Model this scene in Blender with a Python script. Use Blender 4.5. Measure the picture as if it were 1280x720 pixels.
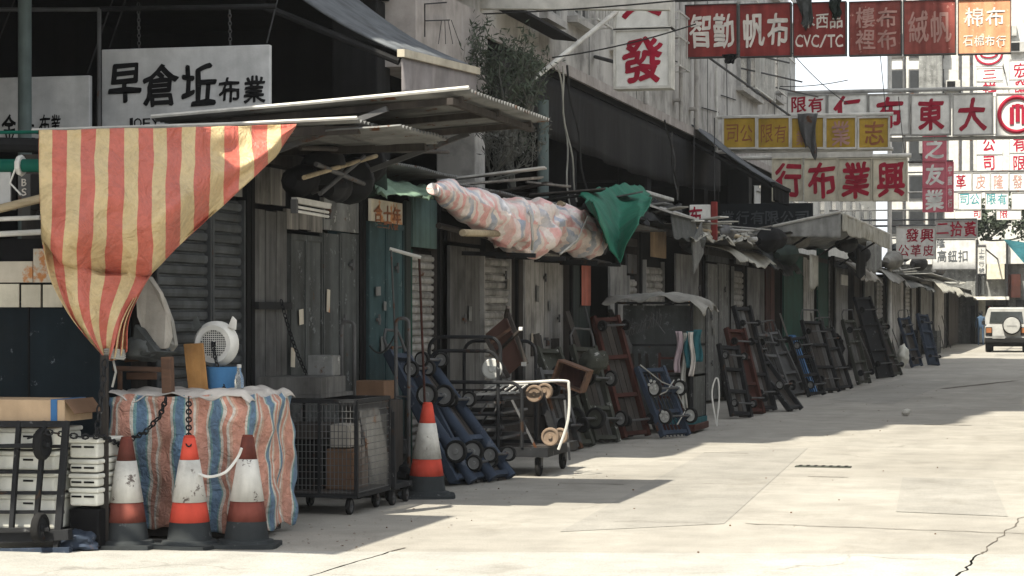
import bpy, bmesh, math, random
from mathutils import Vector, Matrix, noise
random.seed(7)
for o in list(bpy.data.objects): bpy.data.objects.remove(o)
scene = bpy.context.scene
COL = scene.collection
# ------------------------------------------------------------------ camera
F, HOR, CAMH = 2800.0, 393.0, 1.55            # focal length in pixels of the 1280 px photo, horizon row, eye height
TH = math.atan(692.0 / F); CT, SN = math.cos(TH), math.sin(TH)
cam = bpy.data.cameras.new('camera'); camo = bpy.data.objects.new('camera', cam); COL.objects.link(camo)
cam.sensor_width = 36.0; cam.lens = F / 1280.0 * 36.0; cam.shift_y = (HOR - 360.0) / 1280.0
cam.clip_start = 0.1; cam.clip_end = 3000
camo.location = (0, 0, CAMH); camo.rotation_euler = (math.pi / 2, 0, TH)
scene.camera = camo
# ------------------------------------------------------------------ sky, sun, exposure
SUN_D = Vector((0.70, 2.15, -3.2)).normalized()
w = bpy.data.worlds.new('World'); scene.world = w; w.use_nodes = True
nt = w.node_tree; nt.nodes.clear()
sky = nt.nodes.new('ShaderNodeTexSky'); sky.sky_type = 'NISHITA'; sky.sun_disc = False
sky.sun_elevation = math.asin(-SUN_D.z); sky.sun_rotation = math.atan2(-SUN_D.x, -SUN_D.y)
sky.air_density = 1.0; sky.dust_density = 3.0; sky.ozone_density = 0.6
hs = nt.nodes.new('ShaderNodeHueSaturation'); hs.inputs['Saturation'].default_value = 0.35
bg = nt.nodes.new('ShaderNodeBackground'); bg.inputs['Strength'].default_value = 0.125
wo = nt.nodes.new('ShaderNodeOutputWorld')
hz = nt.nodes.new('ShaderNodeMix'); hz.data_type = 'RGBA'; hz.inputs[0].default_value = 0.6; hz.inputs[7].default_value = (4.7, 5.0, 5.35, 1)   # milky summer haze, the same all round
nt.links.new(sky.outputs[0], hs.inputs['Color']); nt.links.new(hs.outputs[0], hz.inputs[6]); nt.links.new(hz.outputs[2], bg.inputs[0]); nt.links.new(bg.outputs[0], wo.inputs[0])
sl = bpy.data.lights.new('sun', 'SUN'); sl.energy = 4.5; sl.angle = math.radians(0.5); sl.color = (1.0, 0.94, 0.81)
so = bpy.data.objects.new('sun', sl); COL.objects.link(so); so.location = (-20, -30, 60)
so.rotation_euler = SUN_D.to_track_quat('-Z', 'Y').to_euler()
scene.view_settings.view_transform = 'Standard'; scene.view_settings.look = 'None'
scene.view_settings.exposure = 1.25; scene.view_settings.gamma = 1.0; scene.view_settings.use_curve_mapping = False
scene.cycles.max_bounces = 6; scene.cycles.transparent_max_bounces = 12

# ------------------------------------------------------------------ from photo pixels to places
def _d(px, py):
    r = (px - 640.0) / F; u = (HOR - py) / F
    return (r * CT - SN, CT + r * SN, u)
def onX(px, py, X):
    d = _d(px, py); k = X / d[0]; return Vector((X, d[1] * k, CAMH + d[2] * k))
def onY(px, py, Y):
    d = _d(px, py); k = Y / d[1]; return Vector((d[0] * k, Y, CAMH + d[2] * k))
def onZ(px, py, Z=0.0):
    d = _d(px, py); k = (Z - CAMH) / d[2]; return Vector((d[0] * k, d[1] * k, Z))

# ------------------------------------------------------------------ mesh building
def frame_of(d):
    d = d.normalized(); up = Vector((0, 0, 1)) if abs(d.z) < 0.95 else Vector((1, 0, 0))
    a = d.cross(up).normalized(); b = a.cross(d).normalized(); return a, b
BOXF = [(0, 3, 2, 1), (4, 5, 6, 7), (0, 1, 5, 4), (1, 2, 6, 5), (2, 3, 7, 6), (3, 0, 4, 7)]
class MB:
    def __init__(s): s.v = []; s.f = []; s.uv = {}
    def add(s, vs, fs):
        n = len(s.v); s.v += [Vector(p) for p in vs]; s.f += [tuple(i + n for i in f) for f in fs]; return s
    def box(s, c, d, R=None):
        h = [x / 2 for x in d]; c = Vector(c)
        vs = [Vector((sx * h[0], sy * h[1], sz * h[2])) for sz in (-1, 1) for sx, sy in ((-1, -1), (1, -1), (1, 1), (-1, 1))]
        if R is not None: vs = [R @ v for v in vs]
        return s.add([c + v for v in vs], BOXF)
    def span(s, a, b):
        return s.box([(x + y) / 2 for x, y in zip(a, b)], [abs(y - x) for x, y in zip(a, b)])
    def bar(s, p0, p1, w, h=None):
        p0, p1 = Vector(p0), Vector(p1); a, b = frame_of(p1 - p0); h = h or w; a = a * w / 2; b = b * h / 2
        vs = [p - a - b for p in (p0, p1)]
        vs = [p0 - a - b, p0 + a - b, p0 + a + b, p0 - a + b, p1 - a - b, p1 + a - b, p1 + a + b, p1 - a + b]
        return s.add(vs, BOXF)
    def cyl(s, p0, p1, r0, r1=None, n=12, cap=True):
        p0, p1 = Vector(p0), Vector(p1); r1 = r0 if r1 is None else r1; a, b = frame_of(p1 - p0)
        vs = []
        for p, r in ((p0, r0), (p1, r1)):
            for i in range(n):
                t = 2 * math.pi * i / n; vs.append(p + a * (math.cos(t) * r) + b * (math.sin(t) * r))
        fs = [(i, (i + 1) % n, n + (i + 1) % n, n + i) for i in range(n)]
        if cap: fs += [tuple(range(n))[::-1], tuple(range(n, 2 * n))]
        return s.add(vs, fs)
    def tube(s, pts, r, n=6, closed=False):
        pts = [Vector(p) for p in pts]; m = len(pts); vs = []; a = None
        for i, p in enumerate(pts):
            if closed: d = pts[(i + 1) % m] - pts[i - 1]
            else: d = pts[min(i + 1, m - 1)] - pts[max(i - 1, 0)]
            if d.length < 1e-9: d = Vector((0, 0, 1))
            d.normalize()
            if a is None: a, b = frame_of(d)
            else:
                a = (a - d * a.dot(d))
                a = a.normalized() if a.length > 1e-6 else frame_of(d)[0]
                b = d.cross(a).normalized() * -1
                b = a.cross(d)
            rr = r[i] if isinstance(r, (list, tuple)) else r
            for k in range(n):
                t = 2 * math.pi * k / n; vs.append(p + a * (math.cos(t) * rr) + b * (math.sin(t) * rr))
        fs = []
        for i in range(m if closed else m - 1):
            j = (i + 1) % m
            for k in range(n): fs.append((i * n + k, i * n + (k + 1) % n, j * n + (k + 1) % n, j * n + k))
        if not closed: fs += [tuple(range(n))[::-1], tuple(range((m - 1) * n, m * n))]
        return s.add(vs, fs)
    def lathe(s, prof, n=20, c=(0, 0, 0), ax='z', cap=True):
        vs = []; c = Vector(c)
        for r, z in prof:
            for i in range(n):
                t = 2 * math.pi * i / n; p = (r * math.cos(t), r * math.sin(t), z)
                if ax == 'y': p = (p[0], z, p[1])
                if ax == 'x': p = (z, p[0], p[1])
                vs.append(c + Vector(p))
        m = len(prof)
        fs = [(i * n + k, i * n + (k + 1) % n, (i + 1) * n + (k + 1) % n, (i + 1) * n + k) for i in range(m - 1) for k in range(n)]
        if cap: fs += [tuple(range(n))[::-1], tuple(range((m - 1) * n, m * n))]
        return s.add(vs, fs)
    def poly(s, pts, ext):
        n = len(pts); pts = [Vector(p) for p in pts]; ext = Vector(ext)
        fs = [tuple(range(n))[::-1], tuple(range(n, 2 * n))] + [(i, (i + 1) % n, n + (i + 1) % n, n + i) for i in range(n)]
        return s.add(pts + [p + ext for p in pts], fs)
    def grid(s, nu, nv, fn):
        n0 = len(s.v); base = len(s.f)
        for j in range(nv + 1):
            for i in range(nu + 1): s.v.append(Vector(fn(i / nu, j / nv)))
        for j in range(nv):
            for i in range(nu):
                a = n0 + j * (nu + 1) + i; fi = len(s.f)
                s.f.append((a, a + 1, a + nu + 2, a + nu + 1))
                s.uv[fi] = [(i / nu, j / nv), ((i + 1) / nu, j / nv), ((i + 1) / nu, (j + 1) / nv), (i / nu, (j + 1) / nv)]
        return s
    def build(s, name, mat, parent=None, world=True, smooth=None, bevel=0, solid=0, kind=None, at=None):
        off = Vector((0, 0, 0))
        if parent is not None and world: off = WL[parent.name]
        vs = [v - off for v in s.v]; loc = Vector((0, 0, 0))
        if at is not None and parent is None:
            loc = Vector(at); vs = [v - loc for v in vs]
        me = bpy.data.meshes.new(name); me.from_pydata(vs, [], s.f); me.validate()
        bm = bmesh.new(); bm.from_mesh(me); bmesh.ops.recalc_face_normals(bm, faces=bm.faces); bm.to_mesh(me); bm.free()
        if s.uv and len(s.f) == len(me.polygons):
            ul = me.uv_layers.new(name='UVMap')
            # normals may have flipped a face's winding, so look loops up by vertex
            for fi, q in s.uv.items():
                m = dict(zip(s.f[fi], q))
                for li in me.polygons[fi].loop_indices: ul.data[li].uv = m[me.loops[li].vertex_index]
        if mat: me.materials.append(M[mat] if isinstance(mat, str) else mat)
        if smooth:
            me.shade_smooth(); me.set_sharp_from_angle(angle=math.radians(smooth))
        o = bpy.data.objects.new(name, me); COL.objects.link(o); o.location = loc
        if parent is not None: o.parent = parent
        WL[o.name] = (WL[parent.name] if parent is not None else loc)
        if bevel:
            b = o.modifiers.new('bevel', 'BEVEL'); b.width = bevel; b.segments = 2; b.limit_method = 'ANGLE'
        if solid:
            q = o.modifiers.new('solid', 'SOLIDIFY'); q.thickness = solid; q.offset = 0
        if kind: o['kind'] = kind
        return o
WL = {}
LABELS = set()
def tag(o, label, cat, group=None):
    o['label'] = label; o['category'] = cat
    if group: o['group'] = group
    return o
def thing(name, label, cat, loc=(0, 0, 0), rot=(0, 0, 0), group=None):
    o = bpy.data.objects.new(name, None); COL.objects.link(o); o.location = loc; o.rotation_euler = rot
    o.empty_display_size = 0.2; WL[o.name] = Vector(loc)
    return tag(o, label, cat, group)
def struct(o): o['kind'] = 'structure'; return o
def inst(me, name, parent, loc, scale=(1, 1, 1), rot=(0, 0, 0)):
    """a piece that shares its mesh; loc in the parent's space"""
    o = bpy.data.objects.new(name, me); COL.objects.link(o); o.parent = parent
    o.location = loc; o.scale = scale; o.rotation_euler = rot; WL[o.name] = WL[parent.name]; return o
def piece(name, mb, mat, smooth=None):
    me = bpy.data.meshes.new(name); me.from_pydata(mb.v, [], mb.f)
    bm = bmesh.new(); bm.from_mesh(me); bmesh.ops.recalc_face_normals(bm, faces=bm.faces); bm.to_mesh(me); bm.free()
    me.materials.append(M[mat])
    if smooth: me.shade_smooth(); me.set_sharp_from_angle(angle=math.radians(smooth))
    return me
def curve(pts, n=6):
    """smooth curve through the points"""
    pts = [Vector(p) for p in pts]; out = []
    for i in range(len(pts) - 1):
        a, b, c, d = pts[max(i - 1, 0)], pts[i], pts[i + 1], pts[min(i + 2, len(pts) - 1)]
        for k in range(n):
            t = k / n; out.append(.5 * ((2 * b) + (c - a) * t + (2 * a - 5 * b + 4 * c - d) * t * t + (3 * b - a - 3 * c + d) * t ** 3))
    return out + [pts[-1]]
def nz(x, y=0.0, z=0.0): return noise.noise(Vector((x, y, z)))
def sag(p0, p1, s, n=14):
    p0, p1 = Vector(p0), Vector(p1)
    return [p0.lerp(p1, i / n) - Vector((0, 0, 4 * s * (i / n) * (1 - i / n))) for i in range(n + 1)]

# ------------------------------------------------------------------ materials
M = {}
def mix(nt, fac, a, b, mode='MIX'):
    n = nt.nodes.new('ShaderNodeMix'); n.data_type = 'RGBA'; n.blend_type = mode
    for s, v in ((n.inputs[0], fac), (n.inputs[6], a), (n.inputs[7], b)):
        if hasattr(v, 'is_linked') or hasattr(v, 'links'): nt.links.new(v, s)
        else: s.default_value = v if not isinstance(v, tuple) else (v + (1,) if len(v) == 3 else v)
    return n.outputs[2]
def ramp(nt, src, stops, interp='LINEAR'):
    n = nt.nodes.new('ShaderNodeValToRGB'); n.color_ramp.interpolation = interp
    while len(n.color_ramp.elements) < len(stops): n.color_ramp.elements.new(0.5)
    for e, (p, c) in zip(n.color_ramp.elements, stops):
        e.position = p; e.color = (c, c, c, 1) if not isinstance(c, tuple) else (c + (1,))[:4]
    nt.links.new(src, n.inputs[0]); return n.outputs[0]
def tnoise(nt, co, scale, detail=4, rough=0.55, stretch=None, dist=0):
    n = nt.nodes.new('ShaderNodeTexNoise'); n.inputs['Scale'].default_value = scale; n.inputs['Detail'].default_value = detail
    n.inputs['Roughness'].default_value = rough; n.inputs['Distortion'].default_value = dist
    if stretch:
        mp = nt.nodes.new('ShaderNodeMapping'); mp.inputs['Scale'].default_value = stretch; nt.links.new(co, mp.inputs[0]); co = mp.outputs[0]
    nt.links.new(co, n.inputs['Vector']); return n.outputs['Fac']
def mth(nt, op, a, b=None, c=None):
    n = nt.nodes.new('ShaderNodeMath'); n.operation = op
    for i, v in enumerate((a, b, c)):
        if v is None: continue
        if hasattr(v, 'links'): nt.links.new(v, n.inputs[i])
        else: n.inputs[i].default_value = v
    return n.outputs[0]
def newmat(name):
    m = bpy.data.materials.new(name); m.use_nodes = True; nt = m.node_tree
    b = nt.nodes['Principled BSDF']; tc = nt.nodes.new('ShaderNodeTexCoord'); M[name] = m
    return m, nt, b, tc
def spread_coord(nt, tc):
    """object coordinates shifted by a random amount per object, so that copies do not repeat"""
    oi = nt.nodes.new('ShaderNodeObjectInfo'); v = nt.nodes.new('ShaderNodeVectorMath'); v.operation = 'ADD'
    sc = nt.nodes.new('ShaderNodeVectorMath'); sc.operation = 'SCALE'; sc.inputs[0].default_value = (37, 19, 53)
    nt.links.new(oi.outputs['Random'], sc.inputs['Scale']); nt.links.new(tc.outputs['Object'], v.inputs[0]); nt.links.new(sc.outputs[0], v.inputs[1])
    return v.outputs[0], oi.outputs['Random']
def surf(nt, b, tc, base, var=0.3, scale=5, streak=0.15, sscale=5, rust=0.0, rustcol=(0.09, 0.04, 0.02), grime=0.25, bump=0.15, rand=0.15, fine=60, worn=0.0, worncol=(0.3, 0.3, 0.28)):
    co, rnd = spread_coord(nt, tc)
    n1 = tnoise(nt, co, scale, 5)
    c = mix(nt, ramp(nt, n1, [(0.3, 1 - var), (0.7, 1 + var)]), (0, 0, 0), base) if False else None
    v = ramp(nt, n1, [(0.28, max(0, 1 - var)), (0.72, 1.0)])
    c = mix(nt, 1.0, base, v, 'MULTIPLY')
    if streak:
        n2 = tnoise(nt, co, sscale, 4, 0.6, (1, 1, 0.06)); c = mix(nt, 1.0, c, ramp(nt, n2, [(0.35, 1 - streak), (0.62, 1.0)]), 'MULTIPLY')
    if grime:
        n3 = tnoise(nt, co, 1.7, 6, 0.65); c = mix(nt, mth(nt, 'MULTIPLY', ramp(nt, n3, [(0.48, 0.0), (0.68, 1.0)]), grime), c, (0.018, 0.016, 0.014))
    if rust:
        n4 = tnoise(nt, co, 4.3, 7, 0.7); c = mix(nt, ramp(nt, n4, [(0.72 - rust * 0.35, 0.0), (0.76 - rust * 0.3, 1.0)]), c, rustcol)
    if worn:
        n5 = tnoise(nt, co, 7.5, 8, 0.75); c = mix(nt, ramp(nt, n5, [(0.66 - worn * 0.3, 0.0), (0.68 - worn * 0.28, 1.0)]), c, worncol)
    c = mix(nt, 1.0, c, ramp(nt, rnd, [(0, 1 - rand), (1, 1.0)]), 'MULTIPLY') if rand else c
    nf = tnoise(nt, co, fine, 3, 0.6)
    bp = nt.nodes.new('ShaderNodeBump'); bp.inputs['Strength'].default_value = bump; bp.inputs['Distance'].default_value = 0.01
    nt.links.new(mth(nt, 'ADD', nf, n1), bp.inputs['Height']); nt.links.new(bp.outputs[0], b.inputs['Normal'])
    return c
def mat(name, col, rough=0.65, metal=0.0, spec=0.05, **k):
    m, nt, b, tc = newmat(name)
    c = surf(nt, b, tc, col, **k); nt.links.new(c, b.inputs['Base Color'])
    b.inputs['Roughness'].default_value = max(rough, 0.65) if spec < 0.2 else rough; b.inputs['Metallic'].default_value = metal * 0.5 if spec < 0.2 else metal
    b.inputs['Specular IOR Level'].default_value = spec
    return m
def wood(name, col, col2, rough=0.8, grain=14, axis='z', rand=0.3, worn=0.0):
    m, nt, b, tc = newmat(name); co, rnd = spread_coord(nt, tc)
    st = {'z': (1, 1, 0.06), 'y': (1, 0.06, 1), 'x': (0.06, 1, 1)}[axis]
    n1 = tnoise(nt, co, grain, 6, 0.7, st, 0.4); n2 = tnoise(nt, co, 2.2, 5, 0.6)
    c = mix(nt, ramp(nt, n1, [(0.32, 0.0), (0.68, 1.0)]), col, col2)
    c = mix(nt, ramp(nt, n2, [(0.45, 0.0), (0.75, 0.7)]), c, (0.02, 0.018, 0.016))
    if worn:
        n5 = tnoise(nt, co, 6, 8, 0.75, st); c = mix(nt, ramp(nt, n5, [(0.6 - worn * 0.2, 0.0), (0.64 - worn * 0.18, 1.0)]), c, (0.3, 0.28, 0.25))
    c = mix(nt, 1.0, c, ramp(nt, rnd, [(0, 1 - rand), (1, 1.0)]), 'MULTIPLY')
    nt.links.new(c, b.inputs['Base Color']); b.inputs['Roughness'].default_value = rough; b.inputs['Specular IOR Level'].default_value = 0.1
    bp = nt.nodes.new('ShaderNodeBump'); bp.inputs['Strength'].default_value = 0.4; bp.inputs['Distance'].default_value = 0.006
    nt.links.new(n1, bp.inputs['Height']); nt.links.new(bp.outputs[0], b.inputs['Normal'])
def stripes(name, stops, reps, axis=0, rough=0.55, warp=0.0, dirt=0.4, sheen=0.0, wr=10, trans=0.0, bump=0.5, slant=0.0, film=0.0):
    """woven plastic stripes following the cloth's own UV"""
    m, nt, b, tc = newmat(name); sx = nt.nodes.new('ShaderNodeSeparateXYZ'); nt.links.new(tc.outputs['UV'], sx.inputs[0])
    u = sx.outputs[axis]
    if slant: u = mth(nt, 'ADD', u, mth(nt, 'MULTIPLY', sx.outputs[1 - axis], slant))
    if warp: u = mth(nt, 'ADD', u, mth(nt, 'MULTIPLY', mth(nt, 'SUBTRACT', tnoise(nt, tc.outputs['Object'], 4, 3), 0.5), warp))
    fr = mth(nt, 'FRACT', mth(nt, 'MULTIPLY', u, reps))
    c = ramp(nt, fr, stops, 'CONSTANT')
    n = tnoise(nt, tc.outputs['Object'], 3.1, 7, 0.65); c = mix(nt, mth(nt, 'MULTIPLY', ramp(nt, n, [(0.42, 0.0), (0.75, 1.0)]), dirt), c, (0.05, 0.042, 0.036))
    if film: c = mix(nt, mth(nt, 'MULTIPLY', ramp(nt, tnoise(nt, tc.outputs['Object'], 2.6, 4, 0.6), [(0.35, 0.25), (0.65, 1.0)]), film), c, (0.66, 0.60, 0.56))
    n2 = tnoise(nt, tc.outputs['Object'], 25, 4, 0.7); c = mix(nt, 1.0, c, ramp(nt, n2, [(0.3, 0.8), (0.6, 1.0)]), 'MULTIPLY')
    nt.links.new(c, b.inputs['Base Color']); b.inputs['Roughness'].default_value = rough
    bp = nt.nodes.new('ShaderNodeBump'); bp.inputs['Strength'].default_value = bump; bp.inputs['Distance'].default_value = 0.06
    nw = tnoise(nt, tc.outputs['Object'], wr, 5, 0.6, None, 1.0); nt.links.new(nw, bp.inputs['Height']); nt.links.new(bp.outputs[0], b.inputs['Normal'])
    if trans:
        t = nt.nodes.new('ShaderNodeBsdfTranslucent'); nt.links.new(c, t.inputs[0]); ms = nt.nodes.new('ShaderNodeMixShader'); ms.inputs[0].default_value = trans
        nt.links.new(b.outputs[0], ms.inputs[1]); nt.links.new(t.outputs[0], ms.inputs[2]); nt.links.new(ms.outputs[0], nt.nodes['Material Output'].inputs[0])

mat('dark', (0.011, 0.011, 0.012), 0.8, streak=0.2)
mat('black_metal', (0.028, 0.029, 0.031), 0.5, 0.3, rust=0.35, rustcol=(0.05, 0.03, 0.02), worn=0.15, worncol=(0.12, 0.12, 0.12))
mat('steel', (0.13, 0.13, 0.13), 0.5, 0.5, rust=0.4, grime=0.5)
mat('pale_steel', (0.5, 0.49, 0.46), 0.45, 0.3, rust=0.2, grime=0.3)
mat('white_paint', (0.72, 0.70, 0.64), 0.5, grime=0.25, rust=0.12, rustcol=(0.2, 0.12, 0.07))
mat('grey_shutter', (0.095, 0.102, 0.105), 0.5, 0.25, rust=0.15, grime=0.5, streak=0.4)
mat('pale_shutter', (0.40, 0.39, 0.365), 0.5, 0.25, rust=0.25, grime=0.5, streak=0.4)
mat('grey_sheet', (0.11, 0.117, 0.114), 0.5, 0.2, grime=0.5, streak=0.45, rust=0.2, worn=0.2, worncol=(0.16, 0.17, 0.17))
mat('light_sheet', (0.25, 0.252, 0.24), 0.55, 0.15, grime=0.5, streak=0.45, rust=0.2, worn=0.25, worncol=(0.3, 0.3, 0.28))
mat('teal_paint', (0.055, 0.10, 0.105), 0.45, grime=0.4, streak=0.35, rust=0.15, worn=0.15, worncol=(0.12, 0.16, 0.16))
mat('pale_teal', (0.13, 0.20, 0.185), 0.5, grime=0.4, streak=0.4)
mat('navy_paint', (0.014, 0.022, 0.028), 0.45, grime=0.3, streak=0.3, worn=0.12, worncol=(0.12, 0.14, 0.15))
mat('green_paint', (0.012, 0.085, 0.06), 0.5, grime=0.3, streak=0.35)
mat('dull_green', (0.035, 0.05, 0.042), 0.6, grime=0.4, streak=0.4)
mat('blue_paint', (0.045, 0.06, 0.088), 0.45, 0.1, rust=0.3, grime=0.4, worn=0.2, worncol=(0.09, 0.1, 0.12))
mat('olive_paint', (0.07, 0.073, 0.06), 0.6, rust=0.3, grime=0.4, worn=0.2)
mat('red_brown', (0.075, 0.03, 0.024), 0.6, rust=0.3, grime=0.4)
mat('rubber', (0.022, 0.022, 0.022), 0.85, worn=0.1, worncol=(0.08, 0.075, 0.07))
mat('hub_grey', (0.27, 0.27, 0.26), 0.5, 0.3, rust=0.2)
mat('hub_rust', (0.25, 0.185, 0.135), 0.7, 0.2, rust=0.4, rustcol=(0.16, 0.07, 0.04))
mat('hub_white', (0.6, 0.6, 0.56), 0.5, rust=0.15)
mat('cone_red', (0.62, 0.085, 0.055), 0.5, grime=0.35, streak=0.3, rand=0)
mat('cone_brown', (0.20, 0.06, 0.045), 0.6, grime=0.6, streak=0.5, rand=0)
mat('cone_white', (0.66, 0.64, 0.58), 0.5, grime=0.55, streak=0.3, rand=0, worn=0.2, worncol=(0.12, 0.1, 0.09))
mat('cone_base', (0.045, 0.05, 0.052), 0.75, grime=0.3, worn=0.2, worncol=(0.1, 0.1, 0.1))
mat('foam', (0.80, 0.79, 0.70), 0.75, grime=0.22, streak=0.15, fine=120)
mat('card', (0.50, 0.36, 0.23), 0.85, grime=0.1, streak=0.15, rand=0.05)
mat('card_brown', (0.18, 0.11, 0.07), 0.85)
mat('blue_tape', (0.06, 0.17, 0.36), 0.4)
mat('paper', (0.62, 0.56, 0.45), 0.8, grime=0.2, rust=0.5, rustcol=(0.45, 0.2, 0.08))
mat('plastic_white', (0.74, 0.73, 0.68), 0.4, grime=0.2)
mat('blue_plastic', (0.08, 0.22, 0.42), 0.3)
mat('red_cloth', (0.42, 0.05, 0.06), 0.8)
mat('white_cloth', (0.62, 0.58, 0.53), 0.85, grime=0.35, bump=0.5, fine=25)
mat('beige_canvas', (0.42, 0.39, 0.34), 0.85, grime=0.35, bump=0.5, fine=20)
mat('grey_canvas', (0.30, 0.29, 0.26), 0.85, grime=0.45, bump=0.5, fine=20)
mat('green_tarp', (0.028, 0.17, 0.11), 0.45, grime=0.25, bump=0.6, fine=14)
mat('light_green_tarp', (0.22, 0.32, 0.23), 0.5, grime=0.35, bump=0.5, fine=14)
mat('black_tarp', (0.018, 0.019, 0.02), 0.45, bump=0.6, fine=14)
mat('pale_tarp', (0.52, 0.5, 0.43), 0.6, grime=0.35, streak=0.3, bump=0.5, fine=14)
mat('grey_roof', (0.42, 0.42, 0.40), 0.6, grime=0.4, streak=0.3)
mat('zinc', (0.22, 0.22, 0.21), 0.55, 0.3, rust=0.35, grime=0.4)
mat('post_green', (0.16, 0.20, 0.19), 0.4, grime=0.2, streak=0.3)
mat('pole_green', (0.01, 0.12, 0.085), 0.35)
mat('rope', (0.5, 0.49, 0.44), 0.9)
mat('dark_rope', (0.05, 0.05, 0.05), 0.9)
mat('pink_cloth', (0.5, 0.4, 0.42), 0.8)
mat('teal_cloth', (0.03, 0.12, 0.14), 0.8)
mat('awning_grey', (0.15, 0.16, 0.17), 0.6, grime=0.35, streak=0.35)
mat('awning_edge', (0.55, 0.5, 0.4), 0.6, grime=0.3)
mat('facade', (0.52, 0.50, 0.465), 0.8, grime=0.5, streak=0.3, sscale=1.6, var=0.15, scale=1.2, rand=0)
mat('facade_pink', (0.46, 0.42, 0.39), 0.8, grime=0.2, streak=0.2, sscale=2, rand=0)
mat('valance_grey', (0.27, 0.25, 0.25), 0.8, grime=0.25, streak=0.2, sscale=2.5, rand=0)
mat('facade_far', (0.62, 0.61, 0.57), 0.8, grime=0.12, streak=0.2, rand=0.1)
mat('facade_right', (0.24, 0.23, 0.215), 0.85, grime=0.3, rand=0)
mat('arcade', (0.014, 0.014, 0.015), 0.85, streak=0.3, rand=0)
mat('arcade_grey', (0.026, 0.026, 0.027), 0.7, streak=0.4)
mat('window_dark', (0.03, 0.032, 0.034), 0.15, spec=0.6, grime=0)
mat('sign_white', (0.82, 0.81, 0.76), 0.5, grime=0.12, streak=0.12, rand=0.05)
mat('sign_grey', (0.66, 0.66, 0.645), 0.5, grime=0.12, streak=0.15, rand=0.05)
mat('sign_cream', (0.68, 0.63, 0.5), 0.55, grime=0.2, streak=0.2, rand=0.12)
mat('sign_yellow', (0.50, 0.33, 0.055), 0.5, grime=0.2, streak=0.25, rand=0.1)
mat('sign_red', (0.30, 0.055, 0.05), 0.5, grime=0.2, streak=0.35, rand=0.08)
mat('sign_red_faded', (0.32, 0.09, 0.075), 0.5, grime=0.15, streak=0.4, rand=0.05, worn=0.12, worncol=(0.45, 0.25, 0.2))
mat('sign_orange', (0.78, 0.36, 0.2), 0.5, grime=0.05, streak=0.35, rand=0.05, worn=0.2, worncol=(0.8, 0.5, 0.35))
mat('sign_pink', (0.72, 0.20, 0.25), 0.5, grime=0.05, streak=0.2)
mat('sign_navy', (0.025, 0.03, 0.035), 0.5, grime=0.1)
mat('banner', (0.52, 0.17, 0.12), 0.7, grime=0.2, streak=0.4)
mat('ink_red', (0.36, 0.02, 0.045), 0.5, grime=0.1, rand=0)
mat('ink_black', (0.012, 0.012, 0.013), 0.5, grime=0, rand=0)
mat('ink_white', (0.75, 0.70, 0.63), 0.5, grime=0.15, rand=0)
mat('ink_faded', (0.48, 0.28, 0.24), 0.5, grime=0.1, rand=0)
mat('ink_mauve', (0.36, 0.20, 0.13), 0.5, grime=0, rand=0)
mat('ink_brown', (0.3, 0.12, 0.06), 0.5, grime=0, rand=0)
mat('ink_teal', (0.08, 0.32, 0.36), 0.5, grime=0, rand=0)
mat('ink_grey', (0.12, 0.13, 0.14), 0.5, grime=0, rand=0)
mat('car_silver', (0.45, 0.45, 0.43), 0.3, 0.4, grime=0.1, streak=0.05, bump=0.02)
mat('car_glass', (0.03, 0.035, 0.035), 0.08, spec=0.8, grime=0, bump=0)
mat('car_trim', (0.02, 0.02, 0.02), 0.6, grime=0)
mat('tail_light', (0.30, 0.12, 0.05), 0.2, grime=0)
mat('bark', (0.16, 0.16, 0.14), 0.85, streak=0.4)
mat('leaf', (0.085, 0.105, 0.075), 0.7, rand=0.3, grime=0.1)
mat('stone', (0.6, 0.58, 0.52), 0.9)
mat('brown_leather', (0.09, 0.05, 0.04), 0.5)
mat('person_blue', (0.06, 0.10, 0.16), 0.8)
wood('grey_wood', (0.16, 0.157, 0.15), (0.07, 0.069, 0.067))
wood('pale_wood', (0.27, 0.255, 0.23), (0.125, 0.12, 0.11), worn=0.15)
wood('bleached_wood', (0.50, 0.48, 0.45), (0.25, 0.243, 0.23), worn=0.1)
wood('mid_wood', (0.30, 0.295, 0.28), (0.13, 0.128, 0.123))
wood('dark_wood', (0.075, 0.064, 0.056), (0.033, 0.03, 0.028))
wood('green_wood', (0.055, 0.068, 0.06), (0.03, 0.036, 0.034))
wood('brown_wood', (0.17, 0.095, 0.06), (0.085, 0.05, 0.036), axis='x')
wood('red_wood', (0.13, 0.055, 0.045), (0.06, 0.03, 0.027))
wood('oak', (0.50, 0.27, 0.10), (0.38, 0.19, 0.065), rand=0.05)
wood('bamboo', (0.45, 0.37, 0.25), (0.3, 0.24, 0.15), axis='x', rand=0.2)
R1, Y1 = (0.58, 0.145, 0.10), (0.66, 0.51, 0.27)
stripes('tarp_stripe', [(0.0, Y1), (0.48, R1)], 9.0, 0, 0.42, 0.01, 0.18, wr=5, trans=0.22, bump=0.9)
OR, BL, WH, TL = (0.58, 0.28, 0.20), (0.12, 0.21, 0.32), (0.66, 0.60, 0.52), (0.18, 0.33, 0.33)
stripes('bag_stripe', [(0.0, OR), (0.30, WH), (0.36, TL), (0.42, BL), (0.62, TL), (0.66, WH), (0.74, OR), (0.86, WH), (0.93, (0.6, 0.38, 0.28))], 8.6, 0, 0.6, 0.012, 0.6, wr=14, bump=1.0)
PK, LB = (0.66, 0.22, 0.20), (0.20, 0.26, 0.36)
stripes('bundle_stripe', [(0.0, PK), (0.22, (0.68, 0.55, 0.5)), (0.42, LB), (0.6, (0.66, 0.56, 0.5)), (0.72, PK), (0.85, (0.7, 0.6, 0.55))], 11.0, 0, 0.45, 0.06, 0.15, wr=5, bump=0.6, slant=.14, film=0.7)

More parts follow.
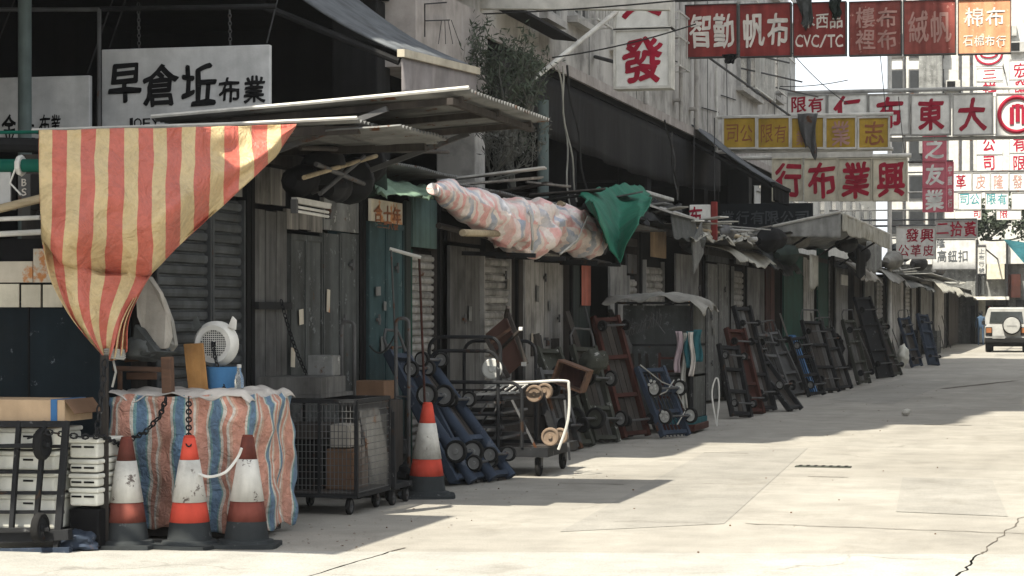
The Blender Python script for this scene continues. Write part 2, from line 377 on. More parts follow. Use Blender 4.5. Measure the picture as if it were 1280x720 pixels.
# concrete road: pale slabs, stains, tyre-darkened strips, hairline cracks
def road_mat(name, ca, cb):
    m, nt, b, tc = newmat(name); co = tc.outputs['Object']
    n1 = tnoise(nt, co, 0.35, 6, 0.6); n2 = tnoise(nt, co, 2.2, 7, 0.65); n3 = tnoise(nt, co, 90, 3, 0.7); n4 = tnoise(nt, co, 0.9, 5, 0.6, (1, 0.22, 1))
    c = mix(nt, ramp(nt, n1, [(0.35, 0.0), (0.65, 1.0)]), ca, cb)
    c = mix(nt, 1.0, c, ramp(nt, n2, [(0.3, 0.80), (0.62, 1.05)]), 'MULTIPLY')
    c = mix(nt, 1.0, c, ramp(nt, n4, [(0.3, 0.82), (0.55, 1.0)]), 'MULTIPLY')
    c = mix(nt, 1.0, c, ramp(nt, n3, [(0.28, 0.66), (0.58, 1.06)]), 'MULTIPLY')
    vo = nt.nodes.new('ShaderNodeTexVoronoi'); vo.feature = 'DISTANCE_TO_EDGE'; vo.inputs['Scale'].default_value = 0.28
    mp = nt.nodes.new('ShaderNodeVectorMath'); mp.operation = 'ADD'
    nn = nt.nodes.new('ShaderNodeTexNoise'); nn.inputs['Scale'].default_value = 1.3; nn.inputs['Detail'].default_value = 6; nt.links.new(co, nn.inputs['Vector'])
    nt.links.new(co, mp.inputs[0]); nt.links.new(nn.outputs['Color'], mp.inputs[1]); nt.links.new(mp.outputs[0], vo.inputs['Vector'])
    cr = ramp(nt, vo.outputs['Distance'], [(0.0, 1.0), (0.006, 0.0)]); cm = ramp(nt, tnoise(nt, co, 0.5, 3), [(0.52, 0.0), (0.62, 0.55)])
    c = mix(nt, mth(nt, 'MULTIPLY', cr, cm), c, (0.09, 0.08, 0.065))
    st = ramp(nt, tnoise(nt, co, 1.3, 8, 0.75, (1, 0.5, 1)), [(0.56, 0.0), (0.70, 0.45)]); c = mix(nt, st, c, (0.14, 0.125, 0.10))
    nt.links.new(c, b.inputs['Base Color']); b.inputs['Roughness'].default_value = 0.88; b.inputs['Specular IOR Level'].default_value = 0.25
    bp = nt.nodes.new('ShaderNodeBump'); bp.inputs['Strength'].default_value = 0.25; bp.inputs['Distance'].default_value = 0.01
    nt.links.new(mth(nt, 'ADD', n3, n2), bp.inputs['Height']); nt.links.new(bp.outputs[0], b.inputs['Normal'])
road_mat('road', (0.262, 0.245, 0.212), (0.315, 0.297, 0.26))
road_mat('patch', (0.235, 0.222, 0.195), (0.28, 0.266, 0.236))
road_mat('slab', (0.315, 0.305, 0.275), (0.355, 0.345, 0.312))
mat('joint', (0.115, 0.10, 0.083), 0.9, rand=0)
mat('pavement', (0.16, 0.155, 0.145), 0.9, streak=0, rand=0)

# ------------------------------------------------------------------ lettering
_gl = {}
def glyph(ch, bold):
    if (ch, bold) in _gl: return _gl[(ch, bold)]
    cu = bpy.data.curves.new('glyph', 'FONT'); cu.body = ch; cu.size = 1; cu.offset = bold; cu.resolution_u = 3
    o = bpy.data.objects.new('glyph', cu); COL.objects.link(o)
    dg = bpy.context.evaluated_depsgraph_get(); me = bpy.data.meshes.new_from_object(o.evaluated_get(dg))
    vs = [v.co.copy() for v in me.vertices]; fs = [tuple(p.vertices) for p in me.polygons]
    bpy.data.objects.remove(o); bpy.data.curves.remove(cu); bpy.data.meshes.remove(me)
    x0 = min(v.x for v in vs); x1 = max(v.x for v in vs); y0 = min(v.y for v in vs); y1 = max(v.y for v in vs)
    _gl[(ch, bold)] = r = ([((v.x - x0) / (x1 - x0), (v.y - y0) / (y1 - y0)) for v in vs], fs)
    return r
def letter(mb, ch, cx, cz, w, h, Y, bold=0.028, wob=0.026, face='y'):
    """one painted character as a thin raised sheet facing the camera's end of the street"""
    vs, fs = glyph(ch, 0.0); k = random.random() * 9
    if ch in '一二三': h *= 0.7
    pts = []
    for a, b in vs:
        a2 = a + wob * math.sin(7 * b + k) + wob * 0.6 * math.sin(17 * b + 5 * a + k); b2 = b + wob * math.sin(8 * a + 2 * k) + 0.06 * (a - 0.5) * wob * 40 * 0.5
        if face == 'y': pts.append((cx + (a2 - 0.5) * w, Y, cz + (b2 - 0.5) * h))
        else: pts.append((Y, cx + (a2 - 0.5) * w, cz + (b2 - 0.5) * h))
    # a slanted nib: shifted copies, each a hair proud of the last, thicken the strokes as a brush would
    rb = bold * 0.62
    for j, (ox, oz) in enumerate(((0, 0), (1, .55), (-1, -.55), (.55, -.35), (-.55, .35), (.2, .9), (-.2, -.9))):
        if j and not bold: break
        e = 0.0007 * j
        if face == 'y': mb.add([(p[0] + ox * rb * w, p[1] - e, p[2] + oz * rb * h) for p in pts], fs)
        else: mb.add([(p[0] + e, p[1] + ox * rb * w, p[2] + oz * rb * h) for p in pts], fs)
# ================================================================== ROAD
g = MB(); g.grid(60, 60, lambda u, v: (-150 + 300 * u, -60 + 560 * v, 0.0)); struct(g.build('road', 'road'))
road = bpy.data.objects['road']
def flat(name, pts, z, m, par=None):
    mb = MB(); mb.add([(p[0], p[1], z) for p in pts], [tuple(range(len(pts)))]); return mb.build(name, m, par)
def strip(mb, p0, p1, wd, z, n=24, wob=0.02):
    p0, p1 = Vector(p0), Vector(p1); d = (p1 - p0); q = Vector((-d.y, d.x, 0)).normalized(); L = []; Rr = []
    for i in range(n + 1):
        p = p0.lerp(p1, i / n) + q * (nz(i * 0.4, p0.x, p0.y) * wob); ww = wd * (0.6 + 0.8 * abs(nz(i * 0.7, 5, p0.y)))
        L.append((p.x + q.x * ww, p.y + q.y * ww, z)); Rr.append((p.x - q.x * ww, p.y - q.y * ww, z))
    vs = [v for ab in zip(L, Rr) for v in ab]; mb.add(vs, [(2 * i, 2 * i + 1, 2 * i + 3, 2 * i + 2) for i in range(n)])
mb = MB()
strip(mb, onZ(383, 722), onZ(505, 685), 0.010, 0.004); strip(mb, onZ(1192, 724), onZ(1228, 690), 0.010, 0.004, wob=0.05)
o = mb.build('slab_joint', 'joint', road)
mb = MB(); strip(mb, onZ(930, 655), onZ(1300, 668), 0.012, 0.004, 40, 0.06); mb.build('slab_joint', 'joint', road)
mb = MB(); strip(mb, onZ(1228, 690), onZ(1290, 640), 0.006, 0.004, 30, 0.06); mb.build('slab_joint', 'joint', road)
mb = MB(); strip(mb, onZ(880, 566), onZ(935, 567), 0.03, 0.004, 12, 0.02); mb.build('tar_seam', 'joint', road)
for a, b, ww in (((1155, 531), (1215, 532), 0.05), ((1010, 596), (1060, 597), 0.02), ((1180, 486), (1270, 476), 0.10), ((700, 604), (780, 606), 0.02)):
    mb = MB(); strip(mb, onZ(*a), onZ(*b), ww, 0.004, 14, 0.03); mb.build('tar_seam', 'joint', road)
# large slab at the front, a shade paler, its edge a real joint
a, b = onZ(-60, 688), onZ(1340, 694)
flat('front_slab', [(a.x, a.y), (b.x, b.y), (4, 4), (-14, 4)], 0.004, 'slab', road)
for k_, q_ in enumerate((((700, 665), (905, 655), (1010, 560), (880, 566)), ((1035, 500), (1115, 506), (1190, 478), (1130, 473)), ((1120, 640), (1260, 646), (1240, 600), (1128, 597)))):
    flat('repair_patch', [tuple(onZ(*c_))[:2] for c_ in q_], 0.003 + .0004 * k_, 'patch', road)
# drain slot in the road
p = onZ(1029, 584)
dr = thing('drain_cover', 'narrow rusty iron drain cover set in the sunlit road', 'drain cover', (p.x, p.y, 0))
mb = MB(); mb.box((p.x, p.y, 0.006), (0.56, 0.16, 0.012)); mb.build('frame', 'olive_paint', dr)
for k in range(7):
    mb = MB(); mb.box((p.x - 0.23 + k * 0.077, p.y, 0.014), (0.03, 0.12, 0.006)); mb.build('slot', 'dark', dr)
p = onZ(1133, 520)
mb = MB(); mb.lathe([(0.01, 0), (0.05, 0.01), (0.07, 0.05), (0.06, 0.09), (0.015, 0.115)], 9, p)
for v in mb.v: v += Vector((nz(v.x * 30, v.z * 20), nz(v.y * 30, v.z * 20, 4), 0)) * 0.04
tag(mb.build('crumpled_paper', 'stone', at=p), 'small crumpled white paper ball lying alone on the shaded road', 'paper')

# pavement under the buildings' arcade (a step of 0.12 m)
mb = MB(); mb.span((-30, 10.2, 0.0), (-7.35, 125, 0.12)); struct(mb.build('pavement', 'pavement'))

# ================================================================== BUILDINGS ON THE LEFT
FX, OZ = -7.2, 5.15                   # facade plane of the upper floors, underside of the overhang
def building(label, y0, y1, h, m, back=-24):
    b = thing('tenement_building', label, 'building', (FX, (y0 + y1) / 2, 0))
    mb = MB(); mb.span((back, y0, OZ), (FX, y1, h)); mb.build('upper_wall', m, b)
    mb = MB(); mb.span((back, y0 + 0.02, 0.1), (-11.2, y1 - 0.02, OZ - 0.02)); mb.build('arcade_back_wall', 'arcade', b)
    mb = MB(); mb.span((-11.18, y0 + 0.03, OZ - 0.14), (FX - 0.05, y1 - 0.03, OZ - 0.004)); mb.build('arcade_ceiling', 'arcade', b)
    return b
bA = building('old tenement with dark open arcade behind the striped awning stall', 10.2, 18.0, 9.0, 'facade')
bB = building('tall pale tenement block with barred windows above the dark arcade', 18.02, 60.0, 30.0, 'facade')
mb = MB(); mb.span((-24, 60.3, 0), (-9.6, 118, 8.6))
bC = thing('tenement_building', 'low grey block beyond the tall tenement, behind the sign boards', 'building', (-9.6, 89, 0))
mb.build('wall', 'facade_far', bC)
for k in range(12):
    y = 63 + k * 4.6
    mb = MB(); mb.box((-9.58, y, 6.2), (0.10, 1.8, 1.4)); w_ = mb.build('window', 'facade_far', bC)
    mb = MB(); mb.box((-9.54, y, 6.2), (0.06, 1.6, 1.2)); mb.build('pane', 'window_dark', w_)
# the opposite side of the street, from the junction on
bD = thing('tenement_building', 'dull tenement row on the opposite side of the street', 'building', (6.0, 70, 0))
mb = MB(); mb.span((6.0, 19, 0), (20, 116, 10)); mb.build('wall', 'facade_right', bD)
for k in range(20):
    for j in range(2): mb = MB(); mb.box((5.97, 22 + k * 4.6, 4.0 + j * 3.4), (0.1, 2.2, 1.5)); mb.build('window', 'window_dark', bD)
# partitions so that the arcade is closed off in depth
for b_, yy in ((bB, 25.6), (bB, 41.0), (bB, 59.6)):
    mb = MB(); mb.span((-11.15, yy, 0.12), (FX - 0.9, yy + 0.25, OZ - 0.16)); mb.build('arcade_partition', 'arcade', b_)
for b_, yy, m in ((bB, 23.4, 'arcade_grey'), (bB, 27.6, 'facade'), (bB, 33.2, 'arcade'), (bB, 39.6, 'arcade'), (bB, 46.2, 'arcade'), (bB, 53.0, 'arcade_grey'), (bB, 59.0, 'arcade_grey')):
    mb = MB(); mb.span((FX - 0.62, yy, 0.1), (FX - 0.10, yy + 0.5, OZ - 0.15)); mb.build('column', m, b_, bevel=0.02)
# closed shop fronts at the back of the arcade: roller shutters and frames, barely seen
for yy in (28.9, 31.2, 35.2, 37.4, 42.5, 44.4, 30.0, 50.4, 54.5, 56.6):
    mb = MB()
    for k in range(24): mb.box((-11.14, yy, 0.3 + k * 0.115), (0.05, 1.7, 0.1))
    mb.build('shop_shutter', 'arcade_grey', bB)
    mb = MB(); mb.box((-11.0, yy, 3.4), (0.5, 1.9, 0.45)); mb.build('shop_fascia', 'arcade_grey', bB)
for yy in (14.6, 16.6):
    mb = MB(); mb.box((-11.0, yy, 3.5), (0.6, 1.9, 0.5)); mb.build('shop_fascia', 'arcade_grey', bA)
for yy, zz in ((30.5, 3.9), (33, 3.3), (36, 3.6), (40, 4.0)):
    mb = MB(); mb.bar((-9.5, yy, zz), (-7.6, yy + 0.6, zz), 0.05); mb.build('hanging_rail', 'arcade_grey', bB)
# --- upper facade of the tall block, over the arcade
X_ = FX
def fy(px): return onX(px, 0, X_).y
def fz(px, py): return onX(px, py, X_).z
mb = MB(); mb.span((X_, 18.1, OZ - 0.06), (X_ + 0.05, 59.9, OZ + 0.10)); mb.build('bottom_band', 'facade_pink', bB)
for px in (736, 795, 884):
    y = fy(px); mb = MB(); mb.span((X_ + 0.002, y - 0.01, OZ + 0.11), (X_ + 0.012, y + 0.01, 26)); mb.build('wall_joint', 'light_sheet', bB)
for px, r in ((798, 0.05), (842, 0.04), (862, 0.05)):
    y = fy(px); mb = MB(); mb.cyl((X_ + 0.14, y, OZ + 0.05), (X_ + 0.14, y, 26), r, n=10)
    for z in (5.6, 6.8, 8, 9.2): mb.box((X_ + 0.08, y, z), (0.16, 0.2, 0.05))
    mb.build('drain_pipe', 'facade', bB, smooth=40)
def win(b, y, z, wy, hz, bars=0, x=X_, m='facade', canopy=False, sill=True):
    mb = MB(); t = 0.07
    mb.span((x, y - wy / 2, z), (x + 0.09, y + wy / 2, z + t)); mb.span((x, y - wy / 2, z + hz - t), (x + 0.09, y + wy / 2, z + hz))
    for q in (-1, 0, 1): mb.span((x, y + q * (wy / 2 - t / 2) - t / 2, z + t + 0.001), (x + 0.085, y + q * (wy / 2 - t / 2) + t / 2, z + hz - t - 0.001))
    f = mb.build('window', 'pale_steel', b)
    mb = MB(); mb.span((x + 0.004, y - wy / 2 + t, z + t), (x + 0.03, y + wy / 2 - t, z + hz - t)); mb.build('pane', 'window_dark', f)
    if sill: mb = MB(); mb.span((x, y - wy / 2 - 0.1, z - 0.1), (x + 0.16, y + wy / 2 + 0.1, z - 0.005)); mb.build('sill', m, f)
    if bars:
        mb = MB(); d = 0.42
        for k in range(bars + 1): yy = y - wy / 2 + wy * k / bars; mb.span((x + d, yy - 0.012, z - 0.05), (x + d + 0.024, yy + 0.012, z + hz))
        for zz in (z - 0.07, z + hz * 0.5, z + hz):
            mb.span((x + d + 0.001, y - wy / 2 - 0.03, zz), (x + d + 0.03, y + wy / 2 + 0.03, zz + 0.03))
            for s_ in (-1, 1): mb.span((x, y + s_ * wy / 2 - 0.012, zz + 0.002), (x + d, y + s_ * wy / 2 + 0.012, zz + 0.026))
        mb.build('grille', 'white_paint', f)
    if canopy: mb = MB(); mb.poly([(x, y - wy / 2 - 0.3, z + hz + 0.25), (x + 0.7, y - wy / 2 - 0.3, z + hz + 0.05), (x + 0.7, y - wy / 2 - 0.3, z + hz + 0.10), (x, y - wy / 2 - 0.3, z + hz + 0.30)], (0, wy + 0.6, 0)); mb.build('canopy', 'awning_grey', f)
win(bB, 27.3, 5.72, 1.5, 1.3); win(bB, 29.3, 5.72, 1.3, 1.3, canopy=False)
for k, px in enumerate((934, 962)):
    y = fy(px); win(bB, y, 6.7 + 0.35 * k, 3.4, 1.9, bars=14)
for z0 in (9.6, 12.6, 15.6, 18.6, 21.6):
    for y in range(29, 59, 4): win(bB, y, z0, 2.0, 1.4, bars=8 if z0 < 11 else 0, canopy=(y % 3 == 0))
for y in (12, 16): win(bA, y, 7.0, 1.8, 1.5)
mb = MB(); mb.span((X_, 25.3, 5.62), (X_ + 0.55, 26.9, 5.68)); mb.build('window_ledge', 'arcade_grey', bB)
# dark flat window hood in front of the pale wall
a = onX(640, 45, -6.9); mb = MB()
mb.poly([(X_ + 0.052, 28.2, 5.50), (-6.8, 28.2, 5.46), (-6.8, 28.2, 5.50), (X_ + 0.052, 28.2, 5.56)], (0, 3.2, 0)); mb.build('window_hood', 'arcade_grey', bB)
for y in ():
    mb = MB(); mb.box((X_ + 0.35, y, 6.15), (0.6, 0.9, 0.6)); ac = mb.build('air_conditioner', 'pale_steel', bB, bevel=0.02)
    mb = MB()
    for k in range(8): mb.box((X_ + 0.66, y, 5.92 + k * 0.065), (0.02, 0.78, 0.03))
    mb.build('louvre', 'steel', ac)
# washing poles on the far wall
for px, py in ((905, 60), (925, 85), (950, 105)):
    p = onX(px, py, X_); mb = MB(); mb.cyl(p, p + Vector((1.3, 1.0, -0.25)), 0.02, n=6); mb.build('drying_pole', 'steel', bB)

# unseen boxes added at the near corner; they make the road shadow's edge jagged
random.seed(2)
for k in range(9):
    z = 8.2 + k * 2.4; d = random.uniform(.35, 1.1); mb = MB(); mb.span((X_ + 0.003, 18.03 + random.uniform(0, .3), z), (X_ + d, 20.5, z + random.uniform(.7, 1.3))); mb.build('shadow_box', 'facade', bB)
for k in range(14):
    y = 22 + k * 2.7; h_ = random.uniform(.6, 2.6); mb = MB(); mb.span((X_ - 2.0, y, 30.0), (X_ - 0.05, y + random.uniform(.9, 2.2), 30.0 + h_)); mb.build('shadow_block', 'facade', bB)  # unseen blocks added on the roof to make its shadow on the road uneven
for k in range(9):
    y = 29.5 + k * 2.6; z = 5.75 + (k % 3) * .5
    mb = MB(); mb.cyl((X_ + .03, y, z), (X_ + .03, y + 2.2, z + .1), .012, n=5); mb.build('cable', 'dark_rope', bB)
for y, z in ((31.2, 5.8), (33.2, 6.0), (36.4, 5.95), (40.5, 6.1)): win(bB, y, z, 1.1, .9, bars=5 if y > 33 else 0)
# --- sloping shop awnings over the arcade
def awning(label, y0, y1, xe, ze, slope, mtop, medge, drop, mdrop, xin=FX, fold=0.0, tilt=0.0):
    a = thing('shop_awning', label, 'awning', (xe, (y0 + y1) / 2, ze)); n = 10
    zi = ze + (xe - xin) * math.tan(math.radians(slope))
    mb = MB(); mb.grid(24, 10, lambda u, v: (xin + (xe - xin) * v, y0 + (y1 - y0) * u, zi + (ze - zi) * v + tilt * u - 0.07 * math.sin(math.pi * v) - 0.015 * math.cos(u * 6 * 2 * math.pi) * v))
    mb.build('canopy', mtop, a, solid=0.02, smooth=60)
    mb = MB(); mb.bar((xe + 0.02, y0 - 0.03, ze - 0.03), (xe + 0.02, y1 + 0.03, ze - 0.03 + tilt), 0.07); mb.build('front_bar', medge, a)
    for u in (0.02, 0.98):
        y = y0 + (y1 - y0) * u
        mb = MB(); mb.cyl((xin, y, zi - 0.35), (xe - 0.02, y, ze - 0.1 + tilt * u), 0.035, n=8); mb.build('arm', 'arcade_grey', a)
    if drop:
        mb = MB(); mb.grid(20, 6, lambda u, v: (xe + 0.02 + 0.03 * math.sin(u * 25) * v, y0 + (y1 - y0) * u, ze - 0.065 + tilt * u - drop * v)); mb.build('valance', mdrop, a, solid=0.006, smooth=60)
    return a
awning('dark grey canvas awning with pale front bar sloping down above the near stalls', 19.5, 22.15, -5.87, 3.95, 31, 'awning_grey', 'awning_edge', 0.34, 'valance_grey', tilt=0.12)
B_ = onX(985, 238, -5.6)
awning('far grey shop awning sloping down beside the yellow sign row', B_.y - 2.6, B_.y, -5.6, 4.15, 36, 'awning_grey', 'arcade_grey', 0.3, 'dark')
shade_awning = awning('high plain awning on the tenement wall above the striped stall', 10.3, 13.1, -5.75, 5.2, 12, 'grey_canvas', 'steel', 0.0, 'dark')  # added out of view to throw shade over the cones and covered block
# low dark awning of the mid arcade
mb = MB(); mb.grid(40, 6, lambda u, v: (-7.27 + 0.05 * math.sin(u * 60) * v, 28.3 + 20 * u, OZ - 0.15 - (0.75 + 0.25 * math.sin(u * 3)) * v)); mb.build('arcade_curtain', 'arcade_grey', bB, solid=0.01, smooth=60)
0 and awning('long dark drooping arcade awning behind the green tarpaulin', 28.9, 43.5, -6.55, 4.15, 40, 'arcade_grey', 'arcade_grey', 0.0, 'arcade', xin=-7.25)

# --- street lamp post at the far left
P = onY(31, 165, 18.2)
lp = thing('lamp_post', 'thick grey green steel lamp post at the left behind the striped awning', 'lamp post', (P.x, P.y, 0.12))
mb = MB(); mb.cyl((P.x, P.y, 0.12), (P.x, P.y, 8.0), 0.062, 0.058, n=16); mb.build('pole', 'post_green', lp, smooth=40)
mb = MB(); mb.lathe([(0.13, 0), (0.13, 0.03), (0.09, 0.05), (0.085, 0.6), (0.065, 0.63)], 16, (P.x, P.y, 0.12)); mb.build('base', 'post_green', lp, smooth=40)
mb = MB(); mb.tube([(P.x, P.y, 7.9), (P.x + 0.1, P.y, 8.3), (P.x + 0.6, P.y, 8.6), (P.x + 1.4, P.y, 8.65)], 0.045, 8); mb.build('arm', 'post_green', lp, smooth=40)
mb = MB(); mb.box((P.x + 1.7, P.y, 8.63), (0.7, 0.25, 0.14)); mb.build('lamp_head', 'steel', lp, bevel=0.03)
# slim grey pole standing between stalls and shops
P = onX(679, 260, -6.75)
mb = MB(); mb.cyl((P.x, P.y, 0.0), (P.x, P.y, 4.4), 0.075, n=14)
tag(mb.build('support_pole', 'post_green', smooth=40, at=(P.x, P.y, 0)), 'plain grey green pole rising behind the pink striped bundle', 'pole')

# ================================================================== FAR END OF THE STREET
EY = 120.0
eb = thing('end_building', 'pale sunlit block with windows and air conditioners closing the street', 'building', (2, EY, 0))
mb = MB(); mb.span((-9.0, EY, 4.2), (24, EY + 14, 34)); mb.build('upper_wall', 'facade_far', eb)
mb = MB(); mb.span((-9.0, EY + 0.6, 0), (24, EY + 14, 4.18)); mb.build('shop_wall', 'light_sheet', eb)
for i in range(3):
    for j in range(6):
        p = onY(1122 + i * 24, 58 + j * 44, EY)
        mb = MB(); mb.box((p.x, EY - 0.02, p.z), (0.85, 0.12, 1.3)); f = mb.build('window', 'steel', eb)
        mb = MB(); mb.box((p.x, EY - 0.07, p.z), (0.7, 0.06, 1.15)); mb.build('pane', 'window_dark', f)
for (px, py) in ((1160, 92), (1192, 108), (1176, 60), (1272, 60), (1262, 40), (1135, 150), (1275, 190)):
    p = onY(px, py, EY); mb = MB(); mb.box((p.x, EY - 0.3, p.z), (0.75, 0.6, 0.55)); ac = mb.build('air_conditioner', 'pale_steel', eb, bevel=0.02)
    mb = MB(); mb.box((p.x - 0.1, EY - 0.61, p.z), (0.42, 0.03, 0.42)); mb.build('fan_grille', 'dark', ac)
mb = MB(); p = onY(1162, 60, EY); mb.span((p.x - 0.5, EY - 0.9, 10), (p.x + 0.7, EY - 0.004, 30)); mb.build('bay_column', 'light_sheet', eb)
for px in (1130, 1170, 1200, 1214):
    p = onY(px, 60, EY); mb = MB(); mb.cyl((p.x, EY - 0.12, 4.4), (p.x, EY - 0.12, 32), 0.07, n=8); mb.build('drain_pipe', 'steel', eb)
def endbox(name, x0, x1, y0, y1, m, dep=0.3, yy=EY + 0.58, par=eb):
    a, b = onY(x0, y0, yy), onY(x1, y1, yy); mb = MB(); mb.span((a.x, yy - dep, b.z), (b.x, yy, a.z)); return mb.build(name, m, par)
endbox('shop_opening', 1214, 1262, 382, 430, 'dark'); endbox('shop_shutter', 1219, 1232, 368, 428, 'pale_tarp', 0.34)
endbox('shop_panel', 1258, 1276, 343, 372, 'red_brown', 0.5); endbox('shop_sign', 1234, 1256, 330, 349, 'sign_cream', 0.6)
endbox('shop_canopy', 1218, 1262, 371, 375, 'white_paint', 1.6); endbox('shop_panel', 1219, 1231, 345, 369, 'grey_sheet', 0.5)
endbox('shop_poster', 1236, 1240, 383, 400, 'cone_red', 0.42); endbox('shop_opening', 1270, 1340, 375, 430, 'dark')
for px in (1221, 1258): endbox('shop_post', px, px + 2.5, 300, 430, 'black_metal', 1.0)
# standing figure by the far shop
P = onZ(1226, 431.5)
pr = thing('person', 'distant person in a blue top standing by the far shop', 'person', (P.x, P.y, 0))
bm_ = bpy.data.meshes.new('body'); jv = [(0, 0, .92), (0, 0, 1.15), (0, 0, 1.38), (0, 0, 1.47), (0, 0, 1.58), (0, 0, 1.68), (-.19, 0, 1.37), (-.24, .02, 1.1), (-.24, -.05, .88), (.19, 0, 1.37), (.24, .02, 1.1), (.24, -.05, .88), (-.1, 0, .88), (-.11, 0, .48), (-.11, .02, .07), (-.12, -.14, .03), (.1, 0, .88), (.11, 0, .48), (.11, .02, .07), (.12, -.14, .03)]
je = [(0, 1), (1, 2), (2, 3), (3, 4), (4, 5), (2, 6), (6, 7), (7, 8), (2, 9), (9, 10), (10, 11), (0, 12), (12, 13), (13, 14), (14, 15), (0, 16), (16, 17), (17, 18), (18, 19)]
jr = [.13, .14, .13, .06, .095, .07, .065, .045, .035, .065, .045, .035, .09, .065, .045, .035, .09, .065, .045, .035]
bm_.from_pydata(jv, je, []); bm_.materials.append(M['person_blue']); bo = bpy.data.objects.new('body', bm_); COL.objects.link(bo); bo.parent = pr
sk = bo.modifiers.new('skin', 'SKIN')
for v_, r_ in zip(bm_.skin_vertices[0].data, jr): v_.radius = (r_, r_ * 0.8)
bm_.skin_vertices[0].data[0].use_root = True; bo.modifiers.new('sub', 'SUBSURF').render_levels = 2
mb = MB(); mb.lathe([(0.02, 1.5), (0.1, 1.56), (0.115, 1.64), (0.09, 1.72), (0.02, 1.755)], 12); mb.build('hair', 'car_trim', pr, world=False, smooth=60)

# ================================================================== SIGNS ACROSS THE STREET
def sign(name, label, Y, panels, frame=None, fw=0.05, dep=0.14, group=None, poles=(), gapm=None):
    """panels: (x0, x1, y0, y1, board, [(char, cx, cy, w, h, ink, bold)...]) in photo pixels on the plane y = Y"""
    xs = [q for p in panels for q in p[:2]]; ys = [q for p in panels for q in p[2:4]]
    a, b = onY(min(xs), min(ys), Y), onY(max(xs), max(ys), Y)
    t = thing(name, label, 'sign', ((a.x + b.x) / 2, Y, b.z), group=group)
    for (x0, x1, y0, y1, m, chars) in panels:
        q0, q1 = onY(x0, y0, Y), onY(x1, y1, Y)
        mb = MB(); mb.span((q0.x, Y, q1.z), (q1.x, Y + dep, q0.z)); pn = mb.build('panel', m, t, bevel=0.008)
        inks = {}
        for ch, cx, cy, w_, h_, ink, bold in chars:
            c0, c1 = onY(cx - w_ / 2, cy - h_ / 2, Y), onY(cx + w_ / 2, cy + h_ / 2, Y)
            letter(inks.setdefault(ink, MB()), ch, (c0.x + c1.x) / 2, (c0.z + c1.z) / 2, abs(c1.x - c0.x), abs(c1.z - c0.z), Y - 0.006, bold)
        for ink, mbx in inks.items(): mbx.build('lettering', ink, pn)
        if frame:
            mb = MB(); e = fw
            mb.span((q0.x - e, Y - 0.03, q0.z), (q1.x + e, Y + dep + 0.02, q0.z + e)); mb.span((q0.x - e, Y - 0.03, q1.z - e), (q1.x + e, Y + dep + 0.02, q1.z))
            mb.span((q0.x - e, Y - 0.028, q1.z + 0.001), (q0.x, Y + dep + 0.018, q0.z - 0.001)); mb.span((q1.x, Y - 0.028, q1.z + 0.001), (q1.x + e, Y + dep + 0.018, q0.z - 0.001)); mb.build('frame', frame, t)
    for x_ in ((a.x + .05, b.x - .05) if Y < 60 else ()):
        mb = MB(); mb.tube([(x_, Y + dep, a.z + .02), (x_ - .25, Y + dep + 1.6, a.z + 1.5)], .008, 4); mb.build('stay_wire', 'dark_rope', t)
    return t, a, b
def line(s, x0, x1, cy, h, ink, bold=0.03, w=None):
    n = len(s); st = (x1 - x0) / n
    return [(c, x0 + st * (i + 0.5), cy, (w or st * 0.86), h, ink, bold) for i, c in enumerate(s)]
def beam(t, pts, r, m, name='support'):
    mb = MB()
    for a, b in zip(pts[:-1], pts[1:]): mb.cyl(a, b, r, n=8)
    return mb.build(name, m, t)
# dark-shade signs at the left, hung in the arcade mouth
t, a, b = sign('shop_sign', 'large grey white sign board with black brush characters hanging on chains', 18.9,
    [(127, 337, 62, 162, 'sign_grey', [('早', 157, 104, 40, 48, 'ink_black', .05), ('倉', 201, 107, 44, 48, 'ink_black', .05), ('坵', 249, 106, 42, 48, 'ink_black', .05), ('布', 287, 113, 26, 30, 'ink_black', .04), ('業', 318, 112, 26, 32, 'ink_black', .04)]
      + line('JOEY', 156, 200, 154, 12, 'ink_black', .03))], dep=0.06)
def chain(name, pts, r, wire, m, label, cat='chain', parent=None):
    """linked chain along a polyline"""
    mb = MB(); pts = [Vector(p) for p in pts]; L = [0]
    for p, q in zip(pts[:-1], pts[1:]): L.append(L[-1] + (q - p).length)
    step = r * 2.5; s_ = 0; k = 0; i = 0
    while s_ < L[-1]:
        while i < len(L) - 2 and s_ > L[i + 1]: i += 1
        u = (s_ - L[i]) / max(1e-6, L[i + 1] - L[i]); c = pts[i].lerp(pts[i + 1], u); d = (pts[i + 1] - pts[i]).normalized(); a_, b_ = frame_of(d)
        q = a_ if k % 2 else b_
        mb.tube([c + d * (math.cos(2 * math.pi * j / 8) * r * 1.6) + q * (math.sin(2 * math.pi * j / 8) * r) for j in range(8)], wire, 5, True); s_ += step; k += 1
    if parent: return mb.build(name, m, parent)
    return tag(mb.build(name, m, at=pts[0]), label, cat)
for px, py in ((287, 10), (173, 6)):
    p0, p1 = onY(px, py, 18.93), onY(px + 1, 64, 18.93); chain('chain', [p0, p1], 0.014, 0.004, 'steel', '', parent=t)
p0, p1 = onY(100, 12, 18.93), onY(345, 8, 18.93); beam(t, [p0, p1], 0.025, 'arcade_grey', 'hanging_bar')
t2, a, b = sign('shop_sign', 'smaller shaded sign with black characters partly behind the lamp post', 18.6,
    [(-30, 112, 98, 172, 'sign_grey', [('金', 12, 160, 17, 34, 'ink_black', .04), ('上', 38, 160, 12, 30, 'ink_black', .02), ('布', 56, 156, 13, 24, 'ink_black', .02), ('業', 70, 156, 12, 24, 'ink_black', .02)])], dep=0.06)
beam(t2, [onY(-20, 12, 18.65), onY(124, 12, 18.65), onY(124, 165, 18.65)], 0.02, 'steel', 'hanging_frame')
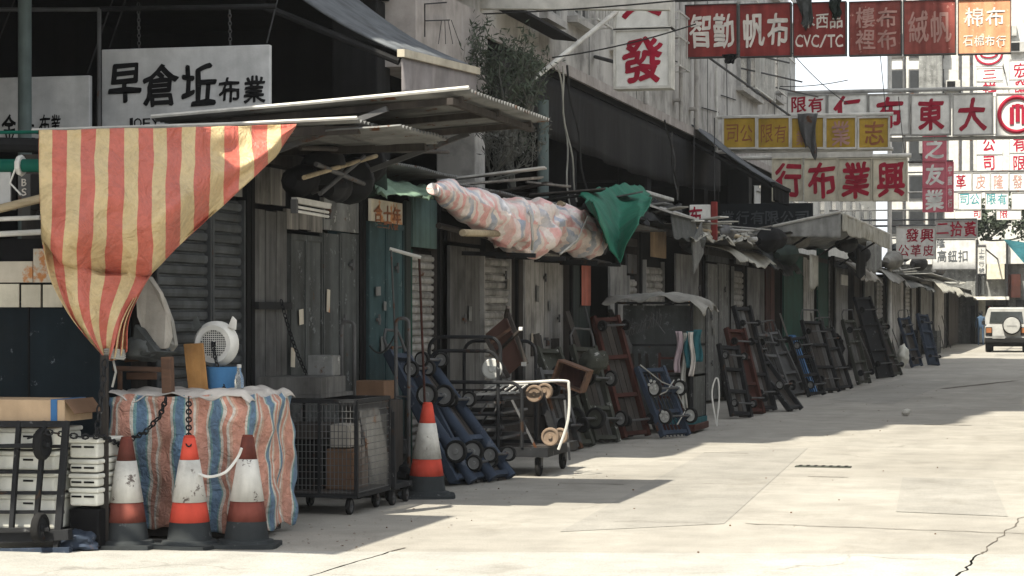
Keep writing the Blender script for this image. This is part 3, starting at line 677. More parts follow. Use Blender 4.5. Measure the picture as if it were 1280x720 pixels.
# hanging white sign with one big red character
t, a, b = sign('hanging_sign', 'white box sign with one bold red character above the dark awning', 31.5,
    [(770, 836, 38, 107, 'sign_white', [('發', 803, 75, 48, 52, 'ink_red', .06)]), (770, 836, -26, 34, 'sign_white', [('興', 803, -8, 48, 56, 'ink_red', .06)])], frame='white_paint', fw=0.035, dep=0.3)
p0 = onY(771, 14, 31.5)
beam(t, [(FX, 29.6, 4.6 + 0.0), p0], 0.035, 'white_paint', 'stay_pole')
beam(t, [onY(838, 96, 31.6), (FX + 0.02, 34.5, 5.6)], 0.03, 'steel', 'bracket')
# white beam crossing the top of the picture
p0, p1 = onX(525, 5, -6.5), onY(838, 8, 31.5)
sb = thing('sign_beam', 'long white painted beam running across above the awnings', 'beam', tuple(p0))
a0, a1 = onY(530, 4, 27.5), onY(838, 6, 27.5)
mb = MB(); mb.bar(a0, a1, 0.14); mb.build('beam', 'white_paint', sb)
for px in (535, 600):
    q = onY(px, 6, 27.5); mb = MB(); mb.bar(q, (q.x, 27.5, q.z - (0.72 if px == 600 else 0.4)), 0.07); mb.build('upright', 'white_paint' if px == 600 else 'black_metal', sb)
# red row
cells = [(857, 921), (925, 988), (992, 1057), (1062, 1126), (1130, 1194), (1198, 1263)]
pn = []
for i, (x0, x1) in enumerate(cells):
    yt = 7 - i * 1.3; yb = 70 - i * 0.9; cx = (x0 + x1) / 2; cy = (yt + yb) / 2
    m = ('sign_red', 'sign_red', 'sign_red', 'sign_red_faded', 'sign_red_faded', 'sign_orange')[i]
    ch = [line('智勤', x0 + 4, x1 - 2, cy, 40, 'ink_white', .045), line('帆布', x0 + 3, x1 - 1, cy, 40, 'ink_white', .045), line('木西品', x0 + 10, x1 - 3, cy - 10, 17, 'ink_white', .03) + line('CVC/TC', x0 + 2, x1 - 3, cy + 15, 15, 'ink_white', .03, 9),
          line('樓布', x0 + 6, x1 - 4, cy - 13, 24, 'ink_faded', .03) + line('裡布', x0 + 6, x1 - 4, cy + 14, 24, 'ink_faded', .03), line('絨帆', x0 + 4, x1 - 4, cy, 38, 'ink_faded', .03), line('棉布', x0 + 6, x1 - 6, cy - 12, 22, 'ink_white', .02) + line('石棉布行', x0 + 5, x1 - 5, cy + 18, 13, 'ink_white', .02)][i]
    pn.append((x0, x1, yt, yb, m, ch))
t, a, b = sign('hanging_sign', 'row of six red panels with pale characters, the last faded orange', 41.0, pn, frame='steel', fw=0.012, dep=0.18)
beam(t, [(FX, 41.2, a.z + 0.05), (b.x, 41.2, a.z + 0.05)], 0.05, 'steel')
# rags caught on the red row
def rag(label, px, py, Y, hw, hh, m):
    P = onY(px, py, Y); mb = MB(); k = random.random() * 9
    mb.grid(8, 14, lambda u, v: (P.x + hw * (u - 0.5) * (1 - 0.45 * v) + 0.12 * nz(v * 2, k), Y - 0.05 + 0.05 * math.sin(u * 9 + v * 4), P.z - hh * v * (0.85 + 0.3 * nz(u * 3, k))))
    return tag(mb.build('rag', m, solid=0.01, smooth=60, at=P), label, 'rag')
rag('dark grey rag hanging over the third red sign panel', 1006, -4, 40.9, 0.30, 0.62, 'grey_sheet')
rag('green rag hanging at the top of the red sign row', 1045, -5, 40.9, 0.25, 0.5, 'dull_green')
rag('black plastic bag scrap dangling below the first red panel', 913, 68, 40.9, 0.28, 0.2, 'black_tarp')
# yellow row
cells = [(905, 944), (948, 986), (990, 1029), (1033, 1069), (1074, 1110)]
txt = [line('司公', 907, 942, 167, 22, 'ink_brown', .0), line('限有', 950, 984, 167, 22, 'ink_brown', .0), line('業', 994, 1010, 172, 18, 'ink_mauve', .02), line('業', 1038, 1064, 167, 30, 'ink_faded', .03), line('志', 1079, 1106, 166, 28, 'ink_brown', .03)]
t, a, b = sign('hanging_sign', 'row of five mustard yellow panels in a white steel frame', 47.0, [(x0, x1, 148, 184, 'sign_yellow', c) for (x0, x1), c in zip(cells, txt)], frame='white_paint', fw=0.035, dep=0.12)
for z in (a.z + 0.03, b.z - 0.03): beam(t, [(FX, 47.1, z), (b.x + 0.1, 47.1, z)], 0.04, 'white_paint')
beam(t, [(a.x - 0.18, 47.1, b.z - 0.05), (a.x - 0.18, 47.1, a.z + 1.1)], 0.04, 'white_paint')
beam(t, [(FX, 45, a.z + 1.2), (a.x + 1.4, 47.1, a.z + 0.02)], 0.025, 'steel', 'stay_pole')
rag('long grey rag knotted over the middle yellow sign panel', 1012, 142, 46.9, 0.42, 0.95, 'steel')
# white row behind it
cells = [(985, 1032, 120, 143), (1036, 1083, 119, 167), (1087, 1136, 119, 167), (1140, 1187, 119, 167), (1192, 1240, 118, 167), (1246, 1296, 118, 168)]
ch = [line('限有', 988, 1030, 131, 18, 'ink_red', .04), [('仁', 1060, 137, 33, 32, 'ink_red', .06)], [('布', 1111, 141, 32, 36, 'ink_red', .06)], [('東', 1163, 143, 31, 37, 'ink_red', .06)], [('大', 1215, 143, 33, 38, 'ink_red', .06)], []]
t, a, b = sign('hanging_sign', 'row of white panels with large crimson characters and a round emblem', 56.0, [c + ('sign_white', q) for c, q in zip(cells, ch)], frame='pale_steel', fw=0.03, dep=0.2)
P = onY(1271, 143, 55.985); s_ = 56.0 / 2800
mb = MB()
mb.tube([(P.x + 21 * s_ * math.cos(k * math.pi / 16), P.y, P.z + 21 * s_ * math.sin(k * math.pi / 16)) for k in range(32)], 0.055, 6, True)
for dx, h0, h1 in ((-6, -12, 9), (1, -9, 13), (8, -12, 9)): mb.span((P.x + dx * s_ - 0.05, P.y - 0.02, P.z + h0 * s_), (P.x + dx * s_ + 0.05, P.y + 0.01, P.z + h1 * s_))
mb.span((P.x - 6 * s_, P.y - 0.018, P.z + 9 * s_), (P.x + 8 * s_, P.y + 0.008, P.z + 12 * s_)); mb.build('emblem', 'ink_red', t, smooth=40)
beam(t, [(FX, 56.15, a.z + 0.05), (b.x, 56.15, a.z + 0.05)], 0.05, 'pale_steel'); beam(t, [(FX, 56.15, b.z - 0.05), (b.x, 56.15, b.z - 0.05)], 0.05, 'pale_steel')
# cream row
cells = [(966, 1002), (1006, 1046), (1049, 1089), (1092, 1133)]
t, a, b = sign('hanging_sign', 'cream sign row with four dark red characters under the yellow panels', 50.0, [(x0, x1, 199, 250, 'sign_cream', [(c, (x0 + x1) / 2 + 1, 225, 33, 42, 'ink_red', .055)]) for (x0, x1), c in zip(cells, '行布業興')], frame='sign_cream', fw=0.02, dep=0.16)
beam(t, [(FX, 50.1, a.z + 0.04), (b.x + 0.1, 50.1, a.z + 0.04)], 0.05, 'white_paint'); mb = MB()
q0, q1 = onY(965, 190, 50.0), onY(1090, 196, 50.0); mb.span((q0.x, 50.0, q1.z), (q1.x, 50.3, q0.z)); mb.build('lamp_trough', 'white_paint', t)
# tall white post carrying the rows
P = onZ(1112, 456); zt = onY(1112, 68, P.y).z
sp = thing('sign_post', 'tall slim white post standing behind the sign rows', 'post', (P.x, P.y, 0))
mb = MB(); mb.cyl((P.x, P.y, 0), (P.x, P.y, zt), 0.07, n=10); mb.build('pole', 'white_paint', sp, smooth=40)
mb = MB(); mb.cyl((P.x, P.y, zt - 0.06), (P.x + 0.5, P.y, zt - 0.06), 0.05, n=8); mb.cyl((P.x, P.y, 3.4), (P.x + 0.35, P.y, 2.9), 0.04, n=8); mb.build('bracket', 'white_paint', sp)
# far signs
far = [
 ('pink vertical sign box with white characters beside the cream row', 66, [(1154, 1182, 169, 200, 'sign_pink', [('之', 1168, 185, 22, 24, 'sign_white', .06)]), (1154, 1182, 203, 233, 'sign_pink', [('友', 1168, 218, 22, 24, 'sign_white', .06)]), (1154, 1182, 235, 264, 'sign_pink', [('業', 1168, 250, 22, 24, 'sign_white', .06)])], 'sign_pink'),
 ('thin pink and white vertical strip sign beside the pink box sign', 67, [(1184, 1191, 203, 264, 'sign_pink', [(c, 1187.5, 212 + 14 * i, 5, 10, 'sign_white', .06) for i, c in enumerate('中國布行')])], 'sign_pink'),
 ('tall white vertical sign with round red emblem on the end building', 108, [(1221, 1253, 60, 82, 'sign_white', []), (1221, 1253, 86, 100, 'sign_white', [('三', 1237, 93, 16, 14, 'ink_red', .05)]), (1221, 1253, 103, 120, 'sign_white', [('祥', 1237, 111, 16, 16, 'ink_red', .05)]), (1221, 1253, 168, 192, 'sign_white', [('公', 1236, 180, 15, 18, 'ink_red', .05)]), (1221, 1253, 194, 214, 'sign_white', [('司', 1236, 204, 13, 17, 'ink_red', .05)])], 'pale_steel'),
 ('white vertical sign cut by the right edge with red characters', 104, [(1262, 1296, 76, 98, 'sign_white', [('宏', 1275, 88, 15, 18, 'ink_red', .04)]), (1262, 1296, 100, 120, 'sign_white', [('發', 1275, 110, 15, 18, 'ink_red', .04)]), (1262, 1296, 168, 190, 'sign_white', [('有', 1274, 180, 15, 18, 'ink_red', .04)]), (1262, 1296, 192, 214, 'sign_white', [('限', 1274, 204, 15, 18, 'ink_red', .04)])], 'pale_steel'),
 ('white sign row with small pinkish red characters at the right edge', 84, [(1192, 1214, 216, 238, 'sign_white', [('革', 1201, 227, 12, 17, 'ink_red', .03)]), (1216, 1237, 216, 238, 'sign_white', [('皮', 1226, 227, 12, 17, 'ink_faded', .02)]), (1239, 1260, 216, 238, 'sign_white', [('隆', 1248, 227, 12, 17, 'ink_faded', .02)]), (1262, 1290, 216, 238, 'sign_white', [('發', 1272, 227, 12, 17, 'ink_faded', .02)])], 'pale_steel'),
 ('white sign row with teal green characters below the pinkish one', 82, [(1198, 1226, 241, 261, 'sign_white', line('司公', 1199, 1225, 249, 13, 'ink_teal', .02)), (1232, 1260, 241, 261, 'sign_white', line('限有', 1233, 1259, 249, 13, 'ink_teal', .02)), (1265, 1296, 241, 261, 'sign_white', [])], 'pale_steel'),
 ('low pale sign row with two small red characters under the teal one', 92, [(1194, 1226, 263, 274, 'sign_white', [('司', 1221, 267, 8, 10, 'ink_red', .03)]), (1246, 1276, 263, 274, 'sign_white', [('限', 1255, 267, 9, 11, 'ink_red', .03)])], 'pale_steel'),
 ('pinkish white sign with three red characters over the button shop sign', 76, [(1170, 1221, 276, 297, 'facade_pink', line('二拾黃', 1170, 1221, 286, 18, 'ink_red', .03))], 'pale_steel'),
 ('square white sign with two rows of red characters by the white post', 70, [(1121, 1169, 284, 323, 'sign_white', line('發興', 1131, 1168, 294, 16, 'ink_red', .03) + line('公革皮', 1122, 1168, 313, 14, 'ink_red', .02))], 'white_paint'),
 ('pale grey sign with dark characters behind the square white sign', 78, [(1166, 1219, 299, 336, 'sign_grey', line('高鈕扣', 1171, 1210, 320, 14, 'ink_grey', .03) + line('隆', 1170, 1182, 304, 11, 'ink_grey', .03))], 'pale_steel'),
 ('narrow grey vertical sign under the dark leaves', 96, [(1222, 1232, 308, 342, 'facade_far', [(c, 1227, 314 + 8 * i, 7, 6, 'ink_grey', .02) for i, c in enumerate('上布行號')])], 'steel'),
]
for lab, Y, pn, fr in far:
    t, a, b = sign('hanging_sign', lab, Y, pn, frame=fr, fw=0.02, dep=0.2)
    q = pn[0]; z = a.z + 0.05
    mb = MB(); mb.cyl((a.x, Y + 0.25, z), (b.x, Y + 0.25, z), 0.04, n=6)
    if Y > 95: mb.cyl((b.x - 0.2, Y + 0.25, z), (b.x - 0.2, EY, z), 0.04, n=6)
    else: mb.cyl((-9.4 if Y > 60 else FX, Y + 0.25, z), (a.x, Y + 0.25, z), 0.035, n=6)
    mb.build('support', 'steel', t)
    if 'round red emblem' in lab:
        P = onY(1236, 66, Y - 0.03); mb = MB(); s_ = Y / 2800.
        mb.tube([(P.x + 16 * s_ * math.cos(k * math.pi / 14), P.y, P.z + 14 * s_ * math.sin(k * math.pi / 14)) for k in range(28)], 0.06, 5, True)
        mb.tube([(P.x + 10 * s_ * math.cos(k * math.pi / 10), P.y, P.z - 1 * s_ + 5 * s_ * math.sin(k * math.pi / 10)) for k in range(20)], 0.05, 5, True); mb.build('emblem', 'ink_red', t)
# low signs behind the stalls
t, a, b = sign('shop_sign', 'small white sign with a red border and a red character behind the stalls', 36.0, [(862, 888, 256, 300, 'sign_white', [('布', 869, 270, 16, 22, 'ink_red', .04)]), (888.5, 896, 252, 300, 'sign_red', [])], dep=0.1)
beam(t, [(a.x + 0.1, 36.05, 2.7), (a.x + 0.1, 36.05, b.z)], 0.03, 'steel')
t, a, b = sign('shop_sign', 'wide dark navy sign with dull grey characters in the shade', 52.0, [(895, 1016, 255, 286, 'sign_navy', line('業行有限公司', 900, 1012, 272, 16, 'ink_grey', .03))], dep=0.1)
beam(t, [(FX - 0.1, 52.05, a.z - 0.1), (a.x, 52.05, a.z - 0.1)], 0.03, 'steel')
# ================================================================== CAR
P = onZ(1258, 440.5)
car = thing('parked_car', 'silver off-road car seen from behind with a spare wheel on its tailgate', 'car', (P.x, P.y, 0))
def C(mb, n, m, **k): return mb.build(n, m, car, world=False, **k)
HW, LN = 0.88, 4.3
def loft(secs):
    mb = MB(); n = len(secs[0])
    for s_ in secs: mb.v += [Vector(p) for p in s_]
    for i in range(len(secs) - 1):
        for k in range(n): mb.f.append((i * n + k, i * n + (k + 1) % n, (i + 1) * n + (k + 1) % n, (i + 1) * n + k))
    mb.f += [tuple(range(n)), tuple(range((len(secs) - 1) * n, len(secs) * n))]; return mb
def sec(y, w0, w1, z0, z1, r=0.1): return [(-w0 + r, y, z0), (w0 - r, y, z0), (w0, y, z0 + r), (w0, y, (z0 + z1) / 2), (w1, y, z1 - r), (w1 - r, y, z1), (-w1 + r, y, z1), (-w1, y, z1 - r), (-w0, y, (z0 + z1) / 2), (-w0, y, z0 + r)]
C(loft([sec(0.0, HW - .04, HW - .05, .52, 1.12), sec(.08, HW, HW - .02, .46, 1.14), sec(3.2, HW, HW - .02, .46, 1.1), sec(4.2, HW - .03, HW - .1, .48, .98), sec(LN, HW - .12, HW - .2, .52, .9)]), 'body', 'car_silver', smooth=35)
C(loft([sec(0.06, HW - .03, HW - .15, 1.1, 1.78, .06), sec(.22, HW - .03, HW - .14, 1.1, 1.84, .06), sec(2.2, HW - .03, HW - .14, 1.1, 1.84, .06), sec(3.0, HW - .05, HW - .2, 1.08, 1.16, .03)]), 'cabin', 'car_silver', smooth=35)
mb = MB(); mb.poly([(-.68, .055, 1.2), (.68, .055, 1.2), (.62, .075, 1.66), (-.62, .075, 1.66)], (0, -.03, 0)); C(mb, 'rear_window', 'car_glass')
for s_ in (-1, 1):
    mb = MB(); mb.poly([(s_ * (HW - .045), .35, 1.2), (s_ * (HW - .045), 2.1, 1.2), (s_ * (HW - .125), 2.0, 1.68), (s_ * (HW - .125), .4, 1.68)], (s_ * .015, 0, 0)); C(mb, 'side_window', 'car_glass')
    mb = MB(); mb.box((s_ * .7, -.012, .86), (.27, .06, .34)); tl = C(mb, 'tail_light', 'car_trim', bevel=.015)
    mb = MB(); mb.box((s_ * .7, -.045, .9), (.21, .02, .2)); mb.build('lens', 'tail_light', tl, world=False)
    for y in (.85, 3.3):
        mb = MB(); mb.lathe([(.2, -.12), (.34, -.12), (.365, -.08), (.365, .08), (.34, .12), (.2, .12)], 24, (s_ * .74, y, .365), 'x'); wl = C(mb, 'wheel', 'rubber', smooth=40)
        mb = MB(); mb.lathe([(.03, .0), (.2, .02), (.22, .05)], 16, (s_ * .74 + s_ * .06, y, .365), 'x'); mb.build('rim', 'hub_grey', wl, world=False, smooth=40)
    mb = MB(); mb.box((s_ * (HW + .1), 2.55, 1.2), (.2, .1, .16)); C(mb, 'mirror', 'car_trim', bevel=.02)
mb = MB(); mb.box((0, -.07, .5), (HW * 2 - .06, .22, .2)); C(mb, 'bumper', 'car_trim', bevel=.03)
mb = MB(); mb.box((0, .3, .34), (1.3, .3, .2)); C(mb, 'underbody', 'car_trim')
mb = MB(); mb.lathe([(.38, 0), (.38, -.16), (.36, -.2), (.335, -.21)], 28, (.22, -.02, 1.1), 'y'); sw = C(mb, 'spare_wheel', 'rubber', smooth=40)
mb = MB(); mb.lathe([(.335, -.208), (.32, -.235), (.1, -.24), (.02, -.24)], 28, (.22, -.02, 1.1), 'y'); cv = mb.build('cover', 'car_silver', sw, world=False, smooth=30)
mb = MB(); mb.box((.22, -.265, 1.08), (.4, .008, .06)); mb.build('emblem_strip', 'hub_grey', cv, world=False)
mb = MB(); mb.box((-.3, -.2, .62), (.5, .02, .12)); C(mb, 'number_plate', 'hub_grey')
mb = MB()
for s_ in (-1, 1): mb.bar((s_ * .62, .3, 1.9), (s_ * .62, 2.1, 1.9), .04); mb.box((s_ * .62, .4, 1.87), (.04, .04, .08)); mb.box((s_ * .62, 2.0, 1.87), (.04, .04, .08))
C(mb, 'roof_rack', 'car_trim')
# ================================================================== MARKET STALLS
def slat_mesh(wy, pitch, m):
    mb = MB(); pr = [(0.0, 0.0), (0.022, 0.006), (0.03, pitch * 0.35), (0.026, pitch * 0.72), (0.004, pitch * 0.8), (0.0, pitch * 0.98)]
    mb.poly([(x, -wy / 2, z) for x, z in pr] + [(-0.01, -wy / 2, pitch * 0.98), (-0.01, -wy / 2, 0)], (0, wy, 0))
    return piece('slat', mb, m)
def lumpy(path, rad, name, m, par=None, n=14, amp=0.25, fr=4.0, at=None, world=True, seed=0, flat=1.0, crease=0.0, dens=6, kind=None):
    """a bag, roll or bundle: a swept tube whose radius is uneven; u runs along it, v around it"""
    path = [Vector(p) for p in path]; mb = MB(); m_ = len(path) - 1; k0 = seed * 7.3
    def pos(t):
        x = t * m_; i = min(int(x), m_ - 1); return path[i].lerp(path[i + 1], x - i), (path[i + 1] - path[i])
    def fn(u, v):
        p, d = pos(u); a, b = frame_of(d); th = 2 * math.pi * v
        r = rad[0] if not isinstance(rad, list) else rad[min(int(u * (len(rad) - 1)), len(rad) - 2)] * (1 - (u * (len(rad) - 1)) % 1 if u < 1 else 0) + rad[min(int(u * (len(rad) - 1)) + 1, len(rad) - 1)] * ((u * (len(rad) - 1)) % 1 if u < 1 else 1)
        q = p + a * math.cos(th) * r + b * math.sin(th) * r
        e = nz(q.x * fr + k0, q.y * fr, q.z * fr) + 0.22 * nz(q.x * fr * 2.3, q.y * fr * 2.3 + k0, q.z * fr * 2.3)
        if crease: e += .25 * crease - crease * abs(nz(q.x * fr * 1.9, q.y * fr * 1.3 + k0, q.z * fr * 1.9 + u * 3)) + .3 * crease * abs(nz(q.x * 9, q.y * 5, q.z * 9 + k0))
        rr = r * (1 + amp * e)
        return p + a * math.cos(th) * rr + b * math.sin(th) * rr * flat
    nu = max(8, m_ * dens); mb.grid(nu, n, fn)
    for u in (0, 1):
        idx = [(0 if u == 0 else nu) + j * (nu + 1) for j in range(n)]
        c = sum((mb.v[i] for i in idx), Vector()) / n; mb.v.append(c); ci = len(mb.v) - 1
        for j in range(n): mb.f.append((idx[j], idx[(j + 1) % n] if j < n - 1 else n * (nu + 1) + (0 if u == 0 else nu), ci)); mb.uv[len(mb.f) - 1] = [(u, j / n), (u, (j + 1) / n), (u, j / n)]
    return mb.build(name, m, par, smooth=60, at=at, world=world, kind=kind)
def cloth(name, nu, nv, fn, m, par=None, at=None, solid=0.006, world=True):
    mb = MB(); mb.grid(nu, nv, fn); return mb.build(name, m, par, smooth=70, solid=solid, at=at, world=world)
def wrinkle(p, amp=0.03, fr=5.0, seed=0):
    p = Vector(p); return p + Vector((nz(p.x * fr + seed, p.y * fr, p.z * fr), nz(p.x * fr, p.y * fr + 9 + seed, p.z * fr), nz(p.x * fr, p.y * fr, p.z * fr + 17 + seed))) * amp
def corr(name, x0, x1, y0, y1, z0, z1, m, par, pitch=0.076, amp=0.013, ripple='y', solid=0.004, tilt=0.0):
    """corrugated roof sheet: z0 at x0, z1 at x1"""
    L = abs(y1 - y0) if ripple == 'y' else abs(x1 - x0); n = max(8, int(L / pitch * 6))
    mb = MB()
    def fn(u, v):
        a, b = (v, u) if ripple == 'y' else (u, v)
        w_ = math.sin((b * (y1 - y0) if ripple == 'y' else a * (x1 - x0)) / pitch * 2 * math.pi)
        return (x0 + (x1 - x0) * a, y0 + (y1 - y0) * b, z0 + (z1 - z0) * a + tilt * b + amp * w_ + 0.012 * nz(a * 3, b * 3, x0))
    mb.grid(n, 6, fn); return mb.build(name, m, par, smooth=60, solid=solid)
def stall(label, p0, p1, Xf, zt, panels, roofm='zinc', over=0.45, detail=True, wallm='dark_wood', rz=0.12, rs=0.0):
    y0, y1 = onX(p0, 0, Xf).y, onX(p1, 0, Xf).y; s = thing('market_stall', label, 'stall', (Xf, (y0 + y1) / 2, 0), group='locked market stalls along the street')
    mb = MB(); mb.span((max(Xf - 1.4, -7.28), y0 + 0.03, 0.02), (Xf - 0.32, y1 - 0.03, zt - 0.03)); mb.build('carcass', 'dark', s)
    mb = MB(); mb.span((max(Xf - 1.42, -7.29), y0 + 0.004, 0.01), (Xf - 0.02, y0 + 0.028, zt - 0.02)); mb.build('side_wall', wallm, s)
    for y in (y0 + 0.045, y1 - 0.045):
        mb = MB(); mb.span((Xf - 0.085, y - 0.04, 0.0), (Xf + 0.012, y + 0.04, zt)); mb.build('post', 'dark', s)
    mb = MB(); mb.span((Xf - 0.082, y0 + 0.09, zt - 0.12), (Xf + 0.005, y1 - 0.09, zt - 0.01)); mb.build('lintel', wallm, s)
    if roofm: corr('roof', Xf - 1.5, Xf + over, y0 - 0.06, y1 + 0.04, zt + 0.05, zt + rz, roofm, s, tilt=rs)
    for q in panels:
        kind, a, b, yt, m = q[:5]; ex = q[5] if len(q) > 5 else {}
        ya, yb = onX(a, 0, Xf).y, onX(b, 0, Xf).y; pm = (a + b) / 2; zz = onX(pm, yt, Xf).z; zb = onX(pm, ex['yb'], Xf).z if 'yb' in ex else 0.06; W = yb - ya; yc = (ya + yb) / 2
        xo = Xf + ex.get('x', 0.0)
        if kind == 'shutter':
            mb = MB(); mb.span((xo - 0.06, ya, zb), (xo - 0.035, yb, zz)); sh = mb.build('shutter', 'dark', s)
            pitch = ex.get('p', 0.085); me = slat_mesh(W - 0.07, pitch, m); n = int((zz - zb) / pitch)
            if detail and n * pitch:
                for k in range(n):
                    o = inst(me, 'slat', sh, Vector((xo - 0.03 + random.uniform(-.003, .003), yc, zb + k * pitch)) - WL[s.name], rot=(random.uniform(-.004, .004), 0, 0))
            else:
                mbx = MB()
                for k in range(n): mbx.add([v.co + Vector((xo - 0.03, yc, zb + k * pitch)) for v in me.vertices], [tuple(f.vertices) for f in me.polygons])
                mbx.build('slats', m, sh, kind='stuff')
            for y in (ya + 0.018, yb - 0.018):
                mb = MB(); mb.span((xo - 0.034, y - 0.017, zb), (xo + 0.022, y + 0.017, zz)); mb.build('guide_rail', ex.get('rail', m), s)
            if ex.get('lock', 1): mb = MB(); mb.box((xo + 0.012, yc, zb + 0.45), (0.03, 0.10, 0.05)); mb.cyl((xo + 0.03, yc, zb + 0.41), (xo + 0.03, yc, zb + 0.33), 0.025, n=8); mb.build('padlock', 'steel', sh)
        elif kind == 'boards':
            n = ex.get('n', 3)
            for k in range(n):
                g_ = 0.008; a_ = ya + W * k / n + g_ / 2; b_ = ya + W * (k + 1) / n - g_ / 2; xo2 = xo + random.uniform(-0.006, 0.01)
                mb = MB(); mb.span((xo2 - 0.035, a_, zb + random.uniform(0, .03)), (xo2, b_, zz - random.uniform(0, .015))); mb.build('plank', m, s, bevel=0.003 if detail else 0)
            for z in ex.get('bars', ()):
                mb = MB(); mb.span((xo + 0.014, ya - 0.02, z - 0.03), (xo + 0.045, yb + 0.02, z + 0.03)); mb.build('locking_bar', 'black_metal', s)
        elif kind == 'sheet':
            mb = MB(); mb.span((xo - 0.03, ya + 0.004, zb), (xo, yb - 0.004, zz)); sh = mb.build(ex.get('name', 'metal_panel'), m, s, bevel=0.004)
            for y in (ya + 0.02, yb - 0.02):
                mb = MB(); mb.span((xo + 0.001, y - 0.012, zb), (xo + 0.012, y + 0.012, zz)); mb.build('panel_edge', m, sh)
        elif kind == 'door':
            n = ex.get('n', 2)
            for k in range(n):
                a_ = ya + W * k / n + 0.004; b_ = ya + W * (k + 1) / n - 0.004
                mb = MB(); mb.span((xo - 0.03, a_, zb), (xo, b_, zz)); d = mb.build('door', m, s, bevel=0.003)
                mb = MB(); t_ = 0.05
                mb.span((xo + .001, a_, zz - t_), (xo + .014, b_, zz)); mb.span((xo + .001, a_, zb), (xo + .014, b_, zb + t_))
                mb.span((xo + .001, a_, zb + t_ + .001), (xo + .013, a_ + t_ * .6, zz - t_ - .001)); mb.span((xo + .001, b_ - t_ * .6, zb + t_ + .001), (xo + .013, b_, zz - t_ - .001)); mb.build('door_frame', m, d)
                if ex.get('vent'):
                    mb = MB()
                    for j in range(1): mb.box((xo + 0.008, (a_ + b_) / 2, 1.15), (0.012, (b_ - a_) * 0.4, 0.2))
                    mb.build('vent', 'dark_wood', d)
            if ex.get('lock', 1):
                mb = MB(); mb.box((xo + 0.02, yc, 1.25), (0.02, 0.16, 0.035)); mb.cyl((xo + 0.04, yc, 1.24), (xo + 0.04, yc, 1.16), 0.03, n=8); mb.build('padlock', 'steel', s)
    return s
S = {}
S[1] = stall('stall with two dark grey slatted shutters right of the striped awning', 187, 312, -6.3, 2.72, [('shutter', 193, 262, 250, 'grey_shutter'), ('shutter', 263, 304, 248, 'grey_shutter'), ('boards', 263, 304, 206, 'pale_wood', {'n': 3, 'yb': 246})], None)
S[2] = stall('dark stall of grey boards and plain metal doors with a hanging chain', 312.5, 452, -6.3, 2.9, [('boards', 318, 358, 262, 'grey_wood', {'n': 3, 'bars': (1.62,)}), ('boards', 318, 356, 208, 'pale_wood', {'n': 2, 'yb': 256}), ('door', 362, 402, 294, 'grey_sheet', {'n': 2, 'lock': 0}), ('boards', 358, 402, 262, 'pale_wood', {'n': 3, 'yb': 290}), ('sheet', 403, 425, 292, 'grey_sheet'), ('sheet', 425, 447, 292, 'grey_sheet'), ('sheet', 403, 447, 250, 'light_sheet', {'yb': 289, 'name': 'head_panel'})], None)
S[3] = stall('teal painted stall with a pale blue green board above a slatted shutter', 452.5, 548, -6.3, 2.85, [('door', 460, 504, 279, 'teal_paint', {'n': 2}), ('boards', 505, 511, 250, 'green_wood', {'n': 1, 'x': .02}), ('shutter', 511.5, 546, 313, 'pale_shutter', {'rail': 'green_paint', 'p': .075}), ('sheet', 511, 547, 248, 'pale_teal', {'yb': 310, 'x': .03, 'name': 'head_panel'})], 'zinc', 0.2, wallm='teal_paint')
S[4] = stall('stall with weathered plank doors beside a grey slatted shutter', 548.5, 645, -6.25, 2.75, [('boards', 563, 600, 308, 'grey_wood', {'n': 2}), ('boards', 562, 600, 285, 'dark_wood', {'n': 1, 'yb': 305}), ('shutter', 603, 637, 318, 'pale_shutter', {'p': .085})], 'zinc', 0.3)
S[5] = stall('grey wooden double door stall under the pink striped bundle', 645.5, 713, -6.2, 2.75, [('boards', 646, 654, 320, 'dark_wood', {'n': 1}), ('door', 655, 705, 312, 'bleached_wood', {'n': 2, 'vent': 1}), ('boards', 655, 705, 285, 'mid_wood', {'n': 2, 'yb': 309})], 'zinc', 0.3)
S[6] = stall('narrow dark green stall with a red banner strip under the green tarpaulin', 713.5, 800, -6.1, 2.66, [('boards', 716, 737, 322, 'green_wood', {'n': 3}), ('boards', 762, 783, 330, 'mid_wood', {'n': 2}), ('shutter', 785, 798, 345, 'pale_shutter', {'p': .1, 'lock': 0}), ('sheet', 784, 798, 318, 'steel', {'yb': 342, 'name': 'head_panel'})], 'zinc', 0.4)
S[7] = stall('stall with a pale slatted shutter behind the covered cage rack', 800.5, 878, -6.05, 2.9, [('shutter', 806, 829, 326, 'pale_shutter', {'p': .105}), ('sheet', 811, 828, 286, 'card', {'yb': 322, 'x': .05, 'name': 'shutter_box'}), ('boards', 845, 874, 318, 'mid_wood', {'n': 4})], 'zinc', 0.5)
S[8] = stall('stall with grey sheet front and pale bleached roof boards', 878.5, 932, -6.0, 2.7, [('sheet', 884, 898, 330, 'light_sheet'), ('sheet', 898, 911, 330, 'light_sheet'), ('sheet', 884, 911, 306, 'grey_sheet', {'yb': 328, 'name': 'head_panel'}), ('shutter', 916, 930, 334, 'pale_shutter', {'p': .11, 'lock': 0}), ('sheet', 915, 931, 300, 'light_sheet', {'yb': 331, 'x': .06, 'name': 'shutter_box'})], 'zinc', 0.5)
S[9] = stall('stall with thin grey planks and a pinkish board left of the green doors', 932.5, 976, -5.95, 2.8, [('boards', 935, 955, 335, 'mid_wood', {'n': 4}), ('boards', 958, 968, 333, 'red_wood', {'n': 2})], None, detail=False)
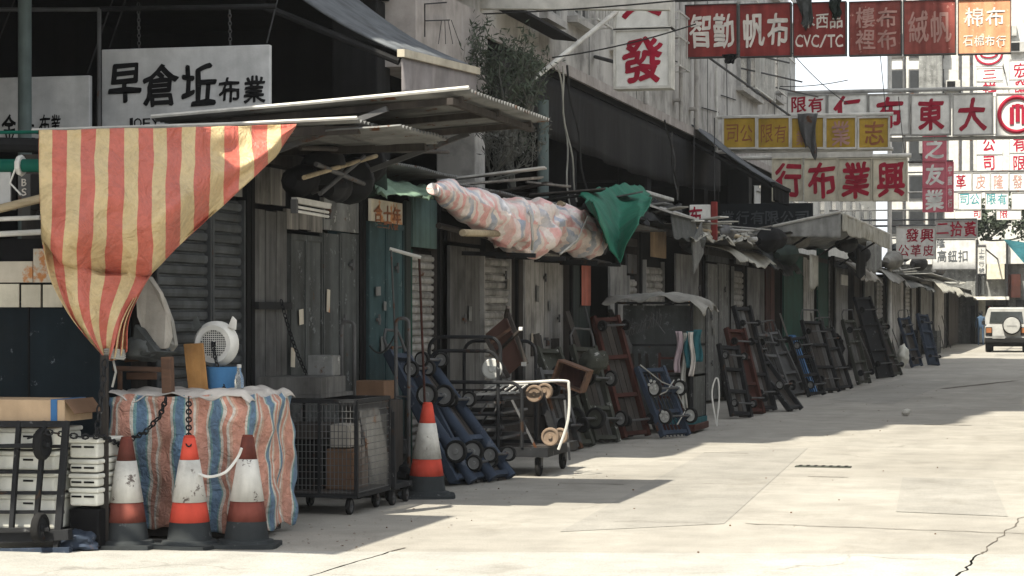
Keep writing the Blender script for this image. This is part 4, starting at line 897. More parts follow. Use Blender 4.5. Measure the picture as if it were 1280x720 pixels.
S[10] = stall('stall with bright dark green doors under the pale canvas canopy', 976.5, 1042, -5.85, 2.95, [('door', 979, 1003, 318, 'green_paint', {'n': 1, 'lock': 0}), ('boards', 1004, 1017, 322, 'bleached_wood', {'n': 3}), ('door', 1022, 1035, 312, 'green_paint', {'n': 1, 'lock': 0}), ('shutter', 1036, 1041, 330, 'pale_shutter', {'p': .12, 'lock': 0})], None, detail=False)
S[11] = stall('dark stall with brown grey planks and a small white notice', 1042.5, 1078, -5.75, 3.05, [('boards', 1045, 1060, 335, 'mid_wood', {'n': 4}), ('boards', 1068, 1076, 345, 'dark_wood', {'n': 2})], None, detail=False)
S[12] = stall('far stall with a narrow pale slatted shutter beyond the canvas canopy', 1078.5, 1107, -5.65, 2.98, [('boards', 1081, 1093, 340, 'mid_wood', {'n': 4}), ('shutter', 1095, 1104, 345, 'pale_shutter', {'p': .14, 'lock': 0})], 'zinc', 0.5, detail=False)
S[13] = stall('far stall with grey planks and black sacks on its roof', 1107.5, 1148, -5.55, 2.72, [('boards', 1110, 1129, 345, 'bleached_wood', {'n': 6}), ('shutter', 1131, 1137, 348, 'pale_shutter', {'p': .15, 'lock': 0}), ('boards', 1140, 1146, 345, 'mid_wood', {'n': 2})], 'zinc', 0.5, detail=False)
S[14] = stall('far stall of tall narrow grey boards near the end of the row', 1148.5, 1183, -5.45, 3.0, [('boards', 1151, 1165, 350, 'mid_wood', {'n': 4}), ('boards', 1168, 1180, 350, 'bleached_wood', {'n': 3})], 'grey_roof', 0.5, detail=False)
S[15] = stall('last dark stall at the far end of the row', 1183.5, 1217, -5.35, 2.72, [('boards', 1186, 1198, 360, 'dark_wood', {'n': 3}), ('boards', 1203, 1214, 360, 'mid_wood', {'n': 3})], 'grey_roof', 0.5, detail=False, wallm='mid_wood')
random.seed(31)
for n_, (x0, x1, X) in {2: (362, 447, -6.3), 3: (462, 502, -6.3), 4: (565, 635, -6.25), 5: (658, 703, -6.2), 7: (846, 873, -6.05), 8: (885, 910, -6.0)}.items():
    for k in range(3):
        px = random.uniform(x0, x1); p_ = onX(px, 0, X); z_ = random.uniform(1.1, 1.9); mb = MB(); mb.box((X + .022, p_.y, z_), (.004, random.uniform(.07, .15), random.uniform(.08, .2)), Matrix.Rotation(random.uniform(-.08, .08), 3, 'X')); mb.build('poster', random.choice(['paper', 'light_sheet', 'grey_canvas', 'light_sheet']), S[n_])
    for k in range(3):
        px = random.uniform(x0, x1); p_ = onX(px, 0, X); mb = MB(); mb.box((X + .02, p_.y, (.7, 1.5, 2.0)[k]), (.02, .10, .03)); mb.cyl((X + .03, p_.y, (.7, 1.5, 2.0)[k] - .05), (X + .03, p_.y, (.7, 1.5, 2.0)[k] + .05), .012, n=6); mb.build('hinge', 'steel', S[n_])
def ragged(n_, x0, x1, X, zt_, out, drop, m, seed):
    y0, y1 = onX(x0, 0, X).y, onX(x1, 0, X).y
    cloth('awning_flap', 36, 12, lambda u, v: wrinkle((X + .02 + out * v, y0 + (y1 - y0) * u, zt_ - drop * v * v * (1 + .25 * nz(u * 7, seed)) - .05 * math.sin(u * 9 + seed) * v + (.06 * abs(nz(u * 23, seed)) if v > .95 else 0)), .05, 3, seed), m, S[n_], solid=.008)
ragged(4, 550, 640, -6.25, 2.76, .45, .28, 'grey_canvas', 1); ragged(5, 648, 710, -6.2, 2.74, .4, .35, 'black_tarp', 2); ragged(8, 880, 931, -6.0, 2.74, .6, .3, 'pale_tarp', 3); ragged(9, 934, 975, -5.95, 2.82, .5, .45, 'grey_sheet', 4)
ragged(11, 1044, 1077, -5.75, 2.95, .6, .5, 'beige_canvas', 5); ragged(12, 1080, 1106, -5.65, 2.98, .8, .5, 'grey_canvas', 6); ragged(13, 1108, 1147, -5.55, 2.74, .7, .3, 'grey_sheet', 7); ragged(14, 1150, 1182, -5.45, 3.0, .9, .6, 'pale_tarp', 8); ragged(15, 1185, 1216, -5.35, 2.75, .8, .4, 'grey_canvas', 9)
# small fittings of the stalls
P = onX(483, 263, -6.24)
mb = MB(); a, b = onX(464, 248, -6.24), onX(503, 281, -6.24); mb.span((-6.268, a.y, b.z), (-6.24, b.y, a.z)); nt_ = mb.build('paper_sign', 'paper', S[3])
mb = MB()
for i, c in enumerate('合士年'): letter(mb, c, a.y + (b.y - a.y) * (0.2 + 0.3 * i), a.z - 0.13, (b.y - a.y) * .26, 0.16, -6.236, .03, face='x')
for i, c in enumerate('二二八號'): letter(mb, c, a.y + (b.y - a.y) * (0.25 + 0.17 * i), a.z - 0.24, (b.y - a.y) * .14, 0.05, -6.236, .03, face='x')
mb.build('lettering', 'ink_brown', nt_)
a, b = onX(1052, 343, -5.72), onX(1060, 357, -5.72); mb = MB(); mb.span((-5.745, a.y, b.z), (-5.72, b.y, a.z)); mb.build('notice', 'sign_white', S[11])
a, b = onX(728, 322, -6.05), onX(738, 382, -6.05); mb = MB(); mb.grid(4, 12, lambda u, v: (-6.06 + .02 * math.sin(u * 7), a.y + (b.y - a.y) * u, a.z + (b.z - a.z) * v)); mb.build('red_banner', 'banner', S[6], solid=.004)
# fluorescent fitting and small lamps in the near stalls' gloom
fl = thing('strip_light', 'white fluorescent strip light fitting hanging askew under the near roof', 'strip light', tuple(onX(390, 256, -5.9)))
a, b = onX(368, 250, -5.9), onX(411, 258, -5.9)
mb = MB(); mb.bar(a, b, .05, .045); mb.build('housing', 'white_paint', fl)
for dz in (.05, .085): mb = MB(); mb.cyl(a - Vector((0, 0, dz)), b - Vector((0, 0, dz)), .012, n=8); mb.build('tube', 'plastic_white', fl)
for q in (a, b): mb = MB(); mb.box(q - Vector((0, 0, .05)), (.05, .04, .11)); mb.build('end_cap', 'steel', fl)
chain('chain', sag(onX(352, 378, -6.22), onX(385, 470, -6.1), .06), .016, .005, 'black_metal', 'rusty chain hanging from the bar of the dark board stall')
# ================================================================== NEAR CANOPY AND STRIPED AWNING
cn = thing('stall_canopy', 'large corrugated metal canopy sheet over the near stalls', 'canopy', (-5.4, 17, 2.9), group='corrugated canopy sheets over the near stalls')
corr('upper_sheet', -6.75, -4.25, 15.9, 18.55, 3.04, 3.2, 'zinc', cn, pitch=.09, amp=.016)
for y in (16.1, 17.2, 18.3): mb = MB(); mb.bar((-6.7, y, 2.99), (-4.35, y, 3.145), .05); mb.build('rafter', 'dark_wood', cn)
for y in (15.96, 18.3): mb = MB(); mb.bar((-6.3, y, 2.6), (-4.9, y, 3.08), .04); mb.build('strut', 'steel', cn)
mb = MB(); mb.bar((-4.4, 15.9, 3.12), (-4.4, 18.5, 3.12), .05); mb.build('edge_beam', 'dark_wood', cn)
mb = MB(); mb.tube([(-6.75, 15.88, 3.055), (-5.5, 15.88, 3.13), (-4.25, 15.88, 3.215)], .016, 6); mb.build('front_trim', 'white_paint', cn)
cn2 = thing('stall_canopy', 'lower overlapping corrugated sheet beneath the large near canopy', 'canopy', (-5.8, 16, 2.8), group='corrugated canopy sheets over the near stalls')
q = onY(570, 158, 15.6)
corr('sheet', -7.6, -5.02, 15.62, 17.8, 2.93, 2.965, 'zinc', cn2, pitch=.09, amp=.014)
mb = MB(); mb.tube([(-7.6, 15.6, 2.945), (-6, 15.6, 2.96), (-5.02, 15.6, 2.985)], .015, 6); mb.build('front_trim', 'white_paint', cn2)
corr('short_sheet', -5.3, -4.72, 15.7, 17.0, 2.9, 2.93, 'zinc', cn2, pitch=.09, amp=.014)
corr('offcut', -5.95, -5.55, 15.66, 15.95, 2.90, 2.90, 'zinc', cn2, pitch=.05, amp=.012, ripple='x')
for y in (15.75, 17.5): mb = MB(); mb.bar((-7.5, y, 2.87), (-5.05, y, 2.91), .06); mb.build('rafter', 'dark_wood', cn2)
# dark stuff piled under the roof
for i, (px, py, r, m) in enumerate(((405, 205, .16, 'black_tarp'), (440, 225, .20, 'black_tarp'), (375, 225, .13, 'dark'), (420, 235, .12, 'black_metal'), (455, 205, .18, 'dark'))):
    P = onX(px, py, -5.95); o = lumpy([P - Vector((0, .25, .02)), P, P + Vector((0, .25, 0))], [r * .5, r, r, r * .5], 'black_bundle', m, at=P, seed=i, amp=.4)
    tag(o, ('black bundle tucked under the near roof above the board doors', 'large black bundle beside the green sheet edge', 'small dark roll close to the striped awning', 'dark coil resting above the strip light', 'dark sack high under the corrugated sheet')[i], 'bundle', 'bundles stored under the near roof')
for i, (a, b, z) in enumerate((((380, 222), (470, 195), 0), ((395, 205), (460, 232), 0), ((375, 185), (560, 190), 0), ((400, 242), (455, 196), 0))):
    p0, p1 = onX(a[0], a[1], -5.8), onX(b[0], b[1], -5.8); mb = MB(); mb.cyl(p0, p1, .02, n=7)
    tag(mb.build('loose_pole', ('bamboo', 'steel', 'dark_wood', 'steel')[i], at=p0), ('pale bamboo pole under the near roof', 'thin steel rod crossing the dark bundles', 'long dark pole lying along the near roof edge', 'short steel rod leaning under the near roof')[i], 'pole', 'poles stored under the near roof')
# striped awning cloth gathered and tied at its foot
def TYF(u): return 13.7 + 1.85 * max(0.0, u) ** 1.3
TY = 14.1
def hem(t):
    pts = [(52, 300), (75, 330), (125, 345), (186, 346), (238, 292), (300, 238), (345, 195), (369, 158)]; us = [0, .1, .26, .43, .6, .78, .92, 1.0]
    for i in range(len(us) - 1):
        if t <= us[i + 1]: k = (t - us[i]) / (us[i + 1] - us[i]); return (pts[i][0] + (pts[i + 1][0] - pts[i][0]) * k, pts[i][1] + (pts[i + 1][1] - pts[i][1]) * k)
    return pts[-1]
def tarp(u, v):
    xt, yt = 48 + 322 * u, 163 - 8 * u; hx, hy = hem(u); dy = 0.0
    if v < 0.6:
        k = v / 0.6; x = xt + (hx - xt) * k ** 1.6; y = yt + (hy - yt) * k
        dy = -0.26 * math.sin(math.pi * k ** 1.6) * (.5 + .5 * math.sin(math.pi * min(1, u * 1.3))) + (0.085 * math.sin(u * 17 + k * 3) + .05 * nz(u * 4, k * 3)) * k + .03 * math.sin(k * 5 - u * 9) * k + .018 * math.sin(11 * (u * .5 + k * 1.1) + 2 * nz(u * 3, k * 3)) * min(1, k * 3) + .012 * math.sin(23 * (u * .8 - k * .7))
    else:
        k = (v - 0.6) / 0.4; gx, gy = (124 + 30 * u, 438 + 12 * math.sin(u * 3.1)); bend = math.sin(math.pi * k)
        if u <= .43:
            x = hx + (gx - hx) * k - 12 * bend * (1 - u); y = hy + (gy - hy) * (k ** 0.85)
            dy = 0.05 * math.sin(u * 26) * k + 0.035 * math.sin(u * 17) * (1 - k) - .03 * bend + .04 * nz(u * 9, k * 4)
        else:                                     # folded back behind the hem and led down to the knot
            if k < .5: x, y = hem(u + (.44 - u) * (k / .5)); x -= 5 * (k / .5) * (u - .43); dy = .12 * min(1, k * 6)
            else:
                q = (k - .5) / .5; x = 183 + (gx - 183) * q - 8 * math.sin(math.pi * q) + 8 * (u - .43); y = 347 + (gy - 347) * q; dy = .12 * (1 - q) - .10 * math.sin(math.pi * q) + .03 * math.sin(u * 30)
    p = onY(x, y, TYF((x - 48) / 322) + dy); return wrinkle(p, .012, 4)
stt = thing('striped_awning', 'red and yellow striped tarpaulin awning gathered and tied at its lower end', 'awning', tuple(onY(48, 163, TY)))
cloth('cloth', 110, 80, tarp, 'tarp_stripe', stt, solid=.004)
P = onY(140, 443, TY); mb = MB()
for k in range(5): mb.tube([P + Vector((.075 * math.cos(t * .63), .09 * math.sin(t * .63) + .02, -.03 + .014 * k + .01 * math.sin(t))) for t in range(10)], .009, 5, True)
mb.tube([P, P + Vector((.05, -.05, -.12)), P + Vector((.02, -.04, -.22))], .008, 5); mb.build('tie_rope', 'rope', stt)
# left post, green pole, shelf with boards and odds and ends
ls = thing('stall_locker', 'dark navy metal locker stall at the left edge with yellowed notices', 'stall', tuple(onY(60, 690, 14.25)))
a, b = onY(-40, 378, 14.25), onY(128, 690, 14.25)
mb = MB(); mb.span((a.x, 14.25, .05), (b.x, 14.74, a.z)); mb.build('body', 'navy_paint', ls, bevel=.01)
for px in (-12, 36): q = onY(px, 400, 14.245); mb = MB(); mb.span((q.x - .006, 14.238, .1), (q.x + .006, 14.249, a.z - .02)); mb.build('door_seam', 'dark', ls)
for x0, x1, y0, y1, m in ((-20, 41, 327, 353, 'paper'), (42, 73, 311, 353, 'paper'), (-4, 24, 355, 384, 'sign_cream'), (27, 51, 356, 384, 'sign_cream'), (54, 78, 356, 384, 'sign_cream')):
    q0, q1 = onY(x0, y0, 14.22), onY(x1, y1, 14.22); mb = MB(); mb.span((q0.x, 14.215, q1.z), (q1.x, 14.23, q0.z)); mb.build('notice', m, ls)
q0, q1 = onY(-40, 300, 14.4), onY(150, 377, 14.4); mb = MB(); mb.span((q0.x, 14.24, q1.z + .003), (q1.x - .3, 14.74, q0.z)); mb.build('upper_box', 'dark', ls)
for x0, y0, x1, y1, m, r in ((-30, 275, 50, 272, 'white_paint', .016), (-30, 294, 54, 290, 'white_paint', .02), (-30, 268, 60, 246, 'bamboo', .03), (-30, 180, 50, 182, 'arcade_grey', .05), (-30, 166, 52, 165, 'pole_green', .012)):
    mb = MB(); mb.cyl(onY(x0, y0, 14.18), onY(x1, y1, 14.18), r, n=8); mb.build('shelf_rail' if m != 'bamboo' else 'bamboo_pole', m, ls)
gp = MB(); gp.cyl(onY(-40, 207, 13.9), onY(52, 207, 13.9), .045, n=14); tag(gp.build('green_pole', 'pole_green', smooth=40, at=onY(0, 207, 13.9)), 'thick green horizontal pole at the left end of the striped awning', 'pole')
mb = MB(); q = onY(26, 207, 13.9); mb.tube([q + Vector((0, .055 * math.cos(t), .055 * math.sin(t))) for t in [k * .7 for k in range(9)]], .02, 6, True); mb.tube([q + Vector((0, -.06, 0)), q + Vector((-.05, -.06, -.12)), q + Vector((.03, -.06, -.2))], .007, 5)
tag(mb.build('cloth_tie', 'plastic_white', at=q), 'white cloth tie knotted round the green pole', 'tie')
for i, (px, py, w_, h_, m) in enumerate(((6, 238, 14, 48, 'sign_grey'), (30, 245, 16, 55, 'steel'), (44, 240, 12, 45, 'arcade_grey'), (17, 235, 6, 50, 'dark'))):
    q0, q1 = onY(px - w_ / 2, py - h_ / 2, 14.3), onY(px + w_ / 2, py + h_ / 2, 14.3); mb = MB(); mb.span((q0.x, 14.3, q1.z), (q1.x, 14.4, q0.z)); o = mb.build('meter_box', m, ls, bevel=.006)
    if i == 1:
        mb = MB()
        for j, c in enumerate('BS6'): r_ = onY(30, 228 + j * 12, 14.29); letter(mb, c, r_.x, r_.z, .035, .05, 14.292, .03)
        mb.build('lettering', 'ink_white', o)
# timber post at the block's left edge
q = onY(129, 690, 13.72); mb = MB(); mb.span((q.x - .022, 13.72, 0), (q.x + .022, 13.76, 1.28)); tag(mb.build('timber_post', 'dark_wood', at=(q.x, 13.75, 0)), 'thin dark timber post between the locker and the cloth covered block', 'post')
# ================================================================== CLOTH COVERED BLOCK AND WHAT IS ON IT
blk = thing('covered_block', 'waist high stack covered with orange, blue and white striped plastic sheeting', 'covered stack', (-5.65, 14.9, 0))
xl, xr, yf, zt = -6.5, -5.40, 14.36, 0.99
pth = [(xl, yf + .38), (xl, yf + .25), (xl, yf + .06), (xl + .06, yf), (xl + .4, yf - .02), (xl + .8, yf), (xr - .1, yf - .02), (xr - .02, yf + .05), (xr + .02, yf + .2), (xr + .03, yf + .5), (xr, yf + .9)]
Ls = [0]
for p, q in zip(pth[:-1], pth[1:]): Ls.append(Ls[-1] + math.dist(p, q))
def along(t):
    s_ = t * Ls[-1]
    for i in range(len(Ls) - 1):
        if s_ <= Ls[i + 1] + 1e-9: k = (s_ - Ls[i]) / (Ls[i + 1] - Ls[i]); p, q = pth[i], pth[i + 1]; return (p[0] + (q[0] - p[0]) * k, p[1] + (q[1] - p[1]) * k)
def blockcloth(u, v):
    x, y = along(u); cx, cy = (xl + xr) / 2, yf + .55; k = v
    out = 0.03 * math.sin(u * 34 + .8 * math.sin(u * 11)) * (.25 + k) + .05 * nz(u * 9, v * 3) + (.0 * k if u > .62 else .0 * k)
    d = Vector((x - cx, y - cy, 0)).normalized(); z = zt - (zt - .035 - .05 * nz(u * 12, 3) - .03) * k
    if v < .06: d = -d * (.5 - v * 8) ; out = abs(out) * .4 + .03
    return wrinkle((x + d.x * out, y + d.y * out, z), .035, 6)
cloth('sheeting', 150, 40, blockcloth, 'bag_stripe', blk, solid=.004)
mb = MB(); mb.span((xl + .13, yf + .07, .02), (xr - .05, yf + .8, zt - .02)); mb.build('stack', 'dark_wood', blk)
def topcloth(u, v):
    x = xl - .01 + (xr - xl + .03) * u; y = yf - .015 + .9 * v; e = min(v, .08) / .08; e2 = min(1 - u, .05) / .05
    return wrinkle((x, y, zt + .025 + .03 * nz(u * 7, v * 6) - (1 - e) * (.02 + .09 * max(0, nz(u * 6, 2))) - (1 - e2) * .06), .02, 9)
cloth('top_sheet', 60, 40, topcloth, 'white_cloth', blk)
def cone(label, px, py, h, body, group='traffic cones', rz=0.0, top='cone_red', low='cone_red'):
    P = onZ(px, py); P = P * ((P.y + .2) / P.y); c = thing('traffic_cone', label, 'traffic cone', tuple(P), (random.uniform(-.02, .02), random.uniform(-.02, .02), rz), group)
    s_ = h / .78; B = lambda mb, n, m, **k: mb.build(n, m, c, world=False, **k)
    mb = MB(); sq = []
    for i in range(24):
        t = 2 * math.pi * i / 24; cx, cy = math.cos(t), math.sin(t); r = .235 * s_ / max(abs(cx), abs(cy)) * (.93 if abs(abs(cx) - abs(cy)) < .2 else 1); sq.append((cx * r, cy * r, 0))
    mb.poly(sq, (0, 0, .028 * s_)); mb.lathe([(.2 * s_, .026 * s_), (.19 * s_, .05 * s_), (.158 * s_, .056 * s_), (.139 * s_, .185 * s_)], 24); B(mb, 'base', 'cone_base', smooth=40)
    rr = lambda z: (.145 - (.145 - .038) * (z - .15) / .63) * s_
    def band(z0, z1, e, n, m): mb = MB(); mb.lathe([(rr(z0) + e * s_, z0 * s_), (rr((z0 + z1) / 2) + e * s_, (z0 + z1) / 2 * s_), (rr(z1) + e * s_, z1 * s_)], 24, cap=False); return B(mb, n, m, smooth=60, solid=.004)
    band(.18, .325, 0, 'lower_body', low); band(.32, .615, .004, 'reflective_sleeve', 'cone_white'); band(.61, .77, 0, 'top', top)
    mb = MB(); mb.lathe([(.04 * s_, .765 * s_), (.036 * s_, .785 * s_), (.022 * s_, .786 * s_), (.02 * s_, .74 * s_)], 16, cap=False); B(mb, 'rim', top, smooth=40)
    return c
cone('dirty brown traffic cone at the left of the three by the striped block', 158, 688, .73, 0, top='cone_brown', low='cone_brown', rz=.12)
cone('brightest red traffic cone in the middle of the three by the striped block', 237, 688, .74, 0, low='cone_red', rz=-.1)
cone('grimy traffic cone with peeling sleeve at the right of the striped block', 308, 687, .74, 0, top='cone_brown', low='cone_brown', rz=.2)
cone('red and white traffic cone standing alone by the leaning blue carts', 533, 624, .80, 0, rz=.3)
chain('chain', [onY(207, 500, 14.1), onY(200, 520, 14.2), onY(182, 540, 14.25), onY(150, 556, 13.95), onY(128, 545, 13.65), onY(100, 546, 13.5), onY(60, 540, 13.34), onY(35, 548, 13.33)], .017, .006, 'black_metal', 'rusty chain running from the chair to the polystyrene boxes')
chain('chain', sag(onY(236, 500, 14.28), onY(236, 560, 13.9), .0), .017, .006, 'black_metal', 'rusty chain dropping onto the middle traffic cone')
chain('chain', sag(onY(131, 455, 13.68), onY(120, 548, 13.6), .02), .02, .007, 'black_metal', 'chain hanging down the timber post')
mb = MB(); mb.tube(curve([onY(248, 592, 13.95), onY(262, 596, 13.9), onY(282, 590, 13.9), onY(297, 572, 13.95), onY(302, 560, 13.95)]), .010, 6); tag(mb.build('cord', 'plastic_white', smooth=40, at=onY(262, 596, 13.9)), 'white cord looped between the middle and right traffic cones', 'cord')
# broken wooden chair lying on the block
ch = thing('wooden_chair', 'old dark wooden chair frame lying on the striped block', 'chair', tuple(onY(170, 505, 14.44)))
def cb(name, p, q, w_, h_=None, Y=14.44, Y2=None, m='brown_wood'):
    mb = MB(); mb.bar(onY(p[0], p[1], Y), onY(q[0], q[1], Y2 or Y), w_, h_); return mb.build(name, m, ch, bevel=.006)
cb('leg', (209, 446), (211, 506), .075, .07); cb('rail', (132, 460), (204, 462), .04, .035); cb('rail', (136, 504), (206, 500), .04, .05)
cb('leg', (150, 462), (150, 502), .03, .03, 14.5); cb('seat_rail', (140, 452), (196, 446), .035, .03, 14.64); cb('leg', (136, 462), (136, 505), .04, .04, 14.46); cb('rail', (211, 500), (213, 492), .04, .04, 14.46, 14.67)
cb('back_rail', (150, 470), (196, 470), .03, .05, 14.67)
# board, fan cover, tub, bottle, red cloth, grey folded canvas
q = onY(243, 492, 14.8); bd = MB(); R_ = Matrix.Rotation(-.05, 3, 'Y') @ Matrix.Rotation(.16, 3, 'X'); bd.box(q + Vector((0, .03, .185)), (.145, .02, .34), R_); tag(bd.build('wooden_board', 'oak', at=q, bevel=.003), 'bright oak board standing upright on the striped block', 'board')
fc = onY(268, 430, 15.05); fn_ = thing('fan_cover', 'round white plastic fan cover with a perforated centre', 'fan cover', tuple(fc)); mb = MB()
mb.lathe([(.10, -.03), (.135, -.035), (.15, 0.0), (.165, .02), (.165, .06), (.11, .06)], 32, fc, 'y', cap=False); mb.build('ring', 'plastic_white', fn_, smooth=40)
mb = MB(); mb.lathe([(.005, -.012), (.105, -.012), (.105, .0)], 32, fc, 'y'); gr = mb.build('grille', 'plastic_white', fn_)
mb = MB()
for i in range(-6, 7):
    for j in range(-6, 7):
        if math.hypot(i, j) < 6.2 and math.hypot(i, j) > 1.2: mb.box(fc + Vector((i * .0155, -.0135, j * .0155)), (.009, .004, .009))
mb.box(fc + Vector((0, -.016, 0)), (.032, .01, .032)); mb.build('holes', 'dark', gr, kind='stuff')
for s_ in (-1, 1): mb = MB(); mb.poly([fc + Vector((s_ * .10, 0, .12)), fc + Vector((s_ * .16, 0, .1)), fc + Vector((s_ * .165, 0, .17)), fc + Vector((s_ * .135, 0, .20))], (0, .02, 0)); mb.build('lug', 'plastic_white' if s_ > 0 else 'grey_sheet', fn_, bevel=.004)
chain('chain', sag(fc + Vector((0, -.04, 0)), onY(282, 490, 14.9), .03), .013, .005, 'black_metal', 'short chain hanging from the middle of the white fan cover')
q = onY(276, 492, 15.0); tb = MB(); tb.lathe([(.09, 0), (.11, .1), (.115, .19), (.105, .19), (.1, .1), (.08, .01)], 20, q); tbo = tb.build('tub', 'blue_plastic', at=q, smooth=40); tag(tbo, 'blue plastic tub behind the oak board', 'tub')
q = onY(299, 495, 14.9)
def glass(name, col=(.9, .95, .95), rough=.05):
    m, nt, b, tc = newmat(name); b.inputs['Base Color'].default_value = col + (1,); b.inputs['Transmission Weight'].default_value = .92; b.inputs['Roughness'].default_value = rough
    n = tnoise(nt, tc.outputs['Object'], 30); bp = nt.nodes.new('ShaderNodeBump'); bp.inputs['Strength'].default_value = .25; nt.links.new(n, bp.inputs['Height']); nt.links.new(bp.outputs[0], b.inputs['Normal'])
glass('clear_plastic'); mb = MB(); mb.lathe([(.03, 0), (.034, .01), (.034, .11), (.03, .14), (.014, .175), (.013, .2)], 16, q); bt = thing('plastic_bottle', 'clear plastic bottle at the right end of the striped block', 'bottle', tuple(q)); mb.build('bottle_body', 'clear_plastic', bt, smooth=40)
mb = MB(); mb.lathe([(.016, .2), (.016, .222), (.004, .224)], 12, q); mb.build('cap', 'plastic_white', bt, smooth=30)
def bag(name, label, c, rx, ry, rz, m, seed, cat, group=None):
    mb = MB(); c = Vector(c)
    def f(u, v):
        t, p = u * 2 * math.pi, (v - .5) * math.pi; d = Vector((math.cos(t) * math.cos(p), math.sin(t) * math.cos(p), math.sin(p))); k = 1 + .35 * nz(d.x * 2 + seed, d.y * 2, d.z * 2) + .15 * nz(d.x * 6 + seed, d.y * 6, d.z * 6)
        return c + Vector((d.x * rx * k, d.y * ry * k, d.z * rz * k))
    mb.grid(26, 16, f); return tag(mb.build(name, m, smooth=60, at=c), label, cat, group)
bag('red_cloth', 'flat red cloth folded under the oak board', onY(246, 496, 14.75) + Vector((0, 0, 0)), .13, .12, .022, 'red_cloth', 1, 'cloth')
bag('white_rag', 'crumpled white rag at the right end of the striped block', onY(290, 497, 14.75), .09, .08, .035, 'white_cloth', 2, 'rag')
gc = thing('folded_canvas', 'stiff grey beige canvas folded behind the striped awning foot', 'canvas', tuple(onY(190, 440, 14.6)))
def canvas_poly(pts, Y, dep, m, n): mb = MB(); mb.poly([onY(x, y, Y + .04 * math.sin(i * 2.1)) for i, (x, y) in enumerate(pts)], (0.01, dep, 0)); mb.build(n, m, gc, bevel=.01)
canvas_poly([(168, 352), (186, 345), (199, 366), (209, 392), (213, 418), (206, 436), (192, 437), (180, 418), (171, 396)], 14.56, .05, 'beige_canvas', 'outer_fold')
canvas_poly([(190, 360), (203, 372), (214, 402), (219, 432), (213, 440), (206, 425), (198, 395)], 14.63, .04, 'grey_canvas', 'inner_fold')
canvas_poly([(168, 405), (180, 412), (196, 438), (214, 440), (200, 450), (176, 446), (165, 428)], 14.52, .10, 'grey_sheet', 'lower_fold')
bag('grey_sack', 'dark grey sack below the beige canvas behind the chair', onY(182, 436, 14.6), .15, .12, .09, 'grey_sheet', 4, 'sack')
# ================================================================== TROLLEY WITH POLYSTYRENE BOXES AT THE LEFT
def wheel(par, c, r, w_, ax, hub, world=False, name='wheel'):
    mb = MB(); mb.lathe([(r * .74, -w_ / 2), (r * .92, -w_ / 2), (r, -w_ * .3), (r, w_ * .3), (r * .92, w_ / 2), (r * .74, w_ / 2)], 18, c, ax, cap=False); wl = mb.build(name, 'rubber', par, world=world, smooth=40)
    mb = MB(); h = w_ * .42; mb.lathe([(.01, -h - .01), (r * .22, -h - .01), (r * .25, -h * .5), (r * .7, -h * .7), (r * .77, -h), (r * .77, h), (r * .7, h * .7), (r * .25, h * .5), (r * .22, h + .01), (.01, h + .01)], 18, c, ax); mb.build('hub', hub, wl, world=world, smooth=30); return wl
Y0 = 13.42
ft = thing('hand_trolley', 'upright black steel trolley frame in front of white polystyrene boxes', 'trolley', tuple(onY(40, 690, Y0)))
def fb(name, p, q, w_, m='black_metal', Y=Y0): mb = MB(); mb.bar(onY(p[0], p[1], Y), onY(q[0], q[1], Y), w_); return mb.build(name, m, ft, bevel=.003)
for x0, x1 in ((-8, -10), (24, 14), (56, 44), (84, 74)): fb('upright', (x0, 526), (x1, 668), .032, Y=Y0 - .01)
for y in (558, 590, 616, 640): fb('crossbar', (-20, y), (80, y), .022, Y=Y0 + .02)
fb('top_bar', (-20, 530), (86, 530), .04); fb('toe_plate', (-20, 672), (88, 668), .07); fb('toe_plate', (-20, 690), (88, 688), .045, 'blue_paint'); fb('side_rail', (82, 530), (70, 688), .035)
wheel(ft, onY(53, 555, Y0 - .07), .105, .05, 'x', 'black_metal', True); wheel(ft, onY(50, 660, Y0 - .07), .10, .05, 'x', 'black_metal', True); fb('axle', (-20, 558), (62, 556), .025, Y=Y0 - .07); fb('axle', (-20, 662), (62, 662), .025, Y=Y0 - .07)
fk = 0
def foam_box(label, px0, px1, py0, py1, Y, dep):
    a, b = onY(px0, py0, Y), onY(px1, py1, Y); t = thing('foam_box', label, 'foam box', ((a.x + b.x) / 2, Y + dep / 2, b.z), group='white polystyrene boxes')
    mb = MB(); mb.span((a.x, Y, b.z), (b.x, Y + dep, a.z - .03)); mb.build('body', 'foam', t, bevel=.015)
    mb = MB(); mb.span((a.x - .008, Y - .008, a.z - .03), (b.x + .008, Y + dep + .008, a.z)); mb.build('lid', 'foam', t, bevel=.01)
    mb = MB()
    for k in (.25, .7): x = a.x + (b.x - a.x) * k; mb.box((x, Y - .002, a.z - .055), (.07, .008, .012))
    mb.build('handle_slot', 'dark', t)
for i, (y0, y1) in enumerate(((534, 562), (563, 588), (589, 616), (617, 662))):
    foam_box(('top', 'second', 'third', 'lowest')[i] + ' white polystyrene box behind the black trolley frame', -40, 68, y0, y1, Y0 + .06, .42)
sc = 13.62
for i, (y0, y1) in enumerate(((548, 573), (574, 591), (592, 609), (610, 633))):
    foam_box(('top', 'second', 'third', 'lowest')[i] + ' box of the narrow polystyrene stack beside the timber post', 87, 122, y0, y1, sc, .4)
a, b = onY(86, 634, sc), onY(124, 690, sc); mb = MB(); mb.span((a.x, sc, .01), (b.x, sc + .5, a.z - .01)); tag(mb.build('crate', 'dark', at=(a.x, sc, 0), bevel=.01), 'dark crate under the narrow polystyrene stack', 'crate')
a, b = onY(-40, 499, Y0 + .02), onY(63, 527, Y0 + .02); cbx = thing('cardboard_box', 'cardboard box with a strip of blue tape on the black trolley', 'box', ((a.x + b.x) / 2, Y0 + .25, b.z))
